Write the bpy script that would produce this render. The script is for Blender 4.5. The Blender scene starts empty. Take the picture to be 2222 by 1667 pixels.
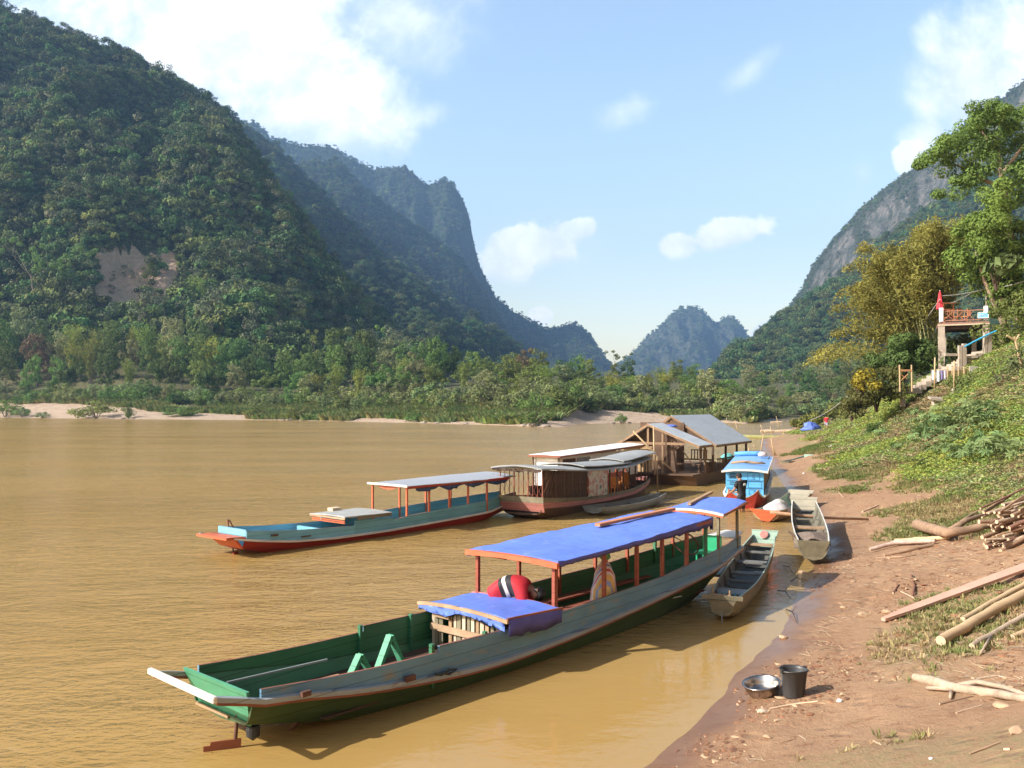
import bpy, math, random
import numpy as np
from math import sin, cos, pi, radians, sqrt, atan2, exp
from mathutils import Vector, Matrix, noise as mnoise

random.seed(7)
RNG = np.random.default_rng(11)
SC = bpy.context.scene
COL = SC.collection
F, H, CX, HY = 1900.0, 3.9, 1111.0, 880.0      # photo geometry: focal length (px), eye height (m), optical axis, horizon row

def P(u, v, d):
    return Vector(((u - CX) / F * d, d, H - (v - HY) / F * d))

def W(u, v, z=0.0):
    d = F * (H - z) / (v - HY)
    return Vector(((u - CX) / F * d, d, z))

def lerp(a, b, t): return a + (b - a) * t
def interp(x, xs, ys): return float(np.interp(x, xs, ys))
def sstep(a, b, x):
    t = np.clip((x - a) / (b - a), 0, 1)
    return t * t * (3 - 2 * t)

# ---------------------------------------------------------------- numpy value noise
_G = np.random.default_rng(5).random((64, 64, 64)).astype(np.float32) * 2 - 1
def vnoise(x, y, z=0.0):
    x = np.asarray(x, float); y = np.asarray(y, float); z = np.asarray(z, float) + 0 * x
    xi = np.floor(x).astype(int); yi = np.floor(y).astype(int); zi = np.floor(z).astype(int)
    fx, fy, fz = x - xi, y - yi, z - zi
    fx = fx * fx * (3 - 2 * fx); fy = fy * fy * (3 - 2 * fy); fz = fz * fz * (3 - 2 * fz)
    def g(i, j, k): return _G[(xi + i) & 63, (yi + j) & 63, (zi + k) & 63]
    a = g(0,0,0)*(1-fx)+g(1,0,0)*fx; b = g(0,1,0)*(1-fx)+g(1,1,0)*fx
    c = g(0,0,1)*(1-fx)+g(1,0,1)*fx; d = g(0,1,1)*(1-fx)+g(1,1,1)*fx
    return (a*(1-fy)+b*fy)*(1-fz)+(c*(1-fy)+d*fy)*fz
def fbm(x, y, z=0.0, o=4):
    s = 0; a = 1.0; t = 0
    for i in range(o):
        s = s + a * vnoise(x * 2**i + 17*i, y * 2**i + 5*i, np.asarray(z) * 2**i); t += a; a *= 0.5
    return s / t

# ---------------------------------------------------------------- materials
MATS = {}
def nn(t, ty, **kw):
    n = t.nodes.new(ty)
    for k, v in kw.items(): setattr(n, k, v)
    return n
def principled(name):
    m = bpy.data.materials.new(name); m.use_nodes = True
    t = m.node_tree
    b = t.nodes['Principled BSDF']
    return m, t, b
def M(name, col, rough=0.65, var=0.18, scale=3.0, bump=0.0, metallic=0.0, wear=None, wamt=0.5, stretch=(1,1,1), bscale=None, rand=0.0, spec=0.4, trans=0.0, seam=0.0):
    if name in MATS: return MATS[name]
    m, t, b = principled(name)
    L = t.links.new
    tc = nn(t, 'ShaderNodeTexCoord'); mp = nn(t, 'ShaderNodeMapping')
    mp.inputs['Scale'].default_value = stretch
    L(tc.outputs['Object'], mp.inputs['Vector'])
    nz = nn(t, 'ShaderNodeTexNoise'); nz.inputs['Scale'].default_value = scale; nz.inputs['Detail'].default_value = 6; nz.inputs['Roughness'].default_value = 0.65
    L(mp.outputs['Vector'], nz.inputs['Vector'])
    mx = nn(t, 'ShaderNodeMix', data_type='RGBA')
    c = Vector(col[:3])
    mx.inputs[6].default_value = (*(c * (1 - var)), 1); mx.inputs[7].default_value = (*[min(1, x) for x in c * (1 + var)], 1)
    rm = nn(t, 'ShaderNodeMapRange'); rm.inputs[1].default_value = 0.3; rm.inputs[2].default_value = 0.7
    L(nz.outputs['Fac'], rm.inputs[0]); L(rm.outputs[0], mx.inputs[0])
    out = mx.outputs[2]
    if wear is not None:
        n2 = nn(t, 'ShaderNodeTexNoise'); n2.inputs['Scale'].default_value = scale * 2.3; n2.inputs['Detail'].default_value = 8; n2.inputs['Roughness'].default_value = 0.75
        L(mp.outputs['Vector'], n2.inputs['Vector'])
        r2 = nn(t, 'ShaderNodeMapRange'); lo = 0.75 - 0.3 * wamt
        r2.inputs[1].default_value = lo; r2.inputs[2].default_value = lo + 0.1
        L(n2.outputs['Fac'], r2.inputs[0])
        m2 = nn(t, 'ShaderNodeMix', data_type='RGBA'); m2.inputs[7].default_value = (*wear, 1)
        L(out, m2.inputs[6]); L(r2.outputs[0], m2.inputs[0]); out = m2.outputs[2]
    if seam > 0:
        sx_ = nn(t, 'ShaderNodeSeparateXYZ'); L(tc.outputs['Object'], sx_.inputs[0])
        wob = nn(t, 'ShaderNodeMath', operation='MULTIPLY_ADD'); L(nz.outputs['Fac'], wob.inputs[0]); wob.inputs[1].default_value = .02; L(sx_.outputs[2], wob.inputs[2])
        dv = nn(t, 'ShaderNodeMath', operation='DIVIDE'); L(wob.outputs[0], dv.inputs[0]); dv.inputs[1].default_value = seam
        fc_ = nn(t, 'ShaderNodeMath', operation='FRACT'); L(dv.outputs[0], fc_.inputs[0])
        lt = nn(t, 'ShaderNodeMath', operation='LESS_THAN'); L(fc_.outputs[0], lt.inputs[0]); lt.inputs[1].default_value = .012 / seam
        lm = nn(t, 'ShaderNodeMath', operation='MULTIPLY'); L(lt.outputs[0], lm.inputs[0]); lm.inputs[1].default_value = .6
        ms_ = nn(t, 'ShaderNodeMix', data_type='RGBA'); L(lm.outputs[0], ms_.inputs[0]); L(out, ms_.inputs[6]); ms_.inputs[7].default_value = (*(c * .3), 1); out = ms_.outputs[2]
    if rand > 0:
        oi = nn(t, 'ShaderNodeObjectInfo'); hs = nn(t, 'ShaderNodeHueSaturation')
        r3 = nn(t, 'ShaderNodeMapRange'); r3.inputs[3].default_value = 1 - rand; r3.inputs[4].default_value = 1 + rand
        L(oi.outputs['Random'], r3.inputs[0]); L(r3.outputs[0], hs.inputs['Value'])
        r4 = nn(t, 'ShaderNodeMapRange'); r4.inputs[3].default_value = 0.5 - 0.06 * rand / 0.3; r4.inputs[4].default_value = 0.5 + 0.03 * rand / 0.3
        ml = nn(t, 'ShaderNodeMath', operation='FRACT'); mm = nn(t, 'ShaderNodeMath', operation='MULTIPLY'); mm.inputs[1].default_value = 7.31
        L(oi.outputs['Random'], mm.inputs[0]); L(mm.outputs[0], ml.inputs[0]); L(ml.outputs[0], r4.inputs[0]); L(r4.outputs[0], hs.inputs['Hue'])
        L(out, hs.inputs['Color']); out = hs.outputs['Color']
    L(out, b.inputs['Base Color'])
    b.inputs['Roughness'].default_value = rough; b.inputs['Metallic'].default_value = metallic
    b.inputs['Specular IOR Level'].default_value = spec
    if bump > 0:
        bp = nn(t, 'ShaderNodeBump'); bp.inputs['Strength'].default_value = bump; bp.inputs['Distance'].default_value = 0.02
        if bscale:
            n3 = nn(t, 'ShaderNodeTexNoise'); n3.inputs['Scale'].default_value = bscale; n3.inputs['Detail'].default_value = 5
            L(mp.outputs['Vector'], n3.inputs['Vector']); L(n3.outputs['Fac'], bp.inputs['Height'])
        else: L(nz.outputs['Fac'], bp.inputs['Height'])
        L(bp.outputs['Normal'], b.inputs['Normal'])
    if trans > 0:
        tr = nn(t, 'ShaderNodeBsdfTranslucent'); ms = nn(t, 'ShaderNodeMixShader'); ms.inputs[0].default_value = trans
        L(out, tr.inputs['Color']); L(b.outputs[0], ms.inputs[1]); L(tr.outputs[0], ms.inputs[2])
        L(ms.outputs[0], t.nodes['Material Output'].inputs['Surface'])
    MATS[name] = m
    return m

# ---------------------------------------------------------------- mesh builder
def tag(o, label=None, cat=None, group=None, kind=None):
    if label: o['label'] = label
    if cat: o['category'] = cat
    if group: o['group'] = group
    if kind: o['kind'] = kind
    return o
def empty(name, loc, rz=0.0, label=None, cat=None, group=None):
    o = bpy.data.objects.new(name, None); COL.objects.link(o)
    o.location = loc; o.rotation_euler = (0, 0, rz); o.empty_display_size = 0.2
    return tag(o, label, cat, group)

class MB:
    def __init__(s): s.v = []; s.f = []; s.m = []; s.cur = 0; s.mats = []
    def mat(s, m):
        if m not in s.mats: s.mats.append(m)
        s.cur = s.mats.index(m); return s
    def add(s, vs, fs):
        b = len(s.v); s.v += [tuple(v) for v in vs]
        for f in fs: s.f.append([b + i for i in f]); s.m.append(s.cur)
        return s
    def box(s, c, size, rot=None):
        hx, hy, hz = [x / 2 for x in size]
        vs = [Vector((x, y, z)) for z in (-hz, hz) for y in (-hy, hy) for x in (-hx, hx)]
        if rot is not None: vs = [rot @ v for v in vs]
        c = Vector(c)
        return s.add([c + v for v in vs], [(0,2,3,1),(4,5,7,6),(0,1,5,4),(2,6,7,3),(0,4,6,2),(1,3,7,5)])
    def beam(s, p0, p1, w, h, up=(0, 0, 1)):
        p0, p1 = Vector(p0), Vector(p1); a = (p1 - p0)
        if a.length < 1e-6: return s
        a.normalize(); up = Vector(up)
        if abs(a.dot(up)) > 0.98: up = Vector((1, 0, 0))
        sd = a.cross(up).normalized(); u2 = sd.cross(a)
        vs = [p + sd * (x * w / 2) + u2 * (z * h / 2) for p in (p0, p1) for z in (-1, 1) for x in (-1, 1)]
        return s.add(vs, [(0,2,3,1),(4,5,7,6),(0,1,5,4),(2,6,7,3),(0,4,6,2),(1,3,7,5)])
    def tube(s, pts, rad, n=8, cap=True, sq=1.0):
        pts = [Vector(p) for p in pts]
        if not hasattr(rad, '__len__'): rad = [rad] * len(pts)
        vs = []; prev = None
        for i, p in enumerate(pts):
            a = (pts[min(i + 1, len(pts) - 1)] - pts[max(i - 1, 0)]).normalized()
            ref = prev if prev is not None else (Vector((0, 0, 1)) if abs(a.z) < 0.9 else Vector((1, 0, 0)))
            sd = a.cross(ref)
            if sd.length < 1e-4: sd = a.cross(Vector((0, 1, 0.3)))
            sd.normalize(); u2 = sd.cross(a).normalized(); prev = u2
            for k in range(n):
                an = 2 * pi * k / n
                vs.append(p + (sd * cos(an) + u2 * sin(an) * sq) * rad[i])
        fs = []
        for i in range(len(pts) - 1):
            for k in range(n):
                fs.append((i*n+k, i*n+(k+1) % n, (i+1)*n+(k+1) % n, (i+1)*n+k))
        if cap:
            fs.append(tuple(range(n - 1, -1, -1))); fs.append(tuple((len(pts)-1)*n + k for k in range(n)))
        return s.add(vs, fs)
    def lathe(s, prof, c=(0, 0, 0), n=32, rot=None, sq=1.0):
        vs = []; c = Vector(c)
        for r, z in prof:
            for k in range(n):
                a = 2 * pi * k / n; v = Vector((r * cos(a), r * sin(a) * sq, z))
                vs.append(c + (rot @ v if rot is not None else v))
        fs = [(i*n+k, i*n+(k+1) % n, (i+1)*n+(k+1) % n, (i+1)*n+k) for i in range(len(prof)-1) for k in range(n)]
        return s.add(vs, fs)
    def grid(s, rows):
        n = len(rows[0]); vs = [p for r in rows for p in r]
        return s.add(vs, [(i*n+k, i*n+k+1, (i+1)*n+k+1, (i+1)*n+k) for i in range(len(rows)-1) for k in range(n-1)])
    def slab(s, rows, th, dirv=(0, 0, -1)):
        """a sheet given as rows of points, thickened by th along dirv"""
        d = Vector(dirv) * th; n = len(rows[0]); m = len(rows)
        top = [Vector(p) for r in rows for p in r]; bot = [p + d for p in top]
        N = n * m; fs = []
        for i in range(m - 1):
            for k in range(n - 1):
                q = (i*n+k, i*n+k+1, (i+1)*n+k+1, (i+1)*n+k)
                fs.append(q); fs.append(tuple(N + j for j in reversed(q)))
        ed = [(k, k+1) for k in range(n-1)] + [((m-1)*n+k+1, (m-1)*n+k) for k in range(n-1)] + [((i+1)*n, i*n) for i in range(m-1)] + [(i*n+n-1, (i+1)*n+n-1) for i in range(m-1)]
        for a, b in ed: fs.append((b, a, N + a, N + b))
        return s.add(top + bot, fs)
    def prism(s, poly, h, M4=None):
        """poly in xy, extruded z 0..h, placed by matrix"""
        n = len(poly); vs = [Vector((x, y, 0)) for x, y in poly] + [Vector((x, y, h)) for x, y in poly]
        if M4 is not None: vs = [M4 @ v for v in vs]
        return s.add(vs, [tuple(range(n-1, -1, -1)), tuple(range(n, 2*n))] + [(k, (k+1) % n, n+(k+1) % n, n+k) for k in range(n)])
    def build(s, name, mat=None, parent=None, smooth=False, bevel=0.0):
        me = bpy.data.meshes.new(name); me.from_pydata(s.v, [], s.f)
        ms = s.mats if s.mats else [mat]
        for m in ms: me.materials.append(m)
        if s.mats: me.polygons.foreach_set('material_index', s.m)
        if smooth: me.polygons.foreach_set('use_smooth', [True] * len(me.polygons))
        me.validate(); me.update()
        o = bpy.data.objects.new(name, me); COL.objects.link(o)
        if parent is not None: o.parent = parent
        if bevel > 0:
            b = o.modifiers.new('bev', 'BEVEL'); b.width = bevel; b.segments = 1; b.limit_method = 'ANGLE'
        return o

def np_obj(name, V, Fc, mat, parent=None, smooth=False, link=True):
    me = bpy.data.meshes.new(name)
    V = np.asarray(V, np.float32); Fc = np.asarray(Fc, np.int32)
    k = Fc.shape[1]
    me.vertices.add(len(V)); me.vertices.foreach_set('co', V.ravel())
    me.loops.add(Fc.size); me.loops.foreach_set('vertex_index', Fc.ravel())
    me.polygons.add(len(Fc)); me.polygons.foreach_set('loop_start', np.arange(0, Fc.size, k, dtype=np.int32))
    me.polygons.foreach_set('use_smooth', np.full(len(Fc), smooth))
    me.update(calc_edges=True); me.validate()
    me.materials.append(mat)
    o = bpy.data.objects.new(name, me)
    if link: COL.objects.link(o)
    if parent is not None: o.parent = parent
    return o
def copy_tree(o, parent=None):
    c = o.copy(); COL.objects.link(c)
    if parent is not None: c.parent = parent
    for ch in [x for x in SC.objects if x.parent == o and x is not c]: copy_tree(ch, c)
    return c
KIDS = {}
def clone(root, parts, loc, rz=0.0, sc=1.0, label=None, group=None):
    """copy a thing and its (flat) parts, no bpy.ops"""
    c = root.copy(); COL.objects.link(c)
    c.location = loc; c.rotation_euler = (0, 0, rz); c.scale = sc if hasattr(sc, '__len__') else (sc, sc, sc)
    if label: c['label'] = label
    if group: c['group'] = group
    for p in parts:
        q = p.copy(); COL.objects.link(q); q.parent = c
    return c

# ---------------------------------------------------------------- person helper: one skinned surface per body / garment
def skinned(name, joints, bones, mat, parent, sub=2, root=None):
    names = list(joints); me = bpy.data.meshes.new(name)
    me.from_pydata([joints[k][0] for k in names], [(names.index(a), names.index(b)) for a, b in bones], [])
    me.materials.append(mat)
    o = bpy.data.objects.new(name, me); COL.objects.link(o); o.parent = parent
    sk = o.modifiers.new('skin', 'SKIN'); sk.use_smooth_shade = True
    lay = me.skin_vertices[0] if me.skin_vertices else None
    if lay is None:
        me.attributes  # skin layer is created with the modifier through the API below
    for i, k in enumerate(names):
        r = joints[k][1]
        r = r if hasattr(r, '__len__') else (r, r)
        me.skin_vertices[0].data[i].radius = r
        me.skin_vertices[0].data[i].use_root = (k == (root or names[0]))
    sb = o.modifiers.new('sub', 'SUBSURF'); sb.levels = sub; sb.render_levels = sub
    return o
# ================================================================ camera, sun, sky, haze
cam = bpy.data.cameras.new('camera'); co = bpy.data.objects.new('camera', cam); COL.objects.link(co); SC.camera = co
co.location = (0, 0, H); co.rotation_euler = (radians(90), 0, 0)
cam.sensor_width = 36; cam.lens = F / 2222 * 36; cam.shift_y = (HY - 833.5) / 2222; cam.clip_end = 30000; cam.clip_start = 0.1
SUN_EL = radians(35); SUNH = Vector((-0.955, -0.30, 0)).normalized()
sd = SUNH * cos(SUN_EL) + Vector((0, 0, sin(SUN_EL)))
sl = bpy.data.lights.new('sun', 'SUN'); sl.energy = 5.0; sl.angle = radians(0.5); sl.color = (1.0, 0.965, 0.90)
so = bpy.data.objects.new('sun', sl); COL.objects.link(so); so.location = (-60, -20, 60)
so.rotation_euler = (-sd).to_track_quat('-Z', 'Y').to_euler()

w = bpy.data.worlds.new('World'); SC.world = w; w.use_nodes = True
t = w.node_tree; L = t.links.new
bg = t.nodes['Background']; bg.inputs['Strength'].default_value = 0.15
sky = nn(t, 'ShaderNodeTexSky', sky_type='NISHITA'); sky.sun_disc = False; sky.sun_elevation = SUN_EL
sky.sun_rotation = atan2(SUNH.x, SUNH.y) % (2 * pi); sky.air_density = 1.0; sky.dust_density = 1.6; sky.ozone_density = 1.2
tc = nn(t, 'ShaderNodeTexCoord'); sp = nn(t, 'ShaderNodeSeparateXYZ'); L(tc.outputs['Generated'], sp.inputs[0])
def mth(op, a, b=None, c=None, clamp=False):
    n = nn(t, 'ShaderNodeMath', operation=op); n.use_clamp = clamp
    for i, x in enumerate((a, b, c)):
        if x is None: continue
        if isinstance(x, (int, float)): n.inputs[i].default_value = x
        else: L(x, n.inputs[i])
    return n.outputs[0]
yy = mth('MAXIMUM', sp.outputs[1], 0.08)
A = mth('DIVIDE', sp.outputs[0], yy); B = mth('DIVIDE', sp.outputs[2], yy)
cb = nn(t, 'ShaderNodeCombineXYZ'); L(A, cb.inputs[0]); L(B, cb.inputs[1])
nz1 = nn(t, 'ShaderNodeTexNoise'); nz1.inputs['Scale'].default_value = 7.5; nz1.inputs['Detail'].default_value = 10; nz1.inputs['Roughness'].default_value = 0.62; nz1.inputs['Distortion'].default_value = .25
L(cb.outputs[0], nz1.inputs['Vector'])
nz2 = nn(t, 'ShaderNodeTexNoise'); nz2.inputs['Scale'].default_value = 20; nz2.inputs['Detail'].default_value = 6; L(cb.outputs[0], nz2.inputs['Vector'])
N1 = mth('SUBTRACT', nz1.outputs['Fac'], 0.5); N2 = mth('SUBTRACT', nz2.outputs['Fac'], 0.5)
NS = mth('ADD', mth('MULTIPLY', N1, 2.4), mth('MULTIPLY', N2, 1.0))
# clouds: direction (photo column, row of the centre), half sizes, tilt, softness, density
CLOUDS = [(680, 325, 150, 50, -8, .9, .85), (450, 50, 470, 270, -10, .46, 1.0), (650, 170, 320, 200, -28, .46, 1.0), (860, 40, 260, 170, 0, .95, .8), (720, 285, 190, 85, -14, .8, 1.0), (890, 262, 130, 42, 14, .8, .55),
          (1150, 545, 125, 62, 14, .35, 1.0), (1090, 575, 70, 60, 0, .4, .9), (1245, 505, 80, 32, 16, .35, .9),
          (1470, 535, 80, 36, 4, .4, .95), (1565, 515, 95, 38, 12, .4, .95),
          (1345, 245, 95, 42, 16, .8, .6), (1630, 150, 110, 34, 38, .9, .45), (980, 110, 110, 30, 35, .9, .3),
          (2130, 190, 190, 200, 55, .5, .95), (2020, 300, 90, 70, 30, .6, .8), (2200, 60, 160, 150, 0, .6, .9), (1985, 345, 45, 42, 30, .35, .9), (1870, 380, 35, 40, 0, .9, .35),
          (1172, 690, 32, 30, 0, .35, .95), (1650, 720, 40, 24, 30, .4, .8), (1255, 520, 330, 90, 8, 1.0, .22)]
dens = None
for (u, v, ru, rv, tilt, soft, dn) in CLOUDS:
    a0, b0 = (u - CX) / F, (HY - v) / F; ca, sa = cos(radians(tilt)), sin(radians(tilt))
    da = mth('SUBTRACT', A, a0); db = mth('SUBTRACT', B, b0)
    x = mth('MULTIPLY', mth('ADD', mth('MULTIPLY', da, ca), mth('MULTIPLY', db, sa)), F / ru)
    y = mth('MULTIPLY', mth('SUBTRACT', mth('MULTIPLY', db, ca), mth('MULTIPLY', da, sa)), F / rv)
    r = mth('SQRT', mth('ADD', mth('MULTIPLY', x, x), mth('MULTIPLY', y, y)))
    cum = soft < .45
    e = mth('ADD', mth('SUBTRACT', 1.0, r), mth('MULTIPLY', NS, 1.25 if cum else (.6 if ru > 180 else .85)))
    mr = nn(t, 'ShaderNodeMapRange', interpolation_type='SMOOTHSTEP'); mr.inputs[1].default_value = 0.0; mr.inputs[2].default_value = soft * (.75 if soft < .45 else 1.5); mr.inputs[4].default_value = dn
    L(e, mr.inputs[0])
    if cum:
        fl = nn(t, 'ShaderNodeMapRange', interpolation_type='SMOOTHSTEP'); fl.inputs[1].default_value = -.95; fl.inputs[2].default_value = -.25; L(mth('ADD', y, mth('MULTIPLY', N2, .6)), fl.inputs[0]); mo_ = mth('MULTIPLY', mr.outputs[0], fl.outputs[0])
    else: mo_ = mr.outputs[0]
    dens = mo_ if dens is None else mth('MAXIMUM', dens, mo_)
front = nn(t, 'ShaderNodeMapRange'); front.inputs[1].default_value = 0.1; front.inputs[2].default_value = 0.2; L(sp.outputs[1], front.inputs[0])
dens = mth('MULTIPLY', dens, front.outputs[0])
ccol = nn(t, 'ShaderNodeMix', data_type='RGBA'); ccol.inputs[6].default_value = (4.9, 5.35, 5.85, 1); ccol.inputs[7].default_value = (7.7, 7.7, 7.6, 1)
mr = nn(t, 'ShaderNodeMapRange'); mr.inputs[1].default_value = -0.25; mr.inputs[2].default_value = 0.3; 
cb2 = nn(t, 'ShaderNodeVectorMath', operation='ADD'); cb2.inputs[1].default_value = (-.022, .03, 0); L(cb.outputs[0], cb2.inputs[0])
nz4 = nn(t, 'ShaderNodeTexNoise'); nz4.inputs['Scale'].default_value = 7.5; nz4.inputs['Detail'].default_value = 6; nz4.inputs['Roughness'].default_value = 0.6; nz4.inputs['Distortion'].default_value = .25; L(cb2.outputs[0], nz4.inputs['Vector'])
cloud_shade = mth('MULTIPLY', mth('SUBTRACT', nz1.outputs['Fac'], nz4.outputs['Fac']), 1.6); L(mth('ADD', cloud_shade, mth('MULTIPLY', N1, .6)), mr.inputs[0]); L(mr.outputs[0], ccol.inputs[0])  # sun-side shading put into the cloud colour by offset noise
tint = nn(t, 'ShaderNodeMix', data_type='RGBA'); tint.blend_type = 'MULTIPLY'; tint.inputs[0].default_value = 1.0; tint.inputs[7].default_value = (1.66, 1.57, 1.40, 1)
L(sky.outputs[0], tint.inputs[6])
upper_dim = nn(t, 'ShaderNodeMapRange', interpolation_type='SMOOTHSTEP'); upper_dim.inputs[1].default_value = .42; upper_dim.inputs[2].default_value = .74; upper_dim.inputs[3].default_value = 1.0; upper_dim.inputs[4].default_value = .30; L(sp.outputs[2], upper_dim.inputs[0])  # upper sky dimmed on purpose to weaken fill light and deepen shadows
tin2 = nn(t, 'ShaderNodeMix', data_type='RGBA'); tin2.blend_type = 'MULTIPLY'; tin2.inputs[0].default_value = 1.0; L(tint.outputs[2], tin2.inputs[6]); L(upper_dim.outputs[0], tin2.inputs[7]); tint = tin2
low = nn(t, 'ShaderNodeMapRange', interpolation_type='SMOOTHSTEP'); low.inputs[1].default_value = .0; low.inputs[2].default_value = .36; L(sp.outputs[2], low.inputs[0])
lowc = nn(t, 'ShaderNodeMix', data_type='RGBA'); lowc.inputs[6].default_value = (1.12, .96, .80, 1); lowc.inputs[7].default_value = (1, 1, 1, 1); L(low.outputs[0], lowc.inputs[0])
tin3 = nn(t, 'ShaderNodeMix', data_type='RGBA'); tin3.blend_type = 'MULTIPLY'; tin3.inputs[0].default_value = 1.0; L(tint.outputs[2], tin3.inputs[6]); L(lowc.outputs[2], tin3.inputs[7]); tint = tin3
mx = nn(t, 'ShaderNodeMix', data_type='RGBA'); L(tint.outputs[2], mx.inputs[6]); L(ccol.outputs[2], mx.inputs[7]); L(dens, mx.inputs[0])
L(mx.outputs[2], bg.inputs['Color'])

vs = SC.view_settings; vs.view_transform = 'Standard'; vs.look = 'None'; vs.gamma = 1.0; vs.exposure = 0.62
vs.use_curve_mapping = False
SC.cycles.use_denoising = True
try: SC.cycles.denoiser = 'OPENIMAGEDENOISE'
except Exception: pass
SC.cycles.max_bounces = 6; SC.cycles.diffuse_bounces = 2; SC.cycles.glossy_bounces = 3; SC.cycles.transmission_bounces = 2; SC.cycles.volume_bounces = 0
SC.cycles.transparent_max_bounces = 6; SC.cycles.sample_clamp_indirect = 4.0; SC.cycles.caustics_reflective = False

hz = MB(); hz.box((250, 2260, 452), (6000, 4720, 918)); 
hm = bpy.data.materials.new('river_haze'); hm.use_nodes = True; ht = hm.node_tree
for n in list(ht.nodes):
    if n.type == 'BSDF_PRINCIPLED': ht.nodes.remove(n)
pv = nn(ht, 'ShaderNodeVolumePrincipled'); pv.inputs['Color'].default_value = (0.33, 0.56, .94, 1); pv.inputs['Density'].default_value = 0.000165; pv.inputs['Anisotropy'].default_value = 0.1
ht.links.new(pv.outputs[0], ht.nodes['Material Output'].inputs['Volume'])
haze = hz.build('haze', hm); haze['kind'] = 'stuff'

# ================================================================ terrain
WL = [(-120, -140), (-60, -68), (-20, -26), (0, -8), (4, -4), (7, -1.0), (9.42, 1.43), (10.3, 2.0), (12.6, 3.24), (14.8, 4.5), (18.76, 6.2), (23.2, 8.2), (32, 10.6), (46, 14.1), (70.6, 20.2), (98.8, 28), (135, 41.8), (176, 58), (200, 72), (260, 115), (400, 240)]
WLY, WLX = [p[0] for p in WL], [p[1] for p in WL]
def wl(y): return np.interp(y, WLY, WLX)
SA = [-60, -14, -4, 0, 1.2, 3.4, 5.1, 6.8, 10.6, 15.3, 25, 50, 110]; ZA = [-5, -2.2, -.5, 0, .22, .80, 1.5, 2.5, 5.6, 8.8, 14, 30, 70]
SB = [-60, -14, -4, 0, 3, 7, 10, 14, 20, 30, 50, 110]; ZB = [-5, -2.0, -.4, 0, .5, 1.2, 2.4, 5, 8.5, 13, 26, 60]
def bank_z(x, y):
    x = np.asarray(x, float); y = np.asarray(y, float)
    s = (x - wl(y)) * 0.85
    za = np.interp(s, SA, ZA); zb = np.interp(s, SB, ZB)
    k = sstep(60, 98, y); z = za * (1 - k) + zb * k
    m = sstep(0.0, 2.0, s)
    z = z + m * (0.09 * fbm(x * .35, y * .35, 3) + 0.035 * vnoise(x * 2.1, y * 2.1, 1)) + sstep(4, 8, s) * 0.5 * fbm(x * .16, y * .16, 9)
    ch = np.exp(-((x - 7.6) / 1.7) ** 2 - ((y - 16.2) / 2.2) ** 2) + .45 * np.exp(-((x - 10.5) / 3) ** 2 - ((y - 24) / 5) ** 2)
    z = z + ch * (.075 * np.abs(vnoise(x * 4.2, y * 4.2, 2)) - .03 + .03 * vnoise(x * 9, y * 9, 4))
    z = z + 0.02 * fbm(x * 1.1, y * 1.1, 6) * sstep(-.6, .4, s)
    return z
def bz(x, y): return float(bank_z(np.array([x]), np.array([y]))[0])
def G(u, v):
    """the point of the near bank seen at photo pixel u, v"""
    ds = np.geomspace(7, 260, 4000); x = (u - CX) / F * ds; zz = H - (v - HY) / F * ds
    g = bank_z(x, ds); i = np.argmax(g > zz)
    return Vector((x[i], ds[i], g[i]))
def lush(x, y):
    s = (x - wl(y)) * .85
    n = fbm(x * .13, y * .13, 2, 4)
    b = np.interp(s, [0, 2.0, 3.6, 4.6, 6, 12], [-1.1, -.7, -.25, .15, .38, .34]) + np.interp(y, [0, 16, 24, 34, 50], [-.75, -.6, -.1, .1, .12])
    return b + n * 1.0
def grassy(x, y):
    s = (x - wl(y)) * .85
    n = fbm(x * .3 + 9, y * .3, 4, 4)
    b = np.interp(s, [0, 1.2, 2.0, 3.2, 6], [-1, -.6, -.10, .08, .15]) + np.interp(y, [0, 11, 14, 30, 60], [.12, .10, .02, .05, .1])
    return b + n * 1.0
ys = np.concatenate([np.linspace(-100, 4, 30), np.arange(4.3, 9, .3), np.arange(9, 20, .09), np.arange(20, 22, .11), np.geomspace(22, 330, 210)])
sv = np.concatenate([[-60, -40, -25, -14, -8, -5, -3, -2, -1.5], np.arange(-1.2, 7, .1), np.geomspace(7.1, 110, 90)])
YY, SS = np.meshgrid(ys, sv, indexing='ij'); XX = wl(YY) + SS / .85
ZZ = bank_z(XX, YY)
V = np.stack([XX, YY, ZZ], -1).reshape(-1, 3)
nr, nc = XX.shape
ii = (np.arange(nr - 1)[:, None] * nc + np.arange(nc - 1)[None]).ravel()
FQ = np.stack([ii, ii + 1, ii + nc + 1, ii + nc], -1)
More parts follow.
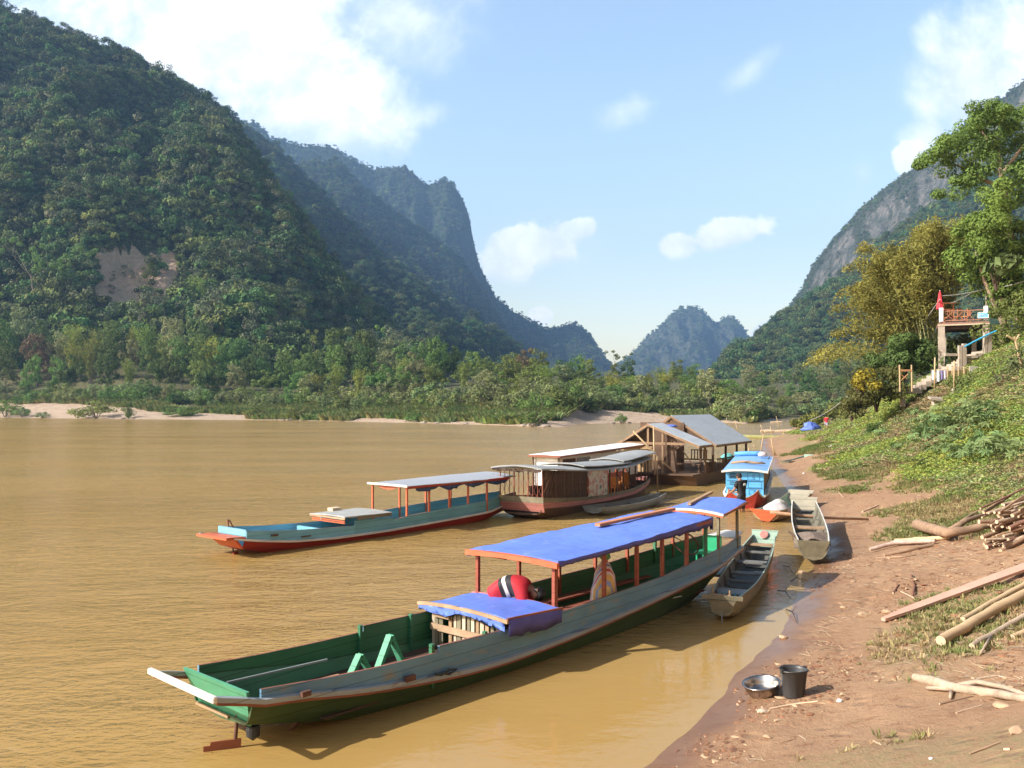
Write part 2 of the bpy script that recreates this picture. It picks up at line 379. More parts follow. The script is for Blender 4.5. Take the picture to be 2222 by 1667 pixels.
def ground_material():
    m, t, b = principled('red_mud'); L = t.links.new
    ge = nn(t, 'ShaderNodeNewGeometry')
    def noise_(sc, det=6, ro=.6):
        n = nn(t, 'ShaderNodeTexNoise'); n.inputs['Scale'].default_value = sc; n.inputs['Detail'].default_value = det; n.inputs['Roughness'].default_value = ro
        L(ge.outputs['Position'], n.inputs['Vector']); return n.outputs['Fac']
    def mixc(fac, a, bc):
        x = nn(t, 'ShaderNodeMix', data_type='RGBA')
        for i, c in ((6, a), (7, bc)):
            if isinstance(c, tuple): x.inputs[i].default_value = (*c, 1)
            else: L(c, x.inputs[i])
        if isinstance(fac, float): x.inputs[0].default_value = fac
        else: L(fac, x.inputs[0])
        return x.outputs[2]
    def rng(f, a, bb, c=0., d=1.):
        r = nn(t, 'ShaderNodeMapRange'); r.inputs[1].default_value = a; r.inputs[2].default_value = bb; r.inputs[3].default_value = c; r.inputs[4].default_value = d; L(f, r.inputs[0]); return r.outputs[0]
    def attr(nm):
        a = nn(t, 'ShaderNodeAttribute'); a.attribute_name = nm; return a.outputs['Fac']
    sy_ = nn(t, 'ShaderNodeSeparateXYZ'); L(ge.outputs['Position'], sy_.inputs[0]); sep_y = sy_.outputs[1]
    c = mixc(rng(noise_(.7), .3, .7), (.305, .168, .088), (.385, .232, .128))
    c = mixc(rng(noise_(5, 8, .7), .52, .66), c, (.26, .125, .062))
    c = mixc(rng(noise_(22, 5, .7), .62, .72, 0, .7), c, (.50, .33, .20))
    c = mixc(rng(noise_(60, 4, .7), .60, .70, 0, .6), c, (.16, .085, .045))
    gn = noise_(9, 6, .75)
    gm = nn(t, 'ShaderNodeMath', operation='MULTIPLY'); L(attr('grass'), gm.inputs[0]); L(rng(gn, .40, .56), gm.inputs[1])
    c = mixc(gm.outputs[0], c, mixc(rng(noise_(1.6), .35, .65), (.30, .215, .105), mixc(rng(sep_y, 13, 22), (.27, .20, .095), (.17, .19, .06))))
    wet = attr('wet')
    c2 = nn(t, 'ShaderNodeMix', data_type='RGBA'); c2.blend_type = 'MULTIPLY'; c2.inputs[0].default_value = 1.0
    L(c, c2.inputs[6]); L(mixc(wet, (1., 1., 1.), (.62, .56, .54)), c2.inputs[7])
    L(c2.outputs[2], b.inputs['Base Color'])
    rr = nn(t, 'ShaderNodeMath', operation='MULTIPLY_ADD'); L(wet, rr.inputs[0]); rr.inputs[1].default_value = -.62; rr.inputs[2].default_value = .9; L(rr.outputs[0], b.inputs['Roughness'])
    vo = nn(t, 'ShaderNodeTexVoronoi'); vo.inputs['Scale'].default_value = 2.6; vo.inputs['Randomness'].default_value = 1.0; L(ge.outputs['Position'], vo.inputs['Vector'])
    ad0 = nn(t, 'ShaderNodeMath', operation='ADD'); L(noise_(6, 8, .7), ad0.inputs[0]); L(rng(noise_(34, 5, .7), 0, 1, 0, .35), ad0.inputs[1])
    ad = nn(t, 'ShaderNodeMath', operation='ADD'); L(ad0.outputs[0], ad.inputs[0]); L(rng(vo.outputs['Distance'], .05, .32, 0, .75), ad.inputs[1])
    bp = nn(t, 'ShaderNodeBump'); bp.inputs['Strength'].default_value = .85; bp.inputs['Distance'].default_value = .07
    L(ad.outputs[0], bp.inputs['Height'])
    st = nn(t, 'ShaderNodeMath', operation='MULTIPLY_ADD'); L(wet, st.inputs[0]); st.inputs[1].default_value = -.75; st.inputs[2].default_value = .85; L(st.outputs[0], bp.inputs['Strength'])
    L(bp.outputs['Normal'], b.inputs['Normal'])
    return m
ground = np_obj('ground', V, FQ, ground_material(), smooth=True); ground['kind'] = 'structure'
gx, gy = V[:, 0], V[:, 1]
ga = np.maximum(sstep(-.15, .35, grassy(gx, gy)), sstep(-.2, .3, lush(gx, gy)))
at = ground.data.attributes.new('grass', 'FLOAT', 'POINT'); at.data.foreach_set('value', ga.astype(np.float32))
wetv = 1 - sstep(.03, .16, V[:, 2] + .05 * fbm(gx * .8, gy * .8, 8))
at = ground.data.attributes.new('wet', 'FLOAT', 'POINT'); at.data.foreach_set('value', wetv.astype(np.float32))

# ---------------------------------------------------------------- far bank (polar meshing of a real height field)
DSU = [-900, -600, 0, 300, 600, 900, 1100, 1190, 1225, 1270, 1330, 1430, 1560, 1622, 1640, 1660, 1700, 1800, 2000, 2400]
DSD = [400, 330, 278, 247, 231, 195, 168, 156, 160, 184, 191, 196, 199, 186, 226, 250, 255, 262, 270, 290]
def shore(u): return np.interp(u, DSU, DSD)
def far_z(u, d):
    u = np.asarray(u, float); e = d - shore(u)
    zc = np.interp(e, [-40, 0, 10, 25, 32, 45, 70, 110, 200, 600], [-4, 0, .7, 1.6, 2.3, 4.6, 7.2, 9.5, 13, 30])
    zl = np.interp(e, [-40, 0, 12, 30, 45, 60, 85, 110, 200, 600], [-4, 0, 1.5, 4.0, 5.8, 8.0, 15, 22, 34, 60])
    k = 1 - sstep(150, 720, u)
    x = (u - CX) / F * d
    return zc * (1 - k) + zl * k + sstep(2, 30, e) * (.9 * fbm(x * .05, d * .05, 1) + .25 * fbm(x * .3, d * .3, 4))
us = np.arange(-900, 2400, 7.0); es = np.concatenate([np.linspace(-40, 0, 6), np.linspace(1, 40, 30), np.geomspace(42, 650, 50)])
UU, EE = np.meshgrid(us, es, indexing='ij'); DD = shore(UU) + EE
ZZ = far_z(UU, DD); XX = (UU - CX) / F * DD
V = np.stack([XX, DD, ZZ], -1).reshape(-1, 3); nr, nc = XX.shape
ii = (np.arange(nr - 1)[:, None] * nc + np.arange(nc - 1)[None]).ravel(); FQ2 = np.stack([ii, ii + nc, ii + nc + 1, ii + 1], -1)
def hill_material(name, cols, patch=None, nscale=.02, bump=1.5, attrn=None, attrc=None):
    m, t, b = principled(name); L = t.links.new
    ge = nn(t, 'ShaderNodeNewGeometry')
    def noise_(sc, det=6, ro=.6):
        n = nn(t, 'ShaderNodeTexNoise'); n.inputs['Scale'].default_value = sc; n.inputs['Detail'].default_value = det; n.inputs['Roughness'].default_value = ro
        L(ge.outputs['Position'], n.inputs['Vector']); return n.outputs['Fac']
    def mixc(fac, a, bc):
        x = nn(t, 'ShaderNodeMix', data_type='RGBA')
        for i, c in ((6, a), (7, bc)):
            if isinstance(c, tuple): x.inputs[i].default_value = (*c, 1)
            else: L(c, x.inputs[i])
        L(fac, x.inputs[0]); return x.outputs[2]
    def rng(f, a, bb, c=0., d=1.):
        r = nn(t, 'ShaderNodeMapRange'); r.inputs[1].default_value = a; r.inputs[2].default_value = bb; r.inputs[3].default_value = c; r.inputs[4].default_value = d; L(f, r.inputs[0]); return r.outputs[0]
    c = mixc(rng(noise_(nscale), .35, .65), cols[0], cols[1])
    c = mixc(rng(noise_(nscale * 7, 6, .7), .45, .65, 0, .8), c, cols[2])
    if attrn:
        a = nn(t, 'ShaderNodeAttribute'); a.attribute_name = attrn
        mpz = nn(t, 'ShaderNodeMapping'); mpz.inputs['Scale'].default_value = (1, 1, .22); L(ge.outputs['Position'], mpz.inputs['Vector'])
        nzz = nn(t, 'ShaderNodeTexNoise'); nzz.inputs['Scale'].default_value = nscale * 6; nzz.inputs['Detail'].default_value = 8; nzz.inputs['Roughness'].default_value = .7; L(mpz.outputs[0], nzz.inputs['Vector'])
        ac = mixc(rng(nzz.outputs['Fac'], .42, .58), attrc[0], attrc[1])
        nb = noise_(nscale * 5, 6, .7)
        s = nn(t, 'ShaderNodeMath', operation='ADD'); L(a.outputs['Fac'], s.inputs[0]); L(rng(nb, .25, .75, -.5, .5), s.inputs[1])
        c = mixc(rng(s.outputs[0], .35, .6), c, ac)
    L(c, b.inputs['Base Color']); b.inputs['Roughness'].default_value = .95; b.inputs['Specular IOR Level'].default_value = .1
    bp = nn(t, 'ShaderNodeBump'); bp.inputs['Strength'].default_value = 1.0; bp.inputs['Distance'].default_value = bump
    ad = nn(t, 'ShaderNodeMath', operation='ADD'); L(noise_(nscale * 4, 6, .65), ad.inputs[0]); L(noise_(nscale * 16, 5, .65), ad.inputs[1])
    L(ad.outputs[0], bp.inputs['Height']); L(bp.outputs['Normal'], b.inputs['Normal'])
    return m
fb = np_obj('terrain', V, FQ2, hill_material('far_bank_scrub', [(.115, .11, .05), (.085, .10, .04), (.17, .12, .07)], nscale=.06, bump=.4, attrn='sand', attrc=[(.50, .375, .275), (.43, .31, .215)]), smooth=True)
fb['kind'] = 'structure'
ev = EE.ravel(); uv_ = UU.ravel()
sandw = np.interp(uv_, [-900, 0, 130, 300, 700, 1100, 1180, 1230, 1420, 1500, 1640, 1700], [24, 40, 38, 24, 14, 9, 16, 36, 32, 10, 4, 2])
sand = 1 - sstep(.75, 1.15, ev / sandw)
at = fb.data.attributes.new('sand', 'FLOAT', 'POINT'); at.data.foreach_set('value', sand.astype(np.float32))

# ---------------------------------------------------------------- mountains
class Mount:
    def __init__(s, name, sil, dist, base, mat, p=1.0, du=8, nd=46, amp=22, back=300, rough=.02, seed=0, attr=None, lower=0):
        s.lower = lower
        s.su = [a for a, b in sil]; s.sv_ = [b for a, b in sil]; s.du_ = [a for a, b in dist]; s.dd = [b for a, b in dist]
        s.base = base; s.p = p; s.amp = amp; s.rough = rough; s.seed = seed
        us = np.arange(s.su[0], s.su[-1] + 1, du); ts = np.concatenate([np.linspace(0, 1, nd), 1 + np.linspace(.08, 1.0, 8)])
        U, T = np.meshgrid(us, ts, indexing='ij')
        D, Z = s.surf(U, T, back)
        X = (U - CX) / F * D
        V = np.stack([X, D, Z], -1).reshape(-1, 3); nr, nc = X.shape
        ii = (np.arange(nr - 1)[:, None] * nc + np.arange(nc - 1)[None]).ravel()
        s.o = np_obj(name, V, np.stack([ii, ii + nc, ii + nc + 1, ii + 1], -1), mat, smooth=True); s.o['kind'] = 'structure'
        if attr:
            at = s.o.data.attributes.new('rock', 'FLOAT', 'POINT'); at.data.foreach_set('value', attr(U.ravel(), T.ravel(), V).astype(np.float32))
    def surf(s, U, T, back=300):
        D1 = np.interp(U, s.du_, s.dd); B = s.base(U)
        vr = np.interp(U, s.su, s.sv_)
        x0 = (U - CX) / F * D1
        vr = vr + s.lower + 5 * fbm(U * .045, 0 * U + s.seed, 1, 4)
        Zr = H + (HY - vr) / F * D1
        Tc = np.clip(T, 0, 1)
        D = B + (D1 - B) * T; D = np.where(T > 1, D1 + (T - 1) * back, D)
        Z = Zr * Tc ** s.p - np.where(T > 1, (T - 1) * back * .9, 0)
        X = (U - CX) / F * D
        rid = 1 - np.abs(fbm(X * s.rough * .6, D * s.rough * .35, s.seed, 4)) * 2.2
        Z = np.maximum(Z, -3.0) + s.amp * (rid - .5) * np.sin(pi * np.clip(Tc, 0, 1)) ** .7 * np.clip(Zr / 120, .15, 1.2)
        return D, Z
    def pick(s, u, v):
        T = np.linspace(0.02, 1, 400); D, Z = s.surf(np.full(400, float(u)), T)
        vv = HY - (Z - H) / D * F
        i = int(np.argmin(np.where(np.abs(vv - v) < 4, 0, np.abs(vv - v)) + T * .001))
        return Vector(((u - CX) / F * D[i], D[i], Z[i]))
hills_green = [(.050, .070, .030), (.038, .058, .026), (.080, .085, .045)]
def dry_patch(U, T, V):
    v = HY - (V[:, 2] - H) / V[:, 1] * F; n = 22 * fbm(U * .03, v * .03, 5)
    inside = (1 - sstep(.75, 1.1, np.abs((U - (298 - .12 * (v - 610)) + n) / 92))) * (1 - sstep(.8, 1.1, np.abs((v + n - 610) / 62)))
    return np.clip(inside * 1.7, 0, 1)
M1 = Mount('mountain', [(-350, -215), (-300, -170), (-100, -60), (0, 12), (100, 45), (200, 85), (300, 135), (400, 192), (450, 218), (500, 268), (560, 345), (620, 440), (680, 535), (740, 615), (800, 680), (860, 735), (920, 790)],
           [(-350, 730), (0, 700), (560, 720), (920, 600)], lambda u: shore(u) + 95, hill_material('near_mountain', hills_green, nscale=.015, bump=3, attrn='rock', attrc=[(.50, .35, .25), (.40, .30, .20)]), p=1.0, nd=80, du=6, amp=46, seed=3, attr=dry_patch, lower=15)
M1b = Mount('mountain', [(300, 300), (380, 190), (430, 200), (470, 228), (540, 285), (600, 335), (660, 395), (720, 455), (800, 535), (880, 605), (960, 665), (1040, 715), (1110, 755), (1160, 810)],
            [(300, 1450), (700, 1400), (1160, 1250)], lambda u: 760 + 0 * u, hill_material('spur_mountain', [(.036, .050, .026), (.028, .042, .022), (.05, .058, .034)], nscale=.014, bump=5), nd=50, du=6, amp=34, seed=5)  # shade put into the spur's ground colour
mid_mat = hill_material('mid_mountain', [(.045, .060, .030), (.034, .052, .026), (.06, .07, .042)], nscale=.010, bump=8)
M2a = Mount('mountain', [(590, 560), (600, 400), (640, 368), (690, 352), (730, 352), (770, 388), (830, 440), (900, 492), (960, 532), (1000, 565), (1040, 625), (1080, 690), (1110, 745), (1140, 800)],
            [(590, 1950), (1140, 2200)], lambda u: 1350 + 0 * u, mid_mat, nd=50, du=5, amp=30, seed=8)
M2 = Mount('mountain', [(500, 400), (535, 275), (550, 262), (590, 302), (650, 316), (720, 322), (760, 345), (795, 362), (810, 370), (850, 363), (880, 362), (905, 385), (925, 406), (945, 398), (970, 392), (985, 400), (1003, 428), (1018, 470), (1026, 520), (1038, 570), (1058, 615), (1075, 648), (1110, 672), (1150, 700), (1190, 717), (1225, 704), (1250, 706), (1272, 720), (1290, 745), (1320, 785), (1350, 830)],
           [(500, 2650), (1000, 2700), (1350, 2900)], lambda u: 2050 + 0 * u, mid_mat, nd=50, du=4, amp=60, seed=12)
M3 = Mount('mountain', [(1290, 860), (1340, 800), (1375, 765), (1410, 728), (1440, 702), (1462, 682), (1478, 671), (1500, 668), (1520, 673), (1540, 690), (1552, 700), (1566, 692), (1588, 688), (1602, 700), (1622, 728), (1650, 765), (1700, 820)],
           [(1290, 4000), (1700, 4000)], lambda u: 3100 + 0 * u, hill_material('far_mountain', [(.085, .095, .055), (.06, .075, .045), (.16, .15, .12)], nscale=.008, bump=10), nd=44, du=4, amp=95, seed=20)
def rock_band(U, T, V):
    v = HY - (V[:, 2] - H) / V[:, 1] * F; vr = np.interp(U, M4S[0], M4S[1]); e = v - vr
    return (sstep(8, 30, e + 14 * fbm(U * .02, v * .02, 3)) * (1 - sstep(70, 150, e))) * sstep(1650, 1850, U) * np.clip(.55 + .9 * fbm(U * .05, v * .012, 7), 0, 1) * .62 + .16
M4L = [(1540, 850), (1580, 800), (1612, 760), (1640, 727), (1700, 680), (1740, 632), (1762, 580), (1800, 527), (1845, 480), (1870, 450), (1930, 402), (2000, 352), (2050, 312), (2100, 270), (2160, 225), (2222, 178), (2400, 40), (2500, -25)]
M4S = ([a for a, b in M4L], [b for a, b in M4L])
M4 = Mount('mountain', M4L, [(1540, 2300), (1800, 1900), (2222, 1650), (2500, 1500)], lambda u: 1150 + 0 * u, hill_material('rock_mountain', [(.075, .085, .045), (.055, .070, .036), (.12, .105, .075)], nscale=.012, bump=9, attrn='rock', attrc=[(.28, .245, .21), (.10, .115, .09)]), p=.8, nd=60, du=5, amp=40, seed=31, attr=rock_band)
M4b = Mount('mountain', [(1530, 860), (1565, 800), (1600, 772), (1640, 745), (1700, 705), (1760, 668), (1830, 618), (1900, 548), (1990, 486), (2060, 436), (2110, 400), (2222, 340), (2400, 240), (2500, 190)],
            [(1530, 900), (1900, 1050), (2222, 1200), (2500, 1280)], lambda u: 560 + 0 * u, hill_material('shade_mountain', [(.036, .050, .026), (.028, .042, .022), (.05, .058, .034)], nscale=.014, bump=5), nd=55, du=6, amp=26, seed=44)  # slope's shade put into the ground colour, darker than the other hills

# ---------------------------------------------------------------- river
def water_material():
    m, t, b = principled('muddy_river'); L = t.links.new
    ge = nn(t, 'ShaderNodeNewGeometry'); sp = nn(t, 'ShaderNodeSeparateXYZ'); L(ge.outputs['Position'], sp.inputs[0])
    def noise_(sc, det, ro=.5, st=(1, 1, 1), rot=0, dist=0):
        mp = nn(t, 'ShaderNodeMapping'); mp.inputs['Scale'].default_value = st; mp.inputs['Rotation'].default_value = (0, 0, rot)
        L(ge.outputs['Position'], mp.inputs['Vector'])
        n = nn(t, 'ShaderNodeTexNoise'); n.inputs['Scale'].default_value = sc; n.inputs['Detail'].default_value = det; n.inputs['Roughness'].default_value = ro; n.inputs['Distortion'].default_value = dist
        L(mp.outputs[0], n.inputs['Vector']); return n.outputs['Fac']
    def rng(f, a, bb, c=0., d=1.):
        r = nn(t, 'ShaderNodeMapRange', interpolation_type='SMOOTHSTEP'); r.inputs[1].default_value = a; r.inputs[2].default_value = bb; r.inputs[3].default_value = c; r.inputs[4].default_value = d; L(f, r.inputs[0]); return r.outputs[0]
    def mul(a, bb, op='MULTIPLY'):
        x = nn(t, 'ShaderNodeMath', operation=op)
        for i, c in enumerate((a, bb)):
            if isinstance(c, (int, float)): x.inputs[i].default_value = c
            else: L(c, x.inputs[i])
        return x.outputs[0]
    mx = nn(t, 'ShaderNodeMix', data_type='RGBA'); mx.inputs[6].default_value = (.36, .222, .069, 1); mx.inputs[7].default_value = (.41, .262, .092, 1)
    L(rng(noise_(.05, 5, .6), .35, .65), mx.inputs[0]); 
    h = mul(noise_(.42, 3, .5, (1, 2.0, 1), .25, .4), 1.3); h = mul(h, mul(noise_(1.9, 4, .55, (1, 1.8, 1), .3, .5), .65), 'ADD')
    h = mul(h, mul(noise_(6.0, 3, .55, (1, 1.7, 1), .12, .3), .34), 'ADD')
    # lee of the boats: along y - x the open stream is ruffled, the strip by the bank is smooth
    e = mul(mul(sp.outputs[1], .74), mul(sp.outputs[0], .67), 'SUBTRACT')
    lee = rng(e, 8.3, 11.0, .10, 1.0)
    pat = rng(noise_(.16, 4, .55, (.12, 1, 1)), .36, .6, .72, 1.0)
    ro_ = mul(mul(lee, pat), .07); ro_ = mul(ro_, .04, 'ADD')
    st = mul(mul(lee, pat), .8)
    bp = nn(t, 'ShaderNodeBump'); bp.inputs['Distance'].default_value = .17; L(h, bp.inputs['Height']); L(st, bp.inputs['Strength'])
    df = nn(t, 'ShaderNodeBsdfDiffuse'); gl = nn(t, 'ShaderNodeBsdfGlossy'); fz = nn(t, 'ShaderNodeFresnel'); fz.inputs['IOR'].default_value = 1.34
    L(mx.outputs[2], df.inputs['Color']); L(ro_, gl.inputs['Roughness']); L(bp.outputs['Normal'], gl.inputs['Normal']); L(bp.outputs['Normal'], fz.inputs['Normal'])
    msh = nn(t, 'ShaderNodeMixShader'); L(fz.outputs[0], msh.inputs[0]); L(df.outputs[0], msh.inputs[1]); L(gl.outputs[0], msh.inputs[2]); L(msh.outputs[0], t.nodes['Material Output'].inputs['Surface']); t.nodes.remove(b)
    return m
wm = MB(); wm.add([(-900, -100, 0), (900, -100, 0), (900, 900, 0), (-900, 900, 0)], [(0, 1, 2, 3)])
water = wm.build('water', water_material()); water['kind'] = 'structure'
# ================================================================ vegetation kit
def unit(v): return v / (np.linalg.norm(v, axis=-1, keepdims=True) + 1e-9)
def leaf_quads(C, Nm, S, asp=.55, rng=RNG):
    """one pointed four-corner leaf per centre"""
    n = len(C); Nm = unit(Nm); r = unit(rng.normal(size=(n, 3)))
    T = unit(np.cross(Nm, r)); B = np.cross(Nm, T); S = S[:, None]
    V = np.stack([C - T * S * .5, C + B * S * asp * .5 + Nm * S * .06, C + T * S * .5 - Nm * S * .05, C - B * S * asp * .5 + Nm * S * .06], 1).reshape(-1, 3)
    return V, np.arange(4 * n).reshape(n, 4)
def clump_leaves(clumps, n, size, asp=.6, shell=.55, up=.35, rng=RNG):
    Vs, Fs, off = [], [], 0
    for (x, y, z, r) in clumps:
        k = max(6, int(n * (r * r) / .64)) if n < 0 else n
        d = unit(rng.normal(size=(k, 3))); rad = r * (shell + (1 - shell) * rng.random(k) ** .6)
        rad *= 1 + .25 * vnoise(d[:, 0] * 2 + x, d[:, 1] * 2 + y, d[:, 2] * 2 + z)
        C = np.array([x, y, z]) + d * rad[:, None] * np.array([1, 1, .78])
        N = d * 1.25 + rng.normal(size=(k, 3)) * .38 + np.array([0, 0, up])
        V, Fq = leaf_quads(C, N, size * (.65 + .7 * rng.random(k)), asp, rng)
        Vs.append(V); Fs.append(Fq + off); off += len(V)
    return np.concatenate(Vs), np.concatenate(Fs)
def leafmat(name, col, var=.35, rand=.25, scale=.9, trans=.30): return M(name, col, rough=.75, var=var, scale=scale, rand=rand, spec=.2, trans=trans)
LM = {
 'broad': leafmat('leaf_deep_green', (.105, .172, .048)), 'mid': leafmat('leaf_mid_green', (.155, .235, .060)), 'pale': leafmat('leaf_pale_green', (.235, .260, .115)),
 'bamboo': leafmat('leaf_bamboo', (.265, .325, .062)), 'scrub': leafmat('leaf_scrub', (.205, .265, .100)), 'rust': leafmat('leaf_dry_brown', (.19, .155, .075)),
 'slope': leafmat('leaf_mountain', (.072, .102, .036), rand=.42, scale=.25),
}
BARK = M('bark_grey', (.20, .165, .125), rough=.9, var=.35, scale=3, stretch=(1, 1, .25))
BARE = M('bark_pale_bare', (.42, .37, .31), rough=.9, var=.25, scale=2)
def limbs(mb, p0, d0, ln, r, depth, rng, ends, spread=.6, n=6, lift=.25):
    pts = [Vector(p0)]; d = Vector(d0).normalized(); rr = [r]
    k = 4
    for i in range(k):
        d = (d + Vector(rng.normal(size=3)) * .12 + Vector((0, 0, lift * .12))).normalized()
        pts.append(pts[-1] + d * ln / k); rr.append(r * (1 - .5 * (i + 1) / k))
    mb.tube(pts, rr, n=n, cap=False)
    if depth == 0: ends.append(pts[-1]); return
    m = 2 + (rng.random() < .5)
    for i in range(m):
        a = rng.random() * 2 * pi
        side = d.orthogonal().normalized(); side = Matrix.Rotation(a + i * 2 * pi / m, 3, d) @ side
        limbs(mb, pts[-1 - (i % 2)], (d + side * spread * (.7 + .6 * rng.random())), ln * (.62 + .2 * rng.random()), rr[-1] * .8, depth - 1, rng, ends, spread, max(4, n - 1), lift)
TREEKIT = {}
def tree_parts(kind, seed):
    """real-size meshes (metres) for one tree of a kind: trunk mesh, crown mesh"""
    rng = np.random.default_rng(seed); mb = MB(); ends = []
    cm = None
    if kind in ('broad', 'mid', 'pale', 'rust'):
        limbs(mb, (0, 0, -.4), (0, 0, 1), 4.2, .26, 2, rng, ends, .75)
        cl = []
        for i in range(17):
            a = rng.random() * 2 * pi; rr = sqrt(rng.random()) * 3.9; z = 4.2 + 8.0 * rng.random()
            k = 1 - abs((z - 7.6) / 5.6) ** 2; rr *= sqrt(max(.12, k))
            cl.append((rr * cos(a), rr * sin(a), z, 1.0 + .9 * rng.random()))
        for e in ends: cl.append((e.x, e.y, e.z, 1.2))
        cm = clump_leaves(cl, 105, .55, .6, rng=rng)
    elif kind == 'bamboo':
        Vs, Fs, off = [], [], 0
        for i in range(30):
            a = rng.random() * 2 * pi; out = .6 + 3.6 * rng.random(); hgt = 8 + 4.5 * rng.random(); bx, by = rng.normal(size=2) * .5
            pts = [Vector((bx + cos(a) * out * s ** 2.2, by + sin(a) * out * s ** 2.2, hgt * (s - .16 * s ** 4) - .3)) for s in np.linspace(0, 1, 7)]
            mb.tube(pts, [.06 * (1 - .8 * s) for s in np.linspace(0, 1, 7)], n=4, cap=False)
            k = 78; s = .22 + .8 * rng.random(k); s = np.clip(s, 0, 1)
            C = np.stack([bx + cos(a) * out * s ** 2.2, by + sin(a) * out * s ** 2.2, hgt * (s - .16 * s ** 4) - .3], 1) + rng.normal(size=(k, 3)) * np.array([.38, .38, .38])
            N = rng.normal(size=(k, 3)) * .7 + np.array([cos(a) * .5, sin(a) * .5, .7])
            V, Fq = leaf_quads(C, N, .55 * (.6 + .8 * rng.random(k)), .32, rng); Vs.append(V); Fs.append(Fq + off); off += len(V)
        cm = np.concatenate(Vs), np.concatenate(Fs)
    elif kind == 'slender':
        limbs(mb, (0, 0, -.4), (.03, 0, 1), 8.5, .2, 2, rng, ends, .7)
        cl = [(e.x, e.y, e.z - .2, .85) for e in ends] + [(rng.normal() * 1.1, rng.normal() * 1.1, 8 + 3.5 * rng.random(), .8 + .6 * rng.random()) for i in range(8)]
        cm = clump_leaves(cl, 80, .45, .6, rng=rng)
    elif kind == 'bare':
        limbs(mb, (0, 0, -.4), (0, 0, 1), 5.0, .24, 4, rng, ends, .62, 5, .5)
    elif kind in ('scrub', 'bush'):
        for i in range(7):
            a = rng.random() * 2 * pi
            mb.tube([(0, 0, -.2), (cos(a) * .5, sin(a) * .5, 1.0), (cos(a) * 1.2, sin(a) * 1.2, 2.1)], [.05, .04, .02], n=4, cap=False)
        cl = []
        for i in range(11):
            a = rng.random() * 2 * pi; rr = sqrt(rng.random()) * 1.9; z = .5 + 2.1 * rng.random() * (1 - rr / 3.4)
            cl.append((rr * cos(a), rr * sin(a), z, .55 + .4 * rng.random()))
        cm = clump_leaves(cl, 70, .34, .5, rng=rng)
    return mb, cm
KIT_MAT = {'broad': 'broad', 'mid': 'mid', 'pale': 'pale', 'rust': 'rust', 'bamboo': 'bamboo', 'slender': 'mid', 'scrub': 'scrub', 'bush': 'mid'}
KIT_NAME = {'broad': 'broadleaf_tree', 'mid': 'leafy_tree', 'pale': 'pale_tree', 'rust': 'withered_tree', 'bamboo': 'bamboo_clump', 'slender': 'slender_tree', 'bare': 'bare_tree', 'scrub': 'shrub', 'bush': 'bush'}
def kit_meshes(kind, seed):
    key = (kind, seed)
    if key not in TREEKIT:
        mb, cm = tree_parts(kind, seed * 31 + 3)
        o = mb.build('trunk', BARE if kind == 'bare' else BARK, smooth=True); tme = o.data; bpy.data.objects.remove(o)
        cme = None
        if cm is not None:
            o = np_obj('crown', cm[0], cm[1], LM[KIT_MAT[kind]], link=False); cme = o.data; bpy.data.objects.remove(o)
        TREEKIT[key] = (tme, cme)
    return TREEKIT[key]
KIT_H = {'broad': 12.8, 'mid': 12.8, 'pale': 12.8, 'rust': 12.8, 'bamboo': 11.6, 'slender': 13.2, 'bare': 14.0, 'scrub': 3.0, 'bush': 3.0}
KIT_CAT = {'bamboo': 'bamboo', 'scrub': 'bush', 'bush': 'bush'}
def plant(kind, loc, height, wid=1.0, label='', group=None, seed=None, name=None):
    seed = random.randrange(3) if seed is None else seed
    tme, cme = kit_meshes(kind, seed); s = height / KIT_H[kind]
    if kind == 'bare':
        r = bpy.data.objects.new(name or KIT_NAME[kind], tme); COL.objects.link(r)
    else:
        r = empty(name or KIT_NAME[kind], loc)
        for nm, me in (('trunk' if kind not in ('scrub', 'bush') else 'stems', tme), ('crown' if kind not in ('scrub', 'bush') else 'foliage', cme)):
            c = bpy.data.objects.new(nm, me); COL.objects.link(c); c.parent = r
    r.location = loc; r.rotation_euler = (0, 0, random.random() * 6.28); r.scale = (s * wid, s * wid, s)
    return tag(r, label, KIT_CAT.get(kind, 'tree'), group)

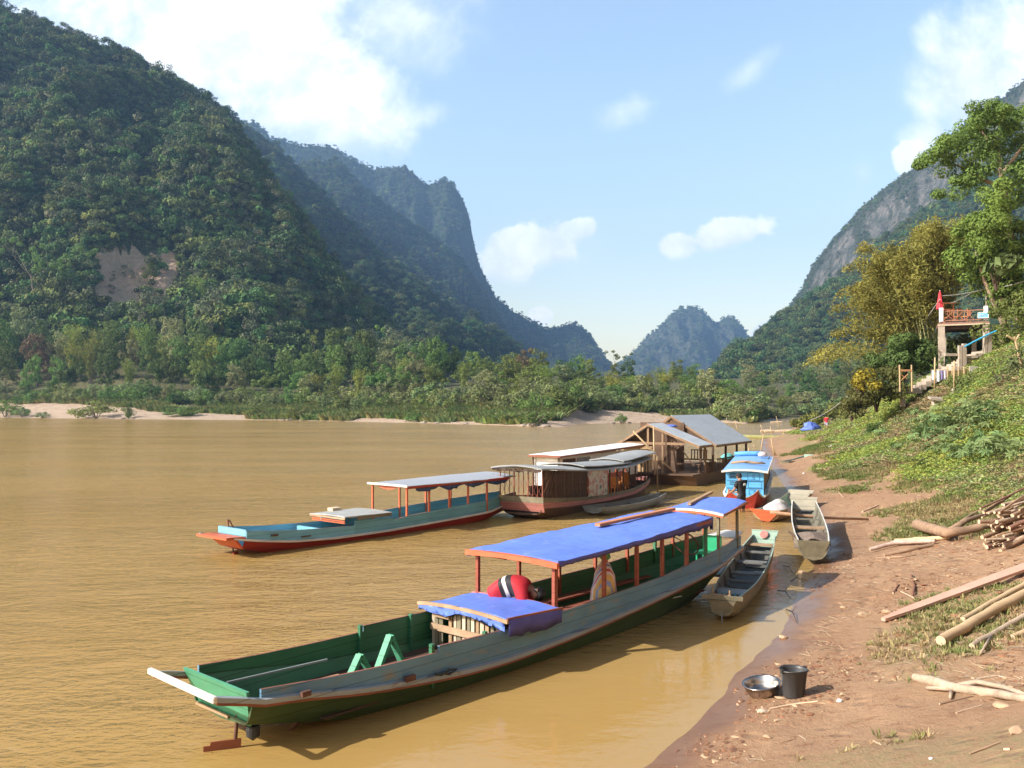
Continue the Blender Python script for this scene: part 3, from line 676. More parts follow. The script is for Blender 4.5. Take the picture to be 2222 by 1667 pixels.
# ---------------------------------------------------------------- scatter: one stuff object carrying instances of small meshes
def scatter(name, pts, scl, rot, idx, sources, label=None, cat=None):
    me = bpy.data.meshes.new(name); me.from_pydata([tuple(p) for p in pts], [], [])
    for an, ty, arr in (('scl', 'FLOAT_VECTOR', scl), ('rot', 'FLOAT_VECTOR', rot)):
        a = me.attributes.new(an, ty, 'POINT'); a.data.foreach_set('vector', np.asarray(arr, np.float32).ravel())
    a = me.attributes.new('idx', 'INT', 'POINT'); a.data.foreach_set('value', np.asarray(idx, np.int32))
    o = bpy.data.objects.new(name, me); COL.objects.link(o); o['kind'] = 'stuff'
    tag(o, label, cat)
    cc = bpy.data.collections.new(name + '_sources')
    for i, s in enumerate(sources):
        s.name = '%s_%02d' % (name, i); cc.objects.link(s)
    ng = bpy.data.node_groups.new(name, 'GeometryNodeTree')
    ng.interface.new_socket('Geometry', in_out='INPUT', socket_type='NodeSocketGeometry'); ng.interface.new_socket('Geometry', in_out='OUTPUT', socket_type='NodeSocketGeometry')
    gi = ng.nodes.new('NodeGroupInput'); go = ng.nodes.new('NodeGroupOutput')
    ip = ng.nodes.new('GeometryNodeInstanceOnPoints'); ci = ng.nodes.new('GeometryNodeCollectionInfo')
    ci.inputs['Collection'].default_value = cc; ci.inputs['Separate Children'].default_value = True; ci.inputs['Reset Children'].default_value = True
    def at(nm, ty):
        n = ng.nodes.new('GeometryNodeInputNamedAttribute'); n.data_type = ty; n.inputs['Name'].default_value = nm; return n.outputs['Attribute']
    l = ng.links.new
    l(gi.outputs[0], ip.inputs['Points']); l(ci.outputs[0], ip.inputs['Instance']); ip.inputs['Pick Instance'].default_value = True
    l(at('idx', 'INT'), ip.inputs['Instance Index']); l(at('scl', 'FLOAT_VECTOR'), ip.inputs['Scale'])
    e = ng.nodes.new('FunctionNodeEulerToRotation'); l(at('rot', 'FLOAT_VECTOR'), e.inputs[0]); l(e.outputs[0], ip.inputs['Rotation'])
    l(ip.outputs[0], go.inputs[0])
    md = o.modifiers.new('scatter', 'NODES'); md.node_group = ng
    return o
def slope_tree(seed, n=36, size=1.5, k=6, flat=.9):
    rng = np.random.default_rng(seed)
    cl = [(rng.normal() * 1.6, rng.normal() * 1.6, 4.6 + rng.random() * 3.6 * flat, 1.5 + 1.0 * rng.random()) for i in range(k)] + [(rng.normal() * .8, rng.normal() * .8, 2.2, 1.7)]
    V, Fq = clump_leaves(cl, n, size, .7, shell=.65, rng=rng)
    return V, Fq
SLM = [leafmat('slope_leaf_a', (.078, .132, .042), rand=.40, scale=.25, trans=.1), leafmat('slope_leaf_b', (.115, .185, .048), rand=.35, scale=.25, trans=.1), leafmat('slope_leaf_c', (.140, .165, .085), rand=.35, scale=.25, trans=.1)]
def slope_sources():
    out = []
    for i in range(6):
        V, Fq = slope_tree(100 + i, n=80, size=[.95, .8, 1.1, .85, .7, 1.0][i], k=[7, 4, 9, 6, 3, 8][i], flat=[.9, 1.9, .5, 1.1, 2.2, .7][i]); out.append(np_obj('t', V, Fq, SLM[[0, 0, 1, 0, 2, 1][i]], link=False))
    return out
def cover_mount(mt, u0, u1, n, smin, smax, name, label, keep=None, tmin=.0, tmax=1.02, pw=1.0, dark=False):
    U = RNG.uniform(u0, u1, n); T = tmin + (tmax - tmin) * RNG.random(n) ** pw
    D, Z = mt.surf(U, T); X = (U - CX) / F * D; v = HY - (Z - H) / D * F
    k = (Z > 1)
    if keep is not None: k &= keep(U, T, X, D, Z, v)
    X, D, Z = X[k], D[k], Z[k]; m = len(X)
    s = (smin * smax) ** .5 * np.exp(np.clip(RNG.normal(size=m) * (.34 if name == 'mountain_forest' else .2), -.7, .5)) * (1 + .35 * vnoise(X * .02, D * .02, 3))
    scl = np.stack([s * RNG.uniform(.85, 1.2, m), s * RNG.uniform(.85, 1.2, m), s * RNG.uniform(.75, 1.3, m)], 1)
    rot = np.stack([0 * s, 0 * s, RNG.uniform(0, 6.28, m)], 1)
    nzv = fbm(X * .012, D * .012, 2) + .25 * RNG.normal(size=m)
    idx = np.where(nzv > .12, RNG.choice([2, 5, 4], m), RNG.choice([0, 1, 3, 4], m))
    if dark: idx = np.where(RNG.random(m) < .9, RNG.choice([0, 1, 3], m), 2)  # mostly the darkest leaves, so the shade is in the crown colour
    return scatter(name, np.stack([X, D, Z - .3 * s * 3], 1), scl, rot, idx, slope_sources(), label, 'forest')
def keep1(U, T, X, D, Z, v):
    dp = (1 - sstep(.75, 1.1, np.abs((U - (298 - .12 * (v - 610))) / 92))) * (1 - sstep(.8, 1.1, np.abs((v - 622) / 76)))
    return (dp < .35) | (RNG.random(len(U)) < .05)
cover_mount(M1, -330, 915, 19000, .55, 1.15, 'mountain_forest', 'dense dark jungle covering the near mountain on the left', keep1, pw=.8)
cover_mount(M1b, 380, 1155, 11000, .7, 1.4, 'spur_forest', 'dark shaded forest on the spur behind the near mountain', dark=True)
cover_mount(M2a, 595, 1135, 8000, .75, 1.5, 'ridge_forest', 'blue shaded forest on the middle mountain shoulder')
cover_mount(M2, 520, 1340, 11000, .65, 1.4, 'cliff_forest', 'hazy forest on the far cliff ridge left of the gap')
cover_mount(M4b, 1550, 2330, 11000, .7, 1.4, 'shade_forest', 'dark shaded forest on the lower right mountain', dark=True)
cover_mount(M4, 1560, 2330, 11000, .38, .85, 'crag_forest', 'sparse scrub on the rocky right mountain ridge', lambda U, T, X, D, Z, v: (rock_band(U, T, np.stack([X, D, Z], 1)) < .42))
cover_mount(M3, 1320, 1680, 6000, .8, 1.6, 'peak_forest', 'faint green cover on the far blue peak in the gap')

# ---------------------------------------------------------------- far bank: trees that stand apart
TOPU = [-80, 0, 100, 200, 300, 400, 470, 540, 620, 680, 720, 770, 830, 900, 960, 1000, 1060, 1120, 1200, 1260, 1300, 1340, 1400, 1450, 1500, 1560, 1600, 1640]
TOPV = [640, 650, 692, 690, 695, 690, 705, 735, 748, 740, 715, 708, 722, 738, 722, 738, 762, 752, 768, 770, 805, 772, 795, 790, 782, 805, 840, 868]
def place_words(u):
    for a, wd in ((110, 'above the left far beach'), (260, 'below the brown clearing'), (420, 'right of the clearing'), (560, 'behind the grassy spit'), (700, 'above the light blue boat stern'), (850, 'above the light blue boat canopy'), (1000, 'at the foot of the shaded mountain'), (1150, 'behind the white roofed boat'), (1290, 'behind the sandbar'), (1420, 'behind the raft house roof'), (1560, 'below the far blue peak')):
        if u < a: return wd
    return 'at the tip of the far bank'
ADJ = {'broad': 'dark green broadleaf tree', 'mid': 'fresh green leafy tree', 'pale': 'pale dusty green round tree', 'rust': 'brownish half bare tree', 'bamboo': 'yellow green feathery bamboo clump', 'slender': 'tall thin trunked tree', 'scrub': 'low olive shrub', 'bush': 'small green bush'}
def far_spot(u, e):
    d = float(shore(u) + e); return Vector(((u - CX) / F * d, d, float(far_z(np.array([u]), np.array([d]))[0]))), d
rr = random.Random(5)
SZ = ['tall ', 'big ', '', 'smaller ', 'stout ']
for row, (e0, jit, du, frac) in enumerate(((98, 12, 37, 1.0), (74, 9, 41, .80), (55, 7, 52, .55))):
    u = -70 + row * 11
    while u < 1622:
        uu = u + rr.uniform(-9, 9); e = e0 + rr.uniform(-jit, jit)
        if uu > 1540: e = min(e, 60 + 10 * row) * .55
        loc, d = far_spot(uu, e)
        vt = interp(uu, TOPU, TOPV) + rr.uniform(-8, 16)
        vt = lerp(868, vt, frac)
        ht = max(5.0, H + (HY - vt) / F * d - loc.z)
        near_b = 680 < uu < 800 or 150 < uu < 330 or 880 < uu < 930 or 1310 < uu < 1480 or 1150 < uu < 1190
        kind = rr.choices(['bamboo', 'broad', 'mid', 'pale', 'slender', 'rust'], [6 if near_b else .9, 2.6, 3.4, 1.8, .5, .12])[0]
        wid = min(1.45, max(.75, 12.5 / ht * (.9 if kind != 'bamboo' else .8)))
        plant(kind, loc, ht, wid, rr.choice(SZ) + ADJ[kind] + ' ' + place_words(uu), 'trees along the far riverbank')
        u += du * rr.uniform(.75, 1.2)
for row, (e0, jit, du, hh) in enumerate(((37, 4, 22, (3.2, 5.8)), (47, 4, 27, (4, 7.5)))):
    u = -60 + row * 9
    while u < 1640:
        uu = u + rr.uniform(-7, 7); e = e0 + rr.uniform(-jit, jit)
        if uu > 1560: e *= .5
        loc, d = far_spot(uu, e); kind = rr.choices(['scrub', 'bush', 'pale'], [5, 3, .6])[0]
        ht = rr.uniform(*hh)
        if kind == 'pale': ht *= 1.3
        plant(kind, loc, ht, 1.05 if kind != 'pale' else 1.0, rr.choice(['', 'rounded ', 'straggly ']) + ADJ[kind] + ' on the bank ' + place_words(uu), 'shrubs along the far riverbank')
        u += du * rr.uniform(.8, 1.25)
# waterside bushes on the sand, by photo column and distance from the water
for u, e, ht, wd, lb in ((12, 1, 5.6, 1.2, 'dark green bush at the water edge, leftmost of all'), (48, 1, 3.9, 1.1, 'rounded bush at the water edge beside the leftmost dark bush'), (92, .5, 2.4, 1.2, 'small low bush at the far water edge on the left'), (208, .5, 5.4, 1.75, 'wide dark bush standing in the water edge before the left beach'),
                         (278, 2, 4.4, .7, 'narrow bush beside the wide dark bush on the left beach'), (395, 8, 3.4, 2.2, 'low flat bush on the sand below the brown clearing'), (560, 7, 3.2, 1.8, 'low bush on the grassy spit above the light blue boat'), (640, 3, 4.0, 1.6, 'leafy bush on the rocks above the light blue boat'), (688, .8, 1.2, 1.2, 'tiny bush at the water edge above the light blue boat'),
                         (905, 5, 2.6, 1.8, 'low bush on the spit above the canopy of the light blue boat'), (1110, 5, 3.0, 1.3, 'bush on the rocky point left of the sandbar'), (1165, 3, 3.2, 1.6, 'dense bush on the rocky islet left of the sandbar'), (1348, -1, 2.4, 1.0, 'lone round bush in the shallows before the sandbar'), (1285, 28, 2.4, 1.5, 'bush on the dry upper edge of the sandbar')):
    loc, d = far_spot(u, e); loc.z = max(loc.z, -.1)
    plant('bush' if u not in (48, 92) else 'scrub', loc, ht, wd, lb, 'bushes at the far water edge')
# grass spits and rocks on the far shore
GRM = leafmat('leaf_spit_grass', (.29, .31, .11), rand=.2, scale=.6)
def grass_tuft(seed, n=26, h=.5, w=.35, mat=None, width=.05):
    rng = np.random.default_rng(seed); a = rng.random(n) * 2 * pi; r = rng.random(n) * w
    base = np.stack([r * np.cos(a), r * np.sin(a), 0 * a - .03], 1); ln = h * (.5 + .6 * rng.random(n)); lean = np.stack([np.cos(a), np.sin(a)], 1) * (.25 + .5 * rng.random(n))[:, None]
    tip = base + np.concatenate([lean * ln[:, None], ln[:, None]], 1); mid = base * .5 + tip * .5 + np.array([0, 0, .12]) * ln[:, None]
    sd = np.stack([-np.sin(a), np.cos(a), 0 * a], 1) * width
    V = np.stack([base - sd, base + sd, mid + sd * .7, mid - sd * .7, tip], 1).reshape(-1, 3)
    k = np.arange(n) * 5; Fq = np.concatenate([np.stack([k, k + 1, k + 2, k + 3], 1), np.stack([k + 3, k + 2, k + 4, k + 4], 1)])
    me = bpy.data.meshes.new('tuft'); me.from_pydata(V.tolist(), [], [tuple(dict.fromkeys(f)) for f in Fq.tolist()]); me.materials.append(mat)
    return bpy.data.objects.new('tuft', me)
n = 9000; U = RNG.uniform(-60, 1660, n); E_ = RNG.uniform(1, 46, n)
sw = np.interp(U, [-900, 0, 130, 300, 700, 1100, 1180, 1230, 1420, 1500, 1640, 1700], [24, 40, 38, 24, 14, 9, 16, 38, 34, 8, 4, 2])
m_ = (E_ > sw * .9) & (fbm(U * .02, E_ * .1, 3) > -.2) | ((fbm(U * .016, E_ * .14, 9) > .30) & (U > 330) & (U < 1200) & (E_ > 3))
U, E_ = U[m_], E_[m_]; D_ = shore(U) + E_; Z_ = far_z(U, D_); n = len(U)
s_ = RNG.uniform(1.5, 3.6, n)
scatter('spit_grass', np.stack([(U - CX) / F * D_, D_, Z_], 1), np.stack([s_ * 1.5, s_ * 1.5, s_ * .9], 1), np.stack([0 * s_, 0 * s_, RNG.uniform(0, 6, n)], 1), RNG.integers(0, 3, n), [grass_tuft(i, 30, .55, .5, [GRM, LM['scrub'], LM['mid']][i], .09) for i in range(3)], 'yellow green grass and weeds on the far spits', 'grass')
ROCKM = M('pale_rock', (.30, .245, .20), rough=.9, var=.3, scale=1.5, bump=.5, bscale=6)
def rock(name, loc, sz, seed, mat, label, group, cat='rock'):
    rng = np.random.default_rng(seed); bm = bpy.data.meshes.new(name)
    import bmesh as _b
    b = _b.new(); _b.ops.create_icosphere(b, subdivisions=2, radius=1)
    for v in b.verts:
        c = v.co; k = 1 + .32 * float(vnoise(np.array([c.x * 1.6 + seed]), np.array([c.y * 1.6]), np.array([c.z * 1.6]))[0])
        v.co = Vector((c.x * sz[0] * k, c.y * sz[1] * k, c.z * sz[2] * k))
    b.to_mesh(bm); b.free(); bm.materials.append(mat)
    o = bpy.data.objects.new(name, bm); COL.objects.link(o); o.location = loc; o.rotation_euler = (0, 0, rng.random() * 6)
    return tag(o, label, cat, group)
for i, (u, e, s) in enumerate(((268, .5, 1.6), (288, .8, 1.1), (615, .5, 1.3), (632, 1, 2.0), (655, .5, 1.5), (920, .5, 1.5), (950, .6, 1.2), (1010, .5, 1.3), (1140, 1, 1.8), (1158, 1.5, 2.4), (1185, 1, 1.7), (1330, -1, 1.2), (1366, -1, 1.0))):
    loc, d = far_spot(u, e); loc.z = max(0.05, loc.z)
    rock('boulder', loc, (s * .6, s * .5, s * .26), i, ROCKM, 'pale boulder at the far water edge ' + ['by the wide dark bush, larger', 'by the narrow bush, smaller', 'leftmost above the light blue boat', 'biggest above the light blue boat', 'rightmost above the light blue boat', 'left of a pair on the long spit', 'right of a pair on the long spit', 'alone before the sandbar point', 'left of the islet bush', 'biggest under the islet bush', 'right of the islet bush', 'left of the lone bush in the shallows', 'right of the lone bush in the shallows'][i], 'boulders along the far shore')
# bare and marked trees on the near mountain
for u, v, ht, lb in ((493, 600, 21, 'tall pale leafless tree right of the brown clearing'), (500, 645, 14, 'pale leafless tree under the tallest leafless tree'), (622, 610, 15, 'spreading bare tree halfway up the shaded slope'), (140, 345, 16, 'bare tree high on the left mountain'), (205, 420, 15, 'bare tree in the middle of the left mountain slope'), (470, 345, 12, 'small bare tree near the upper right edge of the left mountain'), (765, 715, 13, 'bare tree above the bamboo on the far bank'), (600, 725, 13, 'bare tree behind the far bank bushes left of the bamboo'), (640, 560, 11, 'small pale bare tree on the shaded slope')):
    p = M1.pick(u, v); plant('bare', p, ht, 1.1, lb, 'bare trees on the left mountain')
for u, v, ht, lb in ((82, 655, 27, 'tall tree with long pale trunk, left of the two below the left mountain'), (133, 665, 26, 'tall tree with long pale trunk beside the clearing'), (325, 615, 13, 'lone small tree inside the brown clearing')):
    p = M1.pick(u, v); plant('slender' if ht > 20 else 'mid', p, ht, .9, lb)
p = M1.pick(440, 690); plant('bamboo', p, 24, 1.2, 'bright yellow green tree at the lower right of the clearing', name='leafy_tree')
# the reach behind: trees beyond the bend, between the far bank tip and the red bank
for row, (e0, du, vt0) in enumerate(((8, 20, 880), (24, 24, 858), (50, 26, 838), (95, 26, 815), (150, 26, 795))):
    u = 1610 + 5 * row
    while u < 2010:
        uu = u + rr.uniform(-8, 8); e = e0 + rr.uniform(-5, 8); loc, d = far_spot(uu, e)
        vt = vt0 - 30 * sstep(1680, 1900, uu) + rr.uniform(-12, 12); ht = max(3.5, H + (HY - vt) / F * d - loc.z)
        kind = rr.choices(['broad', 'mid', 'pale', 'slender', 'rust', 'bamboo'], [3, 2, 2.5, .8, .5, .3])[0] if row else rr.choice(['scrub', 'bush'])
        plant(kind, loc, ht, min(1.4, max(.8, 11 / ht)) if row else 1.4, rr.choice(SZ) + ADJ[kind] + [' at the water edge beyond the bend', ' in the first row beyond the bend', ' in the second row beyond the bend', ' in the third row beyond the bend', ' highest beyond the bend'][row], 'hazy trees beyond the river bend')
        u += du * rr.uniform(.8, 1.2)
# ================================================================ boats
def paint(name, col, wear, amt=.45, scale=3.0, rough=.5): return M(name, col, rough=rough, var=.16, scale=scale, wear=wear, wamt=amt, stretch=(.45, 1, 1.6), bump=.12, bscale=14, seam=.17)
WOODG = (.27, .22, .17)
PT = {
 'green': paint('paint_green', (.040, .165, .085), (.11, .12, .085), .5), 'green_lit': paint('paint_pale_green', (.085, .32, .185), (.30, .27, .17), .45),  # green_lit: the boat green with sunlight put into the colour
 'slate': paint('paint_slate_blue', (.135, .275, .40), (.24, .25, .23), .68), 'bilge': paint('paint_olive_green', (.050, .092, .036), (.12, .10, .06), .35), 'railgrey': paint('paint_rail_grey', (.33, .37, .39), (.28, .20, .15), .6), 'white': paint('paint_offwhite', (.72, .68, .62), (.36, .25, .17), .45),
 'rust': paint('paint_brick_red', (.26, .085, .05), (.16, .11, .08), .4), 'orange': paint('paint_orange_red', (.58, .13, .055), (.33, .17, .10), .35),
 'hullred': paint('paint_hull_red', (.36, .040, .025), (.24, .07, .04), .35), 'sky': paint('paint_sky_blue', (.19, .46, .60), (.36, .44, .44), .35), 'teal': paint('paint_teal', (.15, .38, .47), (.16, .22, .22), .35),
 'brown': paint('paint_brown', (.12, .068, .042), (.22, .15, .10), .4), 'pink': paint('paint_faded_pink', (.43, .17, .14), (.30, .17, .12), .4), 'grey': paint('paint_grey', (.22, .24, .25), (.33, .31, .27), .4),
 'olive': M('wood_olive_grey', (.21, .18, .115), rough=.8, var=.35, scale=3, wear=(.10, .085, .06), wamt=.5, stretch=(.35, 1, 1), bump=.2, bscale=12), 'inside': M('wood_wet_grey', (.15, .145, .13), rough=.75, var=.3, scale=3, wear=(.25, .235, .20), wamt=.45, stretch=(.3, 1, 1), bump=.15, bscale=12),
 'mint': paint('paint_mint', (.31, .41, .32), (.34, .33, .27), .4), 'wood': M('wood_plank', (.42, .28, .17), rough=.8, var=.3, scale=2.5, stretch=(.2, 1, 1), bump=.15, bscale=20), 'dark': M('wood_dark', (.075, .045, .03), rough=.8, var=.35, scale=3, stretch=(.3, 1, 1)),
 'post': paint('paint_post_red', (.30, .075, .042), (.20, .12, .08), .35), 'blueb': paint('paint_bright_blue', (.115, .40, .70), (.25, .45, .58), .3), 'iron': M('rusty_iron', (.12, .055, .04), rough=.7, var=.4, scale=8),
 'panel': paint('paint_dusty_beige', (.36, .32, .24), (.22, .2, .15), .5), 'tan': M('wood_tan', (.36, .23, .13), rough=.8, var=.25, scale=3, stretch=(.3, 1, 1), bump=.1),
}
TARP = M('tarp_blue', (.120, .205, .66), rough=.55, var=.10, scale=1.1, wear=(.25, .32, .68), wamt=.58, bump=.8, bscale=4.5, spec=.35)
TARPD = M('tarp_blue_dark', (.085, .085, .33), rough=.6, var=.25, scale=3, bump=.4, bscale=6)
def arrs(st): return [np.array([s[i] for s in st], float) for i in range(len(st[0]))]
def strip(mb, top, inner, outer_mat, inner_mat, cap_mat, right):
    pass
def side_board(root, name, T, HW, Z0, Z1, sgn, mo, mi, mc, th=.035):
    """one plank side: outer face, inner face and coloured top edge; sgn -1 = right"""
    mb = MB(); n = len(T)
    o0 = [(T[i], sgn * HW[i], Z0[i]) for i in range(n)]; o1 = [(T[i], sgn * HW[i], Z1[i]) for i in range(n)]
    i0 = [(T[i], sgn * (HW[i] - th), Z0[i]) for i in range(n)]; i1 = [(T[i], sgn * (HW[i] - th), Z1[i]) for i in range(n)]
    mb.mat(mo).grid([o0, o1]); mb.mat(mi).grid([i1, i0]); mb.mat(mc).grid([o1, i1]); mb.mat(mo).grid([i0, o0])
    for k in (0, n - 1): mb.add([o0[k], o1[k], i1[k], i0[k]], [(0, 1, 2, 3)])
    return mb.build(name, parent=root)
def hull_body(root, T, HW, ZR, HB, ZB, mo, mi, zfl, th=.03, name='hull', floor_mat=None):
    mb = MB(); n = len(T); rows = []
    for i in range(n):
        zc = ZB[i]; rows.append([(T[i], -HW[i], ZR[i]), (T[i], -lerp(HB[i], HW[i], .55), lerp(zc, ZR[i], .42)), (T[i], -HB[i], zc + .03), (T[i], 0, zc - .02), (T[i], HB[i], zc + .03), (T[i], lerp(HB[i], HW[i], .55), lerp(zc, ZR[i], .42)), (T[i], HW[i], ZR[i])])
    mb.mat(mo).grid(rows)
    rin = []
    for i in range(n):
        f = max(zfl, ZB[i] + .06); f = min(f, ZR[i] - .02)
        w0 = HW[i] - th; k = min(1, max(0.15, (f - ZB[i]) / max(.05, ZR[i] - ZB[i]))); wf = max(.05, lerp(HB[i], HW[i], k ** .7) - th * 1.3)
        rin.append([(T[i], w0, ZR[i]), (T[i], wf, f), (T[i], -wf, f), (T[i], -w0, ZR[i])])
    mb.mat(mi).grid(rin)
    for e in (0, -1):
        a, b = rows[e], rin[e]
        mb.mat(mo).add(list(a) + list(b), [(0, 1, 2, 3, 4, 5, 6, 7, 8, 9, 10)] if e == 0 else [(10, 9, 8, 7, 6, 5, 4, 3, 2, 1, 0)])
    return mb.build(name, parent=root)
def rail(root, T, HW, Z, sgn, w, h, mat, name='rub_rail', out=.0):
    mb = MB(); rows = [[(T[i], sgn * (HW[i] + out), Z[i] + h / 2) for i in range(len(T))], [(T[i], sgn * (HW[i] + out + w), Z[i] + h / 2 - .008) for i in range(len(T))]]
    if sgn > 0: rows = rows[::-1]
    mb.slab(rows, h); return mb.build(name, mat, root)
def canopy(root, T, HW, ZL, ZR_, arch, mat, th=.03, name='roof', nseg=16, sag=0.0):
    T0, T = T, np.linspace(T[0], T[-1], max(len(T), int((T[-1] - T[0]) / .18))); HW, ZL, ZR_ = np.interp(T, T0, HW), np.interp(T, T0, ZL), np.interp(T, T0, ZR_); wr = .03 if mat is TARP else .006; ph = RNG.random() * 50
    mb = MB(); rows = []
    for i in range(len(T)):
        r = []
        for k in range(nseg + 1):
            q = k / nseg; y = lerp(-HW[i], HW[i], q); z = lerp(ZR_[i], ZL[i], q) + arch * (1 - (2 * q - 1) ** 2) + wr * float(fbm(np.array([T[i] * 2.2 + ph]), np.array([y * 2.2]), 1, 3)[0])
            r.append((T[i], y, z))
        rows.append(r)
    mb.slab([r[::-1] for r in rows], th); return mb.build(name, mat, root, smooth=False)
def post(root, t, y, z0, z1, mat, w=.05, lean=(0, 0), name='post'):
    mb = MB(); mb.beam((t, y, z0), (t + lean[0], y + lean[1], z1), w, w, (1, 0, 0)); return mb.build(name, mat, root)
def fine(T, *arr, step=.3):
    TT = np.arange(T[0], T[-1] + 1e-6, (T[-1] - T[0]) / max(4, int((T[-1] - T[0]) / step)))
    return [TT] + [np.interp(TT, T, a) for a in arr]
def smooth_(x): return np.convolve(np.pad(x, 2, mode='edge'), [.1, .2, .4, .2, .1], mode='valid')

# ---------------------------------------------------------------- A: the near longboat with blue tarp roofs
A_ANG = atan2(9.4, 8.35)
lbA = empty('longboat', (-3.69, 9.84, 0), A_ANG, 'long green and slate blue wooden boat with two blue tarp roofs, nearest of all', 'boat', 'covered longboats')
AT = [0, .45, 1.28, 2.0, 3.57, 4.52, 6.0, 8.68, 11.16, 12.6]
Ahw = lambda t: np.interp(t, [-1, 0, 2, 4, 6, 8, 10, 11.5, 12.7], [.6, .66, .78, .84, .86, .82, .7, .55, .35])
Azr = lambda t: np.interp(t, AT, [.755, .64, .51, .40, .265, .245, .30, .46, .62, .84])
Azg = lambda t: np.interp(t, [.5, 1.3, 2.2, 3.16, 3.18, 4.5, 5.7, 8.9, 10.7, 12.6], [.73, .67, .63, .612, .695, .67, .705, .79, .92, 1.06])
T = np.concatenate([[.45, .8], np.arange(1.2, 12.7, .28)]); HWt = smooth_(Ahw(T)); ZRt = smooth_(Azr(T))
hull_body(lbA, T, HWt, ZRt, HWt * np.interp(T, [.4, 2, 10, 12.6], [.8, .72, .66, .3]), np.interp(T, [.4, 1.15, 1.75, 3, 5, 9, 11, 12.7], [.30, .13, 0, -.2, -.3, -.25, .05, .66]), PT['bilge'], PT['green'], .13)
for sg in (-1, 1):
    for (a, b) in ((.55, 3.18), (3.18, 12.62)):
        t2 = np.concatenate([np.arange(a, b - .1, .3), [b]]); z1 = Azg(np.clip(t2, a + .03, b)); z1 = np.where(t2 <= a, Azg(a + .02 if a > 1 else a), z1); z1[-1] = Azg(b - .02)
        side_board(lbA, 'side_board', t2, np.interp(t2, T, HWt), np.interp(t2, T, ZRt) + .01, z1, sg, PT['slate'], PT['green'], PT['rust'])
    t2 = np.concatenate([np.arange(0, 12.6, .28), [12.62]]); rail(lbA, t2, np.interp(t2, np.concatenate([[0], T]), np.concatenate([[.66], HWt])), np.where(t2 < .45, Azr(t2), np.interp(t2, T, ZRt)), sg, .07, .055, PT['railgrey'], out=0)
    t3 = t2; rail(lbA, t3, np.interp(t3, np.concatenate([[0], T]), np.concatenate([[.66], HWt])), np.where(t3 < .45, Azr(t3), np.interp(t3, T, ZRt)) - .045, sg, .06, .03, PT['rust'], name='rail_edge')
mb = MB(); mb.beam((-.03, -.74, .755), (-.03, .75, .775), .06, .075); mb.build('cross_beam', PT['white'], lbA, bevel=.012)
mb = MB(); mb.add([(.36, -.70, .735), (.36, .70, .735), (.50, .54, .285), (.50, -.54, .285), (.40, -.70, .735), (.40, .70, .735), (.53, .54, .285), (.53, -.54, .285)], [(0, 1, 2, 3), (7, 6, 5, 4), (0, 4, 5, 1), (2, 6, 7, 3), (1, 5, 6, 2), (0, 3, 7, 4)]); mb.build('transom', PT['green_lit'], lbA)
mb = MB(); mb.beam((.44, -.2, .33), (.44, .52, .33), .03, .03); mb.build('transom_ledge', PT['tan'], lbA)
rd = MB(); rd.tube([(.5, -.30, .45), (.46, -.30, .02)], .022); rdo = rd.build('rudder', PT['iron'], lbA)
rb = MB(); rb.prism([(-.34, -.16), (.06, -.2), (.07, .07), (-.26, .07), (-.27, .03), (-.34, .03)], .02, Matrix.Translation((.46, -.30, .03)) @ Matrix.Rotation(radians(90), 4, 'X') @ Matrix.Rotation(radians(-28), 4, 'Y')); rb.build('rudder_blade', PT['rust'], rdo)
mb = MB(); mb.lathe([(0, -.16), (.075, -.10), (.08, -.02), (.075, .02)], (.62, -.42, .22), 14); mb.build('exhaust_can', M('black_rubber', (.025, .027, .03), rough=.5), lbA)
mb = MB(); mb.tube([(1.35, -.35, .12), (1.05, -.28, -.12)], .02); mb.build('shaft_bracket', PT['iron'], lbA)
# inside: ribs, floor boards, engine frames, benches
for t_ in (3.1, 4.1):
    for sg in (-1, 1):
        mb = MB(); y = sg * (float(np.interp(t_, T, HWt)) - .06); mb.beam((t_, y, .14), (t_, y, float(Azg(t_ + .15)) + .03), .06, .05, (1, 0, 0)); mb.build('rib', PT['green'], lbA)
for k, (t_, hh) in enumerate(((2.35, .50), (2.95, .62))):
    mb = MB(); y0 = -.18 + .1 * k
    for sg in (-1, 1): mb.beam((t_ + .32 * sg, y0, .13), (t_, y0, .13 + hh), .05, .11, (0, 1, 0))
    mb.build('engine_frame', PT['green_lit'], lbA)
mb = MB(); mb.beam((.7, .28, .56), (2.0, .05, .60), .025, .025); mb.build('tiller_rod', PT['grey'], lbA)
mb = MB(); mb.beam((1.5, -.1, .42), (2.0, -.2, .44), .06, .04); mb.build('thwart', PT['tan'], lbA)
mb = MB()
for k in range(7):
    y = -.62 + k * .2; mb.box((2.9, y, .165 + .003 * (k % 2)), (3.0, .17, .025))
mb.build('floor_boards', PT['dark'], lbA)
for sg, t0, t1 in ((1, 6.0, 10.4), (1, 6.2, 9.0), (-1, 6.0, 9.6)):
    mb = MB(); y = sg * (.60 if t1 != 9.0 else .34); mb.box(((t0 + t1) / 2, y, .40 if t1 != 9.0 else .28), (t1 - t0, .22, .035)); mb.build('bench', PT['rust'], lbA)
mb = MB(); mb.box((8.2, 0, .19), (5.2, 1.05, .03)); mb.build('cabin_floor', PT['rust'], lbA)
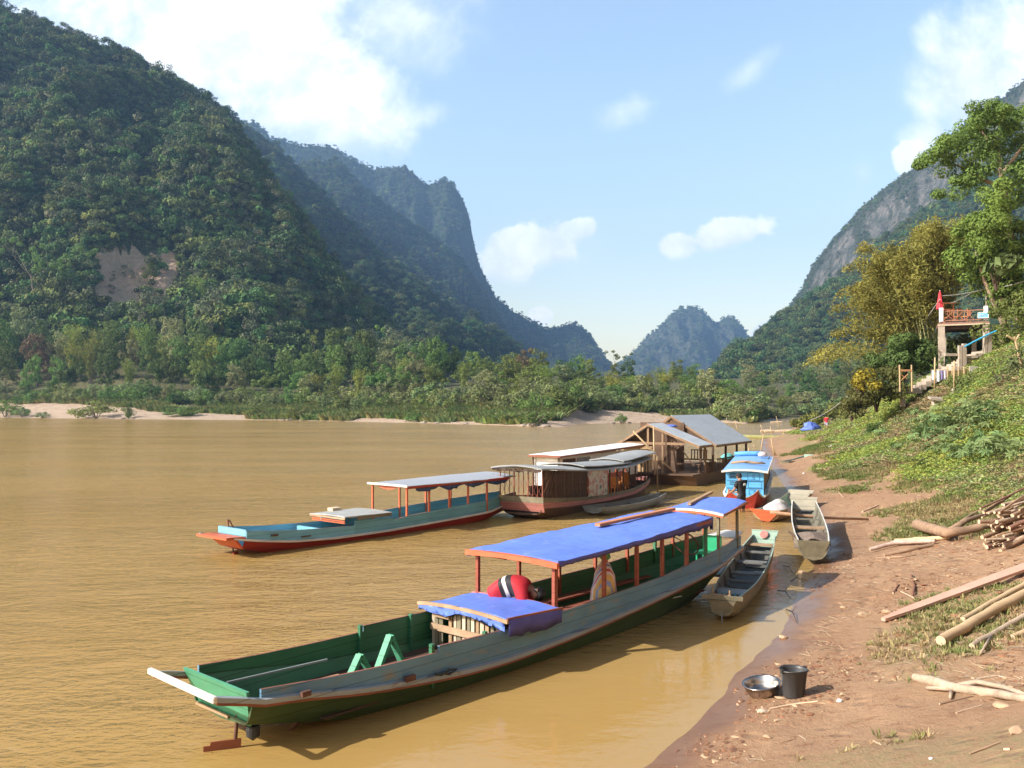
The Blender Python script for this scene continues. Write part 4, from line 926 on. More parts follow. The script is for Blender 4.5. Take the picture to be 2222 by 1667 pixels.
# slatted wall under the fore hatch
slat = MB(); rs = random.Random(3)
cols = [PT['tan'], PT['wood'], M('wood_bleached', (.55, .44, .32), rough=.8, var=.2, scale=3, stretch=(1, 1, .2)), PT['olive']]
y = .70
while y > -.68:
    wd = rs.uniform(.05, .085); z1 = .70 + rs.uniform(-.02, .04)
    if not (.38 < y < .50): slat.mat(rs.choice(cols)).box((4.5 + rs.uniform(-.01, .01), y, (z1 + .16) / 2), (.025, wd, z1 - .16))
    y -= wd + rs.uniform(.02, .035)
slat.build('slat_wall', parent=lbA)
mb = MB(); mb.box((4.455, .02, .47), (.03, 1.38, .10)); mb.box((4.45, .47, .66), (.03, .34, .06)); mb.build('slat_brace', PT['wood'], lbA)
th = np.array([4.42, 4.7, 5.0, 5.3, 5.6]); hwh = np.array([.9, .91, .92, .92, .93])
hat = canopy(lbA, th, hwh, np.interp(th, [4.42, 5.6], [.80, .76]), np.interp(th, [4.42, 5.6], [.845, .79]), .045, TARP, .025, 'hatch_roof')
for t_, m_ in ((4.40, 'wood'), (5.62, 'pink')):
    mb = MB(); mb.slab([[(t_ - .02, y, (.83 if t_ < 5 else .79) + .045 * (1 - (y / .93) ** 2)) for y in np.linspace(.95, -.95, 9)], [(t_ + .02, y, (.83 if t_ < 5 else .79) + .045 * (1 - (y / .93) ** 2)) for y in np.linspace(.95, -.95, 9)]], .05); mb.build('hatch_batten', PT[m_], hat)
mb = MB(); mb.beam((4.4, -.935, .835), (5.65, -.955, .785), .03, .045); mb.build('hatch_batten', PT['rust'], hat)
def hang(root, pts, drop, mat, name, wav=.02, n=24, seed=0):
    rg = random.Random(seed); mb = MB(); rows = [[], [], []]
    for i in range(n + 1):
        q = i / n; k = q * (len(pts) - 1); a = int(min(k, len(pts) - 2)); p = Vector(pts[a]).lerp(Vector(pts[a + 1]), k - a)
        dd = drop(q) * rg.uniform(.85, 1.12); off = Vector((rg.uniform(-wav, wav), rg.uniform(-wav, wav), 0))
        rows[0].append(p); rows[1].append(p + off * .6 - Vector((0, 0, dd * .5))); rows[2].append(p + off - Vector((0, 0, dd)))
    mb.slab(rows, .006, (0, .7, .7)); return mb.build(name, mat, root, smooth=True)
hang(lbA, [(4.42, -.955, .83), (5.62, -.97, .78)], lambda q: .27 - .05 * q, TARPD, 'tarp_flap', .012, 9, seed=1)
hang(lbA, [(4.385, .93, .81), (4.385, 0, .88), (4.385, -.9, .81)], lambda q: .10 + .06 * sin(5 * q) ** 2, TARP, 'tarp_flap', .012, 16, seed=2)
# main canopy
tc_ = np.linspace(5.55, 10.72, 15); hwc = Ahw(tc_) + .09
zl = np.interp(tc_, [5.5, 8, 10.8], [1.50, 1.59, 1.70]); zr_ = np.interp(tc_, [5.5, 8, 10.8], [1.51, 1.575, 1.68])
main = canopy(lbA, tc_, hwc, zl, zr_, .035, TARP, .03, 'roof', sag=.006)
mb = MB(); mb.slab([[(t_, y, 1.50 + .035 * (1 - (y / .96) ** 2)) for y in np.linspace(.98, -.98, 11)] for t_ in (5.48, 5.535)], .085); mb.build('roof_fascia', PT['orange'], main)
mb = MB(); mb.beam((5.6, -.94, 1.46), (10.6, -.76, 1.615), .03, .05); mb.build('roof_edge_beam', PT['post'], main)
mb = MB(); mb.beam((5.6, .92, 1.45), (10.6, .74, 1.62), .03, .05); mb.build('roof_edge_beam', PT['post'], main)
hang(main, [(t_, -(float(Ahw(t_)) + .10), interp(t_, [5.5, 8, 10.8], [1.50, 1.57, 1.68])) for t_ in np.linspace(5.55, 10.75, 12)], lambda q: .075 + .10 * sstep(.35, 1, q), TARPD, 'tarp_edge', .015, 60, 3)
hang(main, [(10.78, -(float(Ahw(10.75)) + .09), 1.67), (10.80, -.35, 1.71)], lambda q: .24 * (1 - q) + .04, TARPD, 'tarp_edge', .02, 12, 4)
hang(main, [(5.5, .97, 1.48), (6.6, .97, 1.50)], lambda q: .10, TARP, 'tarp_edge', .05, 12, 6)
mb = MB(); mb.box((6.05, .86, 1.37), (.7, .02, .13), Matrix.Rotation(.25, 3, 'Y')); mb.build('rolled_banner', PT['hullred'], main)
for t_, y in [(5.62, -.9)] + [(t_, -1) for t_ in (6.95, 7.95, 8.86, 9.83, 10.70)] + [(5.62, .9)] + [(t_, 1) for t_ in (6.65, 7.75, 8.8, 9.8, 10.7)]:
    sg = -1 if y < 0 else 1; yy_ = sg * (float(Ahw(t_)) - .01); zb_ = float(Azr(t_)) + .02
    post(lbA, t_, yy_ - sg * .03, zb_, interp(t_, [5.5, 8, 10.8], [1.49, 1.56, 1.67]), PT['post'] if t_ < 10.5 else PT['green'], .058)
post(lbA, 5.68, -.885 + .09, .3, 1.48, PT['rust'], .05)
# rear canopy
t4 = np.linspace(11.28, 12.62, 6); hw4 = np.interp(t4, [11.28, 12.62], [.68, .50]); rc = canopy(lbA, t4, hw4, np.interp(t4, [11.28, 12.6], [1.70, 1.85]), np.interp(t4, [11.28, 12.6], [1.69, 1.82]), .05, TARP, .03, 'roof')
mb = MB(); mb.slab([[(t_, y, 1.695 + .05 * (1 - (y / .68) ** 2)) for y in np.linspace(.7, -.7, 9)] for t_ in (11.225, 11.265)], .045); mb.build('roof_fascia', PT['white'], rc)
mb = MB(); mb.slab([[(t_, y, 1.65 + .05 * (1 - (y / .68) ** 2)) for y in np.linspace(.68, -.68, 9)] for t_ in (11.23, 11.265)], .04); mb.build('roof_fascia', PT['orange'], rc)
mb = MB(); mb.beam((11.25, -.695, 1.66), (12.65, -.515, 1.80), .03, .045); mb.build('roof_edge_beam', PT['rust'], rc)
for t_, y in ((11.32, -.54), (12.4, -.40), (11.32, .54), (12.4, .40)): post(lbA, t_, y, float(Azr(t_)) + .03, interp(t_, [11.3, 12.6], [1.67, 1.80]), PT['olive'] if y < 0 else PT['post'], .05)
# helm and bow
st = MB(); st.tube([(11.0, .06, .2), (11.05, .06, .98)], .03); sto = st.build('helm_column', PT['iron'], lbA)
wh = MB(); R_ = Matrix.Rotation(radians(62), 3, 'Y')
wh.tube([Vector((11.05, .06, 1.04)) + R_ @ Vector((.28 * cos(a), .28 * sin(a), 0)) for a in np.linspace(0, 2 * pi, 25)], .016, 6, False)
for a in (0, 2 * pi / 3, 4 * pi / 3): wh.tube([(11.05, .06, 1.04), Vector((11.05, .06, 1.04)) + R_ @ Vector((.28 * cos(a), .28 * sin(a), 0))], .011, 5)
wh.build('steering_wheel', PT['iron'], sto)
mb = MB(); mb.box((11.75, -.05, .78), (.36, .42, .05)); mb.box((11.95, -.05, .95), (.05, .42, .34)); [mb.box((11.75 + a, -.05 + b, .62), (.04, .04, .3)) for a in (-.14, .14) for b in (-.17, .17)]; mb.build('helm_seat', M('green_plastic', (.03, .36, .17), rough=.4, var=.05), lbA)
mb = MB(); mb.slab([[(12.45, .36, 1.05), (12.45, -.36, 1.05)], [(13.05, .2, 1.10), (13.05, -.2, 1.10)]], .04); mb.build('bow_plate', PT['white'], lbA)
mb = MB(); mb.box((2.62, -.86, .40), (.16, .05, .07)); mb.box((1.05, -.83, .585), (.12, .05, .06)); mb.build('rope_cleat', PT['iron'], lbA)
fr = MB(); fr.tube([(3.05, -.875, .36), (3.15, -.89, .33), (3.3, -.88, .36), (3.45, -.885, .34), (3.3, -.89, .31), (3.15, -.88, .35)], .018, 6); fr.build('mooring_rope', M('rope_dark', (.05, .06, .055), rough=.9), lbA)
# things aboard (top level, stand on the boat)
def on(root_loc, ang, t_, y, z): return Vector((root_loc[0] + cos(ang) * t_ - sin(ang) * y, root_loc[1] + sin(ang) * t_ + cos(ang) * y, z))
def onA(t_, y, z): return on((-3.69, 9.84), A_ANG, t_, y, z)
for (a, b, z0, z1, wd, lb) in (((8.25, .28), (10.75, .18), 1.69, 1.775, .12, 'orange brown plank lying along the ridge of the large blue tarp roof'), ((11.55, .28), (12.95, .52), 1.80, 1.93, .08, 'narrow brown plank sticking out over the small blue tarp roof')):
    mb = MB(); pa, pb = onA(*a, z0), onA(*b, z1); mb.beam((0, 0, 0), pb - pa, wd, .05); o = mb.build('plank', PT['tan'] if wd < .1 else M('wood_orange', (.50, .20, .09), rough=.7, var=.2, stretch=(.2, 1, 1)))
    o.location = pa; tag(o, lb, 'plank')
bagm = bpy.data.materials.new('striped_woven_plastic'); bagm.use_nodes = True; bt = bagm.node_tree; bb = bt.nodes['Principled BSDF']
wv = nn(bt, 'ShaderNodeTexCoord'); sx = nn(bt, 'ShaderNodeSeparateXYZ'); bt.links.new(wv.outputs['Object'], sx.inputs[0])
fr_ = nn(bt, 'ShaderNodeMath', operation='FRACT'); ml_ = nn(bt, 'ShaderNodeMath', operation='MULTIPLY'); ml_.inputs[1].default_value = 2.6; ad_ = nn(bt, 'ShaderNodeMath', operation='ADD'); bt.links.new(sx.outputs[0], ad_.inputs[0]); bt.links.new(sx.outputs[1], ad_.inputs[1]); bt.links.new(ad_.outputs[0], ml_.inputs[0]); bt.links.new(ml_.outputs[0], fr_.inputs[0])
cr = nn(bt, 'ShaderNodeValToRGB'); cr.color_ramp.interpolation = 'CONSTANT'; el = cr.color_ramp.elements
for i, (p_, c_) in enumerate(((0, (.75, .45, .12)), (.14, (.72, .62, .62)), (.26, (.55, .08, .10)), (.36, (.75, .70, .62)), (.46, (.14, .25, .62)), (.58, (.72, .55, .60)), (.68, (.62, .16, .16)), (.80, (.78, .55, .20)), (.92, (.30, .36, .62)))):
    e_ = el[i] if i < 2 else el.new(p_); e_.position = p_; e_.color = (*c_, 1)
bt.links.new(fr_.outputs[0], cr.inputs[0]); bt.links.new(cr.outputs[0], bb.inputs['Base Color']); bb.inputs['Roughness'].default_value = .45
nzb = nn(bt, 'ShaderNodeTexNoise'); nzb.inputs['Scale'].default_value = 9; bpb = nn(bt, 'ShaderNodeBump'); bpb.inputs['Strength'].default_value = .6; bpb.inputs['Distance'].default_value = .03; bt.links.new(nzb.outputs['Fac'], bpb.inputs['Height']); bt.links.new(bpb.outputs[0], bb.inputs['Normal'])
mb = MB(); n = 20; prof = [(.02, 0), (.30, .0), (.34, .08), (.345, .25), (.33, .4), (.26, .55), (.15, .66), (.07, .72), (.05, .76)]
mb.lathe(prof, n=n, sq=.68)
mb.v = [(x * (1 + .10 * sin(7 * z + 3 * x)) + .06 * z * sin(5 * y), y * (1 + .13 * cos(9 * z)) + .04 * sin(9 * x), z) for x, y, z in mb.v]
bag = mb.build('woven_bag', bagm, smooth=True); bag.location = onA(7.5, -.40, .18); bag.rotation_euler = (0, .05, A_ANG + .2); bag.scale = (1.15, 1.15, 1.42)
tag(bag, 'bulging striped woven bag standing in the near blue roofed boat', 'bag')
mb = MB(); mb.lathe([(.05, 0), (.09, .03), (.06, .1), (.03, .16)], (0, 0, .73), 10); mb.build('bag_knot', M('cloth_green', (.12, .33, .16), rough=.7), bag, smooth=True)
mb = MB()
for k in range(9): mb.beam((0, .03 * k - .12, .02 * (k % 3)), (.75, .10 * k - .4, .06 + .02 * (k % 2)), .03, .012)
o = mb.build('reed_bundle', M('pale_reed', (.62, .60, .55), rough=.6)); o.location = onA(8.75, -.35, .26); o.rotation_euler = (0, 0, A_ANG); tag(o, 'fanned bundle of pale reeds on the near boat floor behind the striped bag', 'reeds')
mb = MB(); mb.lathe([(0, .0), (.16, .0), (.20, .05), (.12, .1), (0, .11)], n=12, sq=.6); mb.v = [(x, y, z * (1 + .4 * sin(13 * x + 9 * y))) for x, y, z in mb.v]
o = mb.build('crumpled_cloth', M('cloth_mint', (.42, .55, .45), rough=.8), smooth=True); o.location = onA(10.15, -.25, .22); tag(o, 'small crumpled mint cloth on the red floor of the near boat', 'cloth')

# ---------------------------------------------------------------- B: the light blue and red longboat
B_ANG = radians(50); lbB = empty('longboat', (-7.725, 22.65, 0), B_ANG, 'long light blue boat with red hull and white roof, at the far left', 'boat', 'covered longboats')
Bhw = lambda t: np.interp(t, [-1, 0, 2, 4, 9.6, 10.6, 11.8], [.6, .63, .75, .8, .8, .62, .3])
Bzr = lambda t: np.interp(t, [0, .93, 1.95, 3.24, 5.3, 8, 10, 11.8], [.525, .36, .235, .17, .165, .235, .30, .5])
Bzg = lambda t: np.interp(t, [.5, 1.95, 3.24, 4.02, 4.05, 5.5, 5.52, 6.1, 8, 10, 11.8], [.655, .525, .465, .44, .575, .53, .46, .52, .61, .68, .8])
T = np.arange(.5, 11.81, .3); HWt = smooth_(Bhw(T)); ZRt = smooth_(Bzr(T))
hull_body(lbB, T, HWt, ZRt, HWt * np.interp(T, [.4, 2, 10, 11.8], [.82, .72, .66, .4]), np.interp(T, [.5, 1.1, 2, 4, 9, 11.8], [.17, 0, -.12, -.25, -.2, .2]), PT['hullred'], PT['sky'], .11)
for sg in (-1, 1):
    for (a, b) in ((.55, 4.03), (4.03, 5.51), (5.51, 11.78)):
        t2 = np.concatenate([np.arange(a, b - .1, .3), [b]]); z1 = Bzg(np.clip(t2, a + .03, b - .03))
        side_board(lbB, 'side_board', t2, np.interp(t2, T, HWt), np.interp(t2, T, ZRt) + .01, z1, sg, PT['sky'] if a < 1 or sg > 0 else PT['teal'], PT['sky'] if a < 1 else PT['teal'], PT['rust'] if a < 5 else PT['pink'])
    t2 = np.arange(.0, 11.7, .3); rail(lbB, t2, Bhw(t2), Bzr(t2), sg, .06, .05, PT['white'] if sg < 0 else PT['sky'])
mb = MB(); mb.slab([[(-.06, .72, .53), (-.06, -.70, .545)], [(.5, .70, .50), (.5, -.70, .51)]], .07); mb.build('stern_platform', PT['orange'], lbB)
mb = MB(); mb.add([(.2, .55, .45), (.2, -.62, .45), (.52, -.54, .17), (.52, .54, .17), (.3, .55, .45), (.3, -.62, .45), (.56, -.54, .17), (.56, .54, .17)], [(0, 1, 2, 3), (7, 6, 5, 4), (0, 4, 5, 1), (2, 6, 7, 3), (1, 5, 6, 2), (0, 3, 7, 4)]); mb.build('transom', PT['orange'], lbB)
mb = MB(); mb.box((.56, 0, .585), (.04, 1.28, .19)); mb.build('bulkhead', PT['sky'], lbB)
mb = MB(); mb.tube([(.62, .28, .55), (.60, .28, .86)], .022, 6); mb.tube([(.9, .5, .6), (.8, .5, .78), (.66, .45, .85)], .018, 6); mb.build('tiller', PT['rust'], lbB)
rd = MB(); rd.tube([(.52, -.1, .25), (.5, -.1, -.05)], .022); rdo = rd.build('rudder', PT['iron'], lbB)
rb = MB(); rb.prism([(-.12, -.12), (.16, -.1), (.13, .05), (-.1, .02)], .02, Matrix.Translation((.56, -.1, .02)) @ Matrix.Rotation(radians(90), 4, 'X') @ Matrix.Rotation(.5, 4, 'Y')); rb.build('rudder_blade', PT['orange'], rdo)
th = np.array([3.65, 4.2, 4.8, 5.45]); hh = canopy(lbB, th, .82 + 0 * th, np.interp(th, [3.6, 5.5], [.70, .70]), np.interp(th, [3.6, 5.5], [.73, .69]), .03, M('hatch_grey', (.38, .38, .36), rough=.5, var=.2, scale=3, wear=(.22, .19, .15), wamt=.4), .04, 'hatch_roof')
mb = MB(); mb.box((3.66, 0, .66), (.035, 1.62, .05)); mb.build('hatch_batten', PT['wood'], hh)
for z in (.585, .53): mb = MB(); mb.box((3.7, 0, z), (.03, 1.5, .035)); mb.build('hatch_slat', PT['orange'], lbB)
mb = MB(); mb.box((4.75, -.83, .64), (1.3, .03, .09)); mb.build('hatch_board', PT['olive'], lbB)
mb = MB(); mb.box((3.05, -.1, .3), (.1, 1.3, .25)); mb.build('thwart', PT['sky'], lbB)
mb = MB(); mb.box((4.5, .72, .76), (.34, .24, .09)); o = mb.build('foam_block', M('foam_cream', (.62, .52, .36), rough=.8)); o.location = (0, 0, 0); o.parent = None
o.matrix_world = lbB.matrix_basis.copy(); tag(o, 'cream block lying on the hatch of the light blue boat', 'block')
rm_ = bpy.data.materials.new('ribbed_tin_white'); rm_.use_nodes = True; q = rm_.node_tree; qb = q.nodes['Principled BSDF']; tcq = nn(q, 'ShaderNodeTexCoord'); wq = nn(q, 'ShaderNodeTexWave'); wq.inputs['Scale'].default_value = 4.5; wq.bands_direction = 'Y'; wq.inputs['Distortion'].default_value = .4
q.links.new(tcq.outputs['Object'], wq.inputs['Vector']); mq = nn(q, 'ShaderNodeMix', data_type='RGBA'); mq.inputs[6].default_value = (.40, .45, .55, 1); mq.inputs[7].default_value = (.62, .62, .62, 1); q.links.new(wq.outputs['Fac'], mq.inputs[0]); q.links.new(mq.outputs[2], qb.inputs['Base Color']); qb.inputs['Roughness'].default_value = .45
bq = nn(q, 'ShaderNodeBump'); bq.inputs['Distance'].default_value = .03; q.links.new(wq.outputs['Fac'], bq.inputs['Height']); q.links.new(bq.outputs[0], qb.inputs['Normal'])
tr_ = np.linspace(6.0, 11.4, 12); rf = canopy(lbB, tr_, np.interp(tr_, [6, 9.6, 11.4], [.9, .9, .7]), np.interp(tr_, [6, 11.4], [1.435, 1.50]), np.interp(tr_, [6, 11.4], [1.435, 1.41]), .03, rm_, .025, 'roof')
mb = MB(); mb.box((5.98, 0, 1.435), (.05, 1.84, .06)); mb.build('roof_fascia', PT['white'], rf)
mb = MB(); mb.beam((5.98, -.9, 1.385), (10.9, -.85, 1.375), .03, .075); mb.build('roof_edge_beam', PT['hullred'], rf)
def droop(q, n): return .05 + .13 * abs(sin(q * pi * n))
hang(rf, [(6.3, -.86, 1.38), (10.8, -.82, 1.36)], lambda q: droop(q, 4), M('canvas_navy', (.05, .09, .26), rough=.7, var=.2), 'rolled_curtain', .05, 40, 8)
hang(rf, [(6.05, .5, 1.40), (6.05, -.4, 1.40)], lambda q: .03 + .10 * sin(q * pi), PT['orange'], 'rolled_curtain', .02, 14, 9)
for t_, y in ((6.1, -.76), (7.05, -.76), (7.96, -.76), (8.85, -.76), (9.8, -.75), (6.05, .76), (7.2, .76), (8.4, .76), (9.6, .76)):
    post(lbB, t_, y, float(Bzr(t_)) + .03, 1.42, PT['orange'], .055)
mb = MB(); mb.box((1.35, -.74, .46), (.2, .06, .045)); mb.box((2.3, -.83, .33), (.3, .04, .03)); mb.build('mooring_rope', PT['iron'], lbB)

# ---------------------------------------------------------------- C: the brown wooden passenger boat
C_ANG = atan2(.857, .516); CB = (.312, 30.05); lbC = empty('passenger_boat', (*CB, 0), C_ANG, 'brown wooden passenger boat with lattice stern, pink hull and a poster', 'boat')
Chw = lambda t: np.interp(t, [0, 2, 6, 9, 10.6], [.86, .92, .92, .8, .45])
Czg = lambda t: np.interp(t, [0, 1.5, 3.2, 4.9, 7.5, 10.6], [.78, .64, .53, .48, .47, .72]); Czr = lambda t: np.interp(t, [0, 2, 5, 8, 10.6], [.40, .29, .2, .22, .55])
T = np.arange(0, 10.7, .4); hull_body(lbC, T, Chw(T), Czr(T), Chw(T) * .72, np.interp(T, [0, .6, 2, 9, 10.6], [.16, -.05, -.25, -.2, .3]), PT['brown'], PT['dark'], .15)
for sg in (-1, 1):
    side_board(lbC, 'side_board', T, Chw(T) + .01, Czr(T) + .01, Czr(T) * .45 + Czg(T) * .55 - .005, sg, PT['pink'], PT['orange'], PT['rust']); side_board(lbC, 'side_board', T, Chw(T) + .02, Czr(T) * .45 + Czg(T) * .55, Czg(T), sg, PT['olive'], PT['orange'], PT['brown'])
mb = MB(); mb.box((-.03, 0, .685), (.05, 1.80, .20)); mb.build('stern_belt', PT['olive'], lbC)
mb = MB(); mb.slab([[(-.06, .9, .58), (-.06, -.9, .58)], [(.02, .9, .30), (.02, -.9, .28)]], .04, (1, 0, 0)); mb.build('stern_skirt', PT['pink'], lbC)
mb = MB(); mb.slab([[(10.5, .25, .66), (10.5, -.25, .66)], [(11.1, .12, .70), (11.1, -.12, .70)]], .09); mb.build('bow_beak', PT['pink'], lbC)
# lattice
lat = MB()
for k in range(10):
    y = -.84 + 1.68 * k / 9; lat.beam((0, y, .78), (0, y, 1.70), .035 if k % 3 == 0 else .014, .03, (1, 0, 0))
for k in range(9): 
    for s2 in (-1, 1): lat.beam((.012, -.8 + k * .2, .8), (.012, -.8 + k * .2 + s2 * .35, 1.5), .008, .008, (1, 0, 0))
lat.build('stern_lattice', PT['rust'], lbC)
wl_ = MB(); tw = np.linspace(.02, 3.3, 10); wl_.slab([[(t_, -.88 - .03 * (t_ > 1), float(Czg(t_)) - .01) for t_ in tw], [(t_, -.88 - .03 * (t_ > 1), interp(t_, [0, 2, 3.4], [1.72, 1.55, 1.46])) for t_ in tw]], .03, (0, 1, 0)); wl_.build('side_wall', PT['dark'], lbC)
lt = MB()
for k in range(15):
    t_ = .15 + k * .21; zt = interp(t_, [0, 2, 3.4], [1.7, 1.53, 1.44]); zb_ = float(Czg(t_))
    for s2 in (-1, 1):
        t2_ = min(3.28, max(.03, t_ + s2 * .42)); lt.beam((t_, -.918, zb_ + .02), (t2_, -.918, zt - .04), .012, .014, (0, 1, 0))
    if k % 3 == 0: lt.beam((t_, -.92, zb_), (t_, -.92, zt), .035, .02, (0, 1, 0))
lt.build('side_lattice', PT['brown'], lbC)
pm = bpy.data.materials.new('faded_poster'); pm.use_nodes = True; q = pm.node_tree; qb = q.nodes['Principled BSDF']; tq = nn(q, 'ShaderNodeTexCoord'); nq = nn(q, 'ShaderNodeTexNoise'); nq.inputs['Scale'].default_value = 3.2; nq.inputs['Detail'].default_value = 3; q.links.new(tq.outputs['Object'], nq.inputs['Vector']); rq = nn(q, 'ShaderNodeValToRGB')
for i, (p_, c_) in enumerate(((.3, (.33, .20, .16)), (.42, (.45, .20, .14)), (.5, (.48, .40, .30)), (.58, (.55, .52, .42)), (.66, (.10, .13, .11)))):
    e_ = rq.color_ramp.elements[i] if i < 2 else rq.color_ramp.elements.new(p_); e_.position = p_; e_.color = (*c_, 1)
q.links.new(nq.outputs['Fac'], rq.inputs[0]); q.links.new(rq.outputs[0], qb.inputs['Base Color'])
mb = MB(); mb.slab([[(3.32, -.955, .52), (4.95, -.955, .475)], [(3.32, -.955, 1.47), (4.95, -.955, 1.42)]], .02, (0, 1, 0)); mb.build('poster', pm, lbC)
for k in range(8):
    t_ = 5.3 + k * .68
    for sg in (-1, 1): post(lbC, t_, sg * (float(Chw(t_)) - .03), float(Czg(t_)) - .02, interp(t_, [4, 7, 10.4], [1.44, 1.42, 1.60]), PT['dark'] if sg < 0 else PT['orange'], .045)
tt = np.linspace(-.35, 10.3, 16); RZ = [1.78, 1.74, 1.60, 1.47, 1.42, 1.60]; RTt = [-.35, .5, 2, 4.5, 7.2, 10.3]
roofC = M('roof_grey_sheet', (.31, .315, .31), rough=.55, var=.18, scale=1.5, wear=(.33, .31, .28), wamt=.3)
rf = canopy(lbC, tt, np.interp(tt, [-.35, 0, 7, 10.3], [1.0, 1.02, 1.0, .62]), np.interp(tt, RTt, RZ), np.interp(tt, RTt, RZ), .10, roofC, .05, 'roof')
for (a, b, dz, w_) in ((3.0, 7.6, .13, .92), (6.9, 10.6, .22, .78)):
    t5 = np.linspace(a, b, 8); canopy(lbC, t5, w_ + 0 * t5 - .02 * (t5 - a), np.interp(t5, RTt, RZ) + dz, np.interp(t5, RTt, RZ) + dz, .09, roofC, .04, 'roof')
hang(lbC, [(-.3, .98, 1.74), (-.3, -.98, 1.74)], lambda q: .06 + .05 * abs(sin(q * 9)), PT['dark'], 'curtain', .03, 30, 11)
mb = MB(); mb.slab([[(5.0, .80, .2), (10.0, .6, .3)], [(5.0, .80, .95), (10.0, .6, 1.0)]], .03, (0, 1, 0)); mb.build('inner_wall', PT['orange'], lbC)
def chairs_in(root, spots, mat, ang):
    for (t_, y, z) in spots:
        c = MB(); c.box((0, 0, .26), (.34, .34, .04)); c.box((.16, 0, .48), (.04, .34, .36)); [c.box((a, b, .13), (.04, .04, .26)) for a in (-.14, .14) for b in (-.14, .14)]
        c.build('seat', mat, root).location = (t_, y, z)
chairs_in(lbC, [(5.6, -.3, .3), (6.1, .3, .3), (6.9, -.3, .3), (8.3, -.2, .3), (8.9, .1, .35)], M('seat_orange', (.62, .25, .06), rough=.6), C_ANG)
mb = MB(); R_ = Matrix.Rotation(radians(70), 3, 'Y'); mb.tube([Vector((8.6, 0, .98)) + R_ @ Vector((.27 * cos(a), .27 * sin(a), 0)) for a in np.linspace(0, 2 * pi, 21)], .018, 6, False); mb.tube([(8.6, 0, .3), (8.6, 0, .98)], .025, 6); mb.build('steering_wheel', PT['iron'], lbC)
# ---------------------------------------------------------------- D: white roofed boat behind it
D0 = (1.40, 36.3); lbD = empty('cabin_boat', (*D0, 0), C_ANG, 'white walled cabin boat with white roof, mostly hidden behind the brown passenger boat', 'boat')
T = np.arange(-.4, 9.6, .5); hull_body(lbD, T, .66 + 0 * T, .55 + 0 * T, .5 + 0 * T, np.interp(T, [-.4, 1, 8, 9.6], [.1, -.2, -.2, .3]), PT['brown'], PT['dark'], .15)
for y, th_ in ((-.58, .03), (.58, .03)):
    mb = MB(); mb.box((4.2, y, 1.16), (8.2, th_, 1.2)); mb.build('side_wall', PT['white'], lbD)
mb = MB(); mb.box((.1, 0, 1.16), (.04, 1.12, 1.2)); mb.build('front_wall', M('white_paint_clean', (.78, .77, .74), rough=.6, var=.05), lbD)
for t_, ln, m_ in ((.95, 1.15, 'dark'), (2.3, 1.3, 'grey'), (4.1, .1, 'dark'), (5.0, .1, 'dark'), (5.6, .1, 'dark')):
    mb = MB(); mb.box((t_, -.605, 1.42), (ln, .02, .48 if ln > .5 else .25)); mb.build('window', PT[m_], lbD)
post(lbD, .0, .6, .5, 1.76, PT['brown'], .06); post(lbD, .0, -.6, .5, 1.76, PT['brown'], .06)
tt = np.linspace(-.15, 8.8, 6); rf = canopy(lbD, tt, .74 + 0 * tt, 1.85 + .015 * tt, 1.83 + .015 * tt, .05, M('white_paint_roof', (.80, .79, .77), rough=.5, var=.06), .03, 'roof')
mb = MB(); mb.box((-.16, 0, 1.80), (.03, 1.5, .08)); mb.beam((-.15, -.755, 1.79), (8.8, -.755, 1.92), .025, .07); mb.build('roof_edge_beam', PT['rust'], rf)

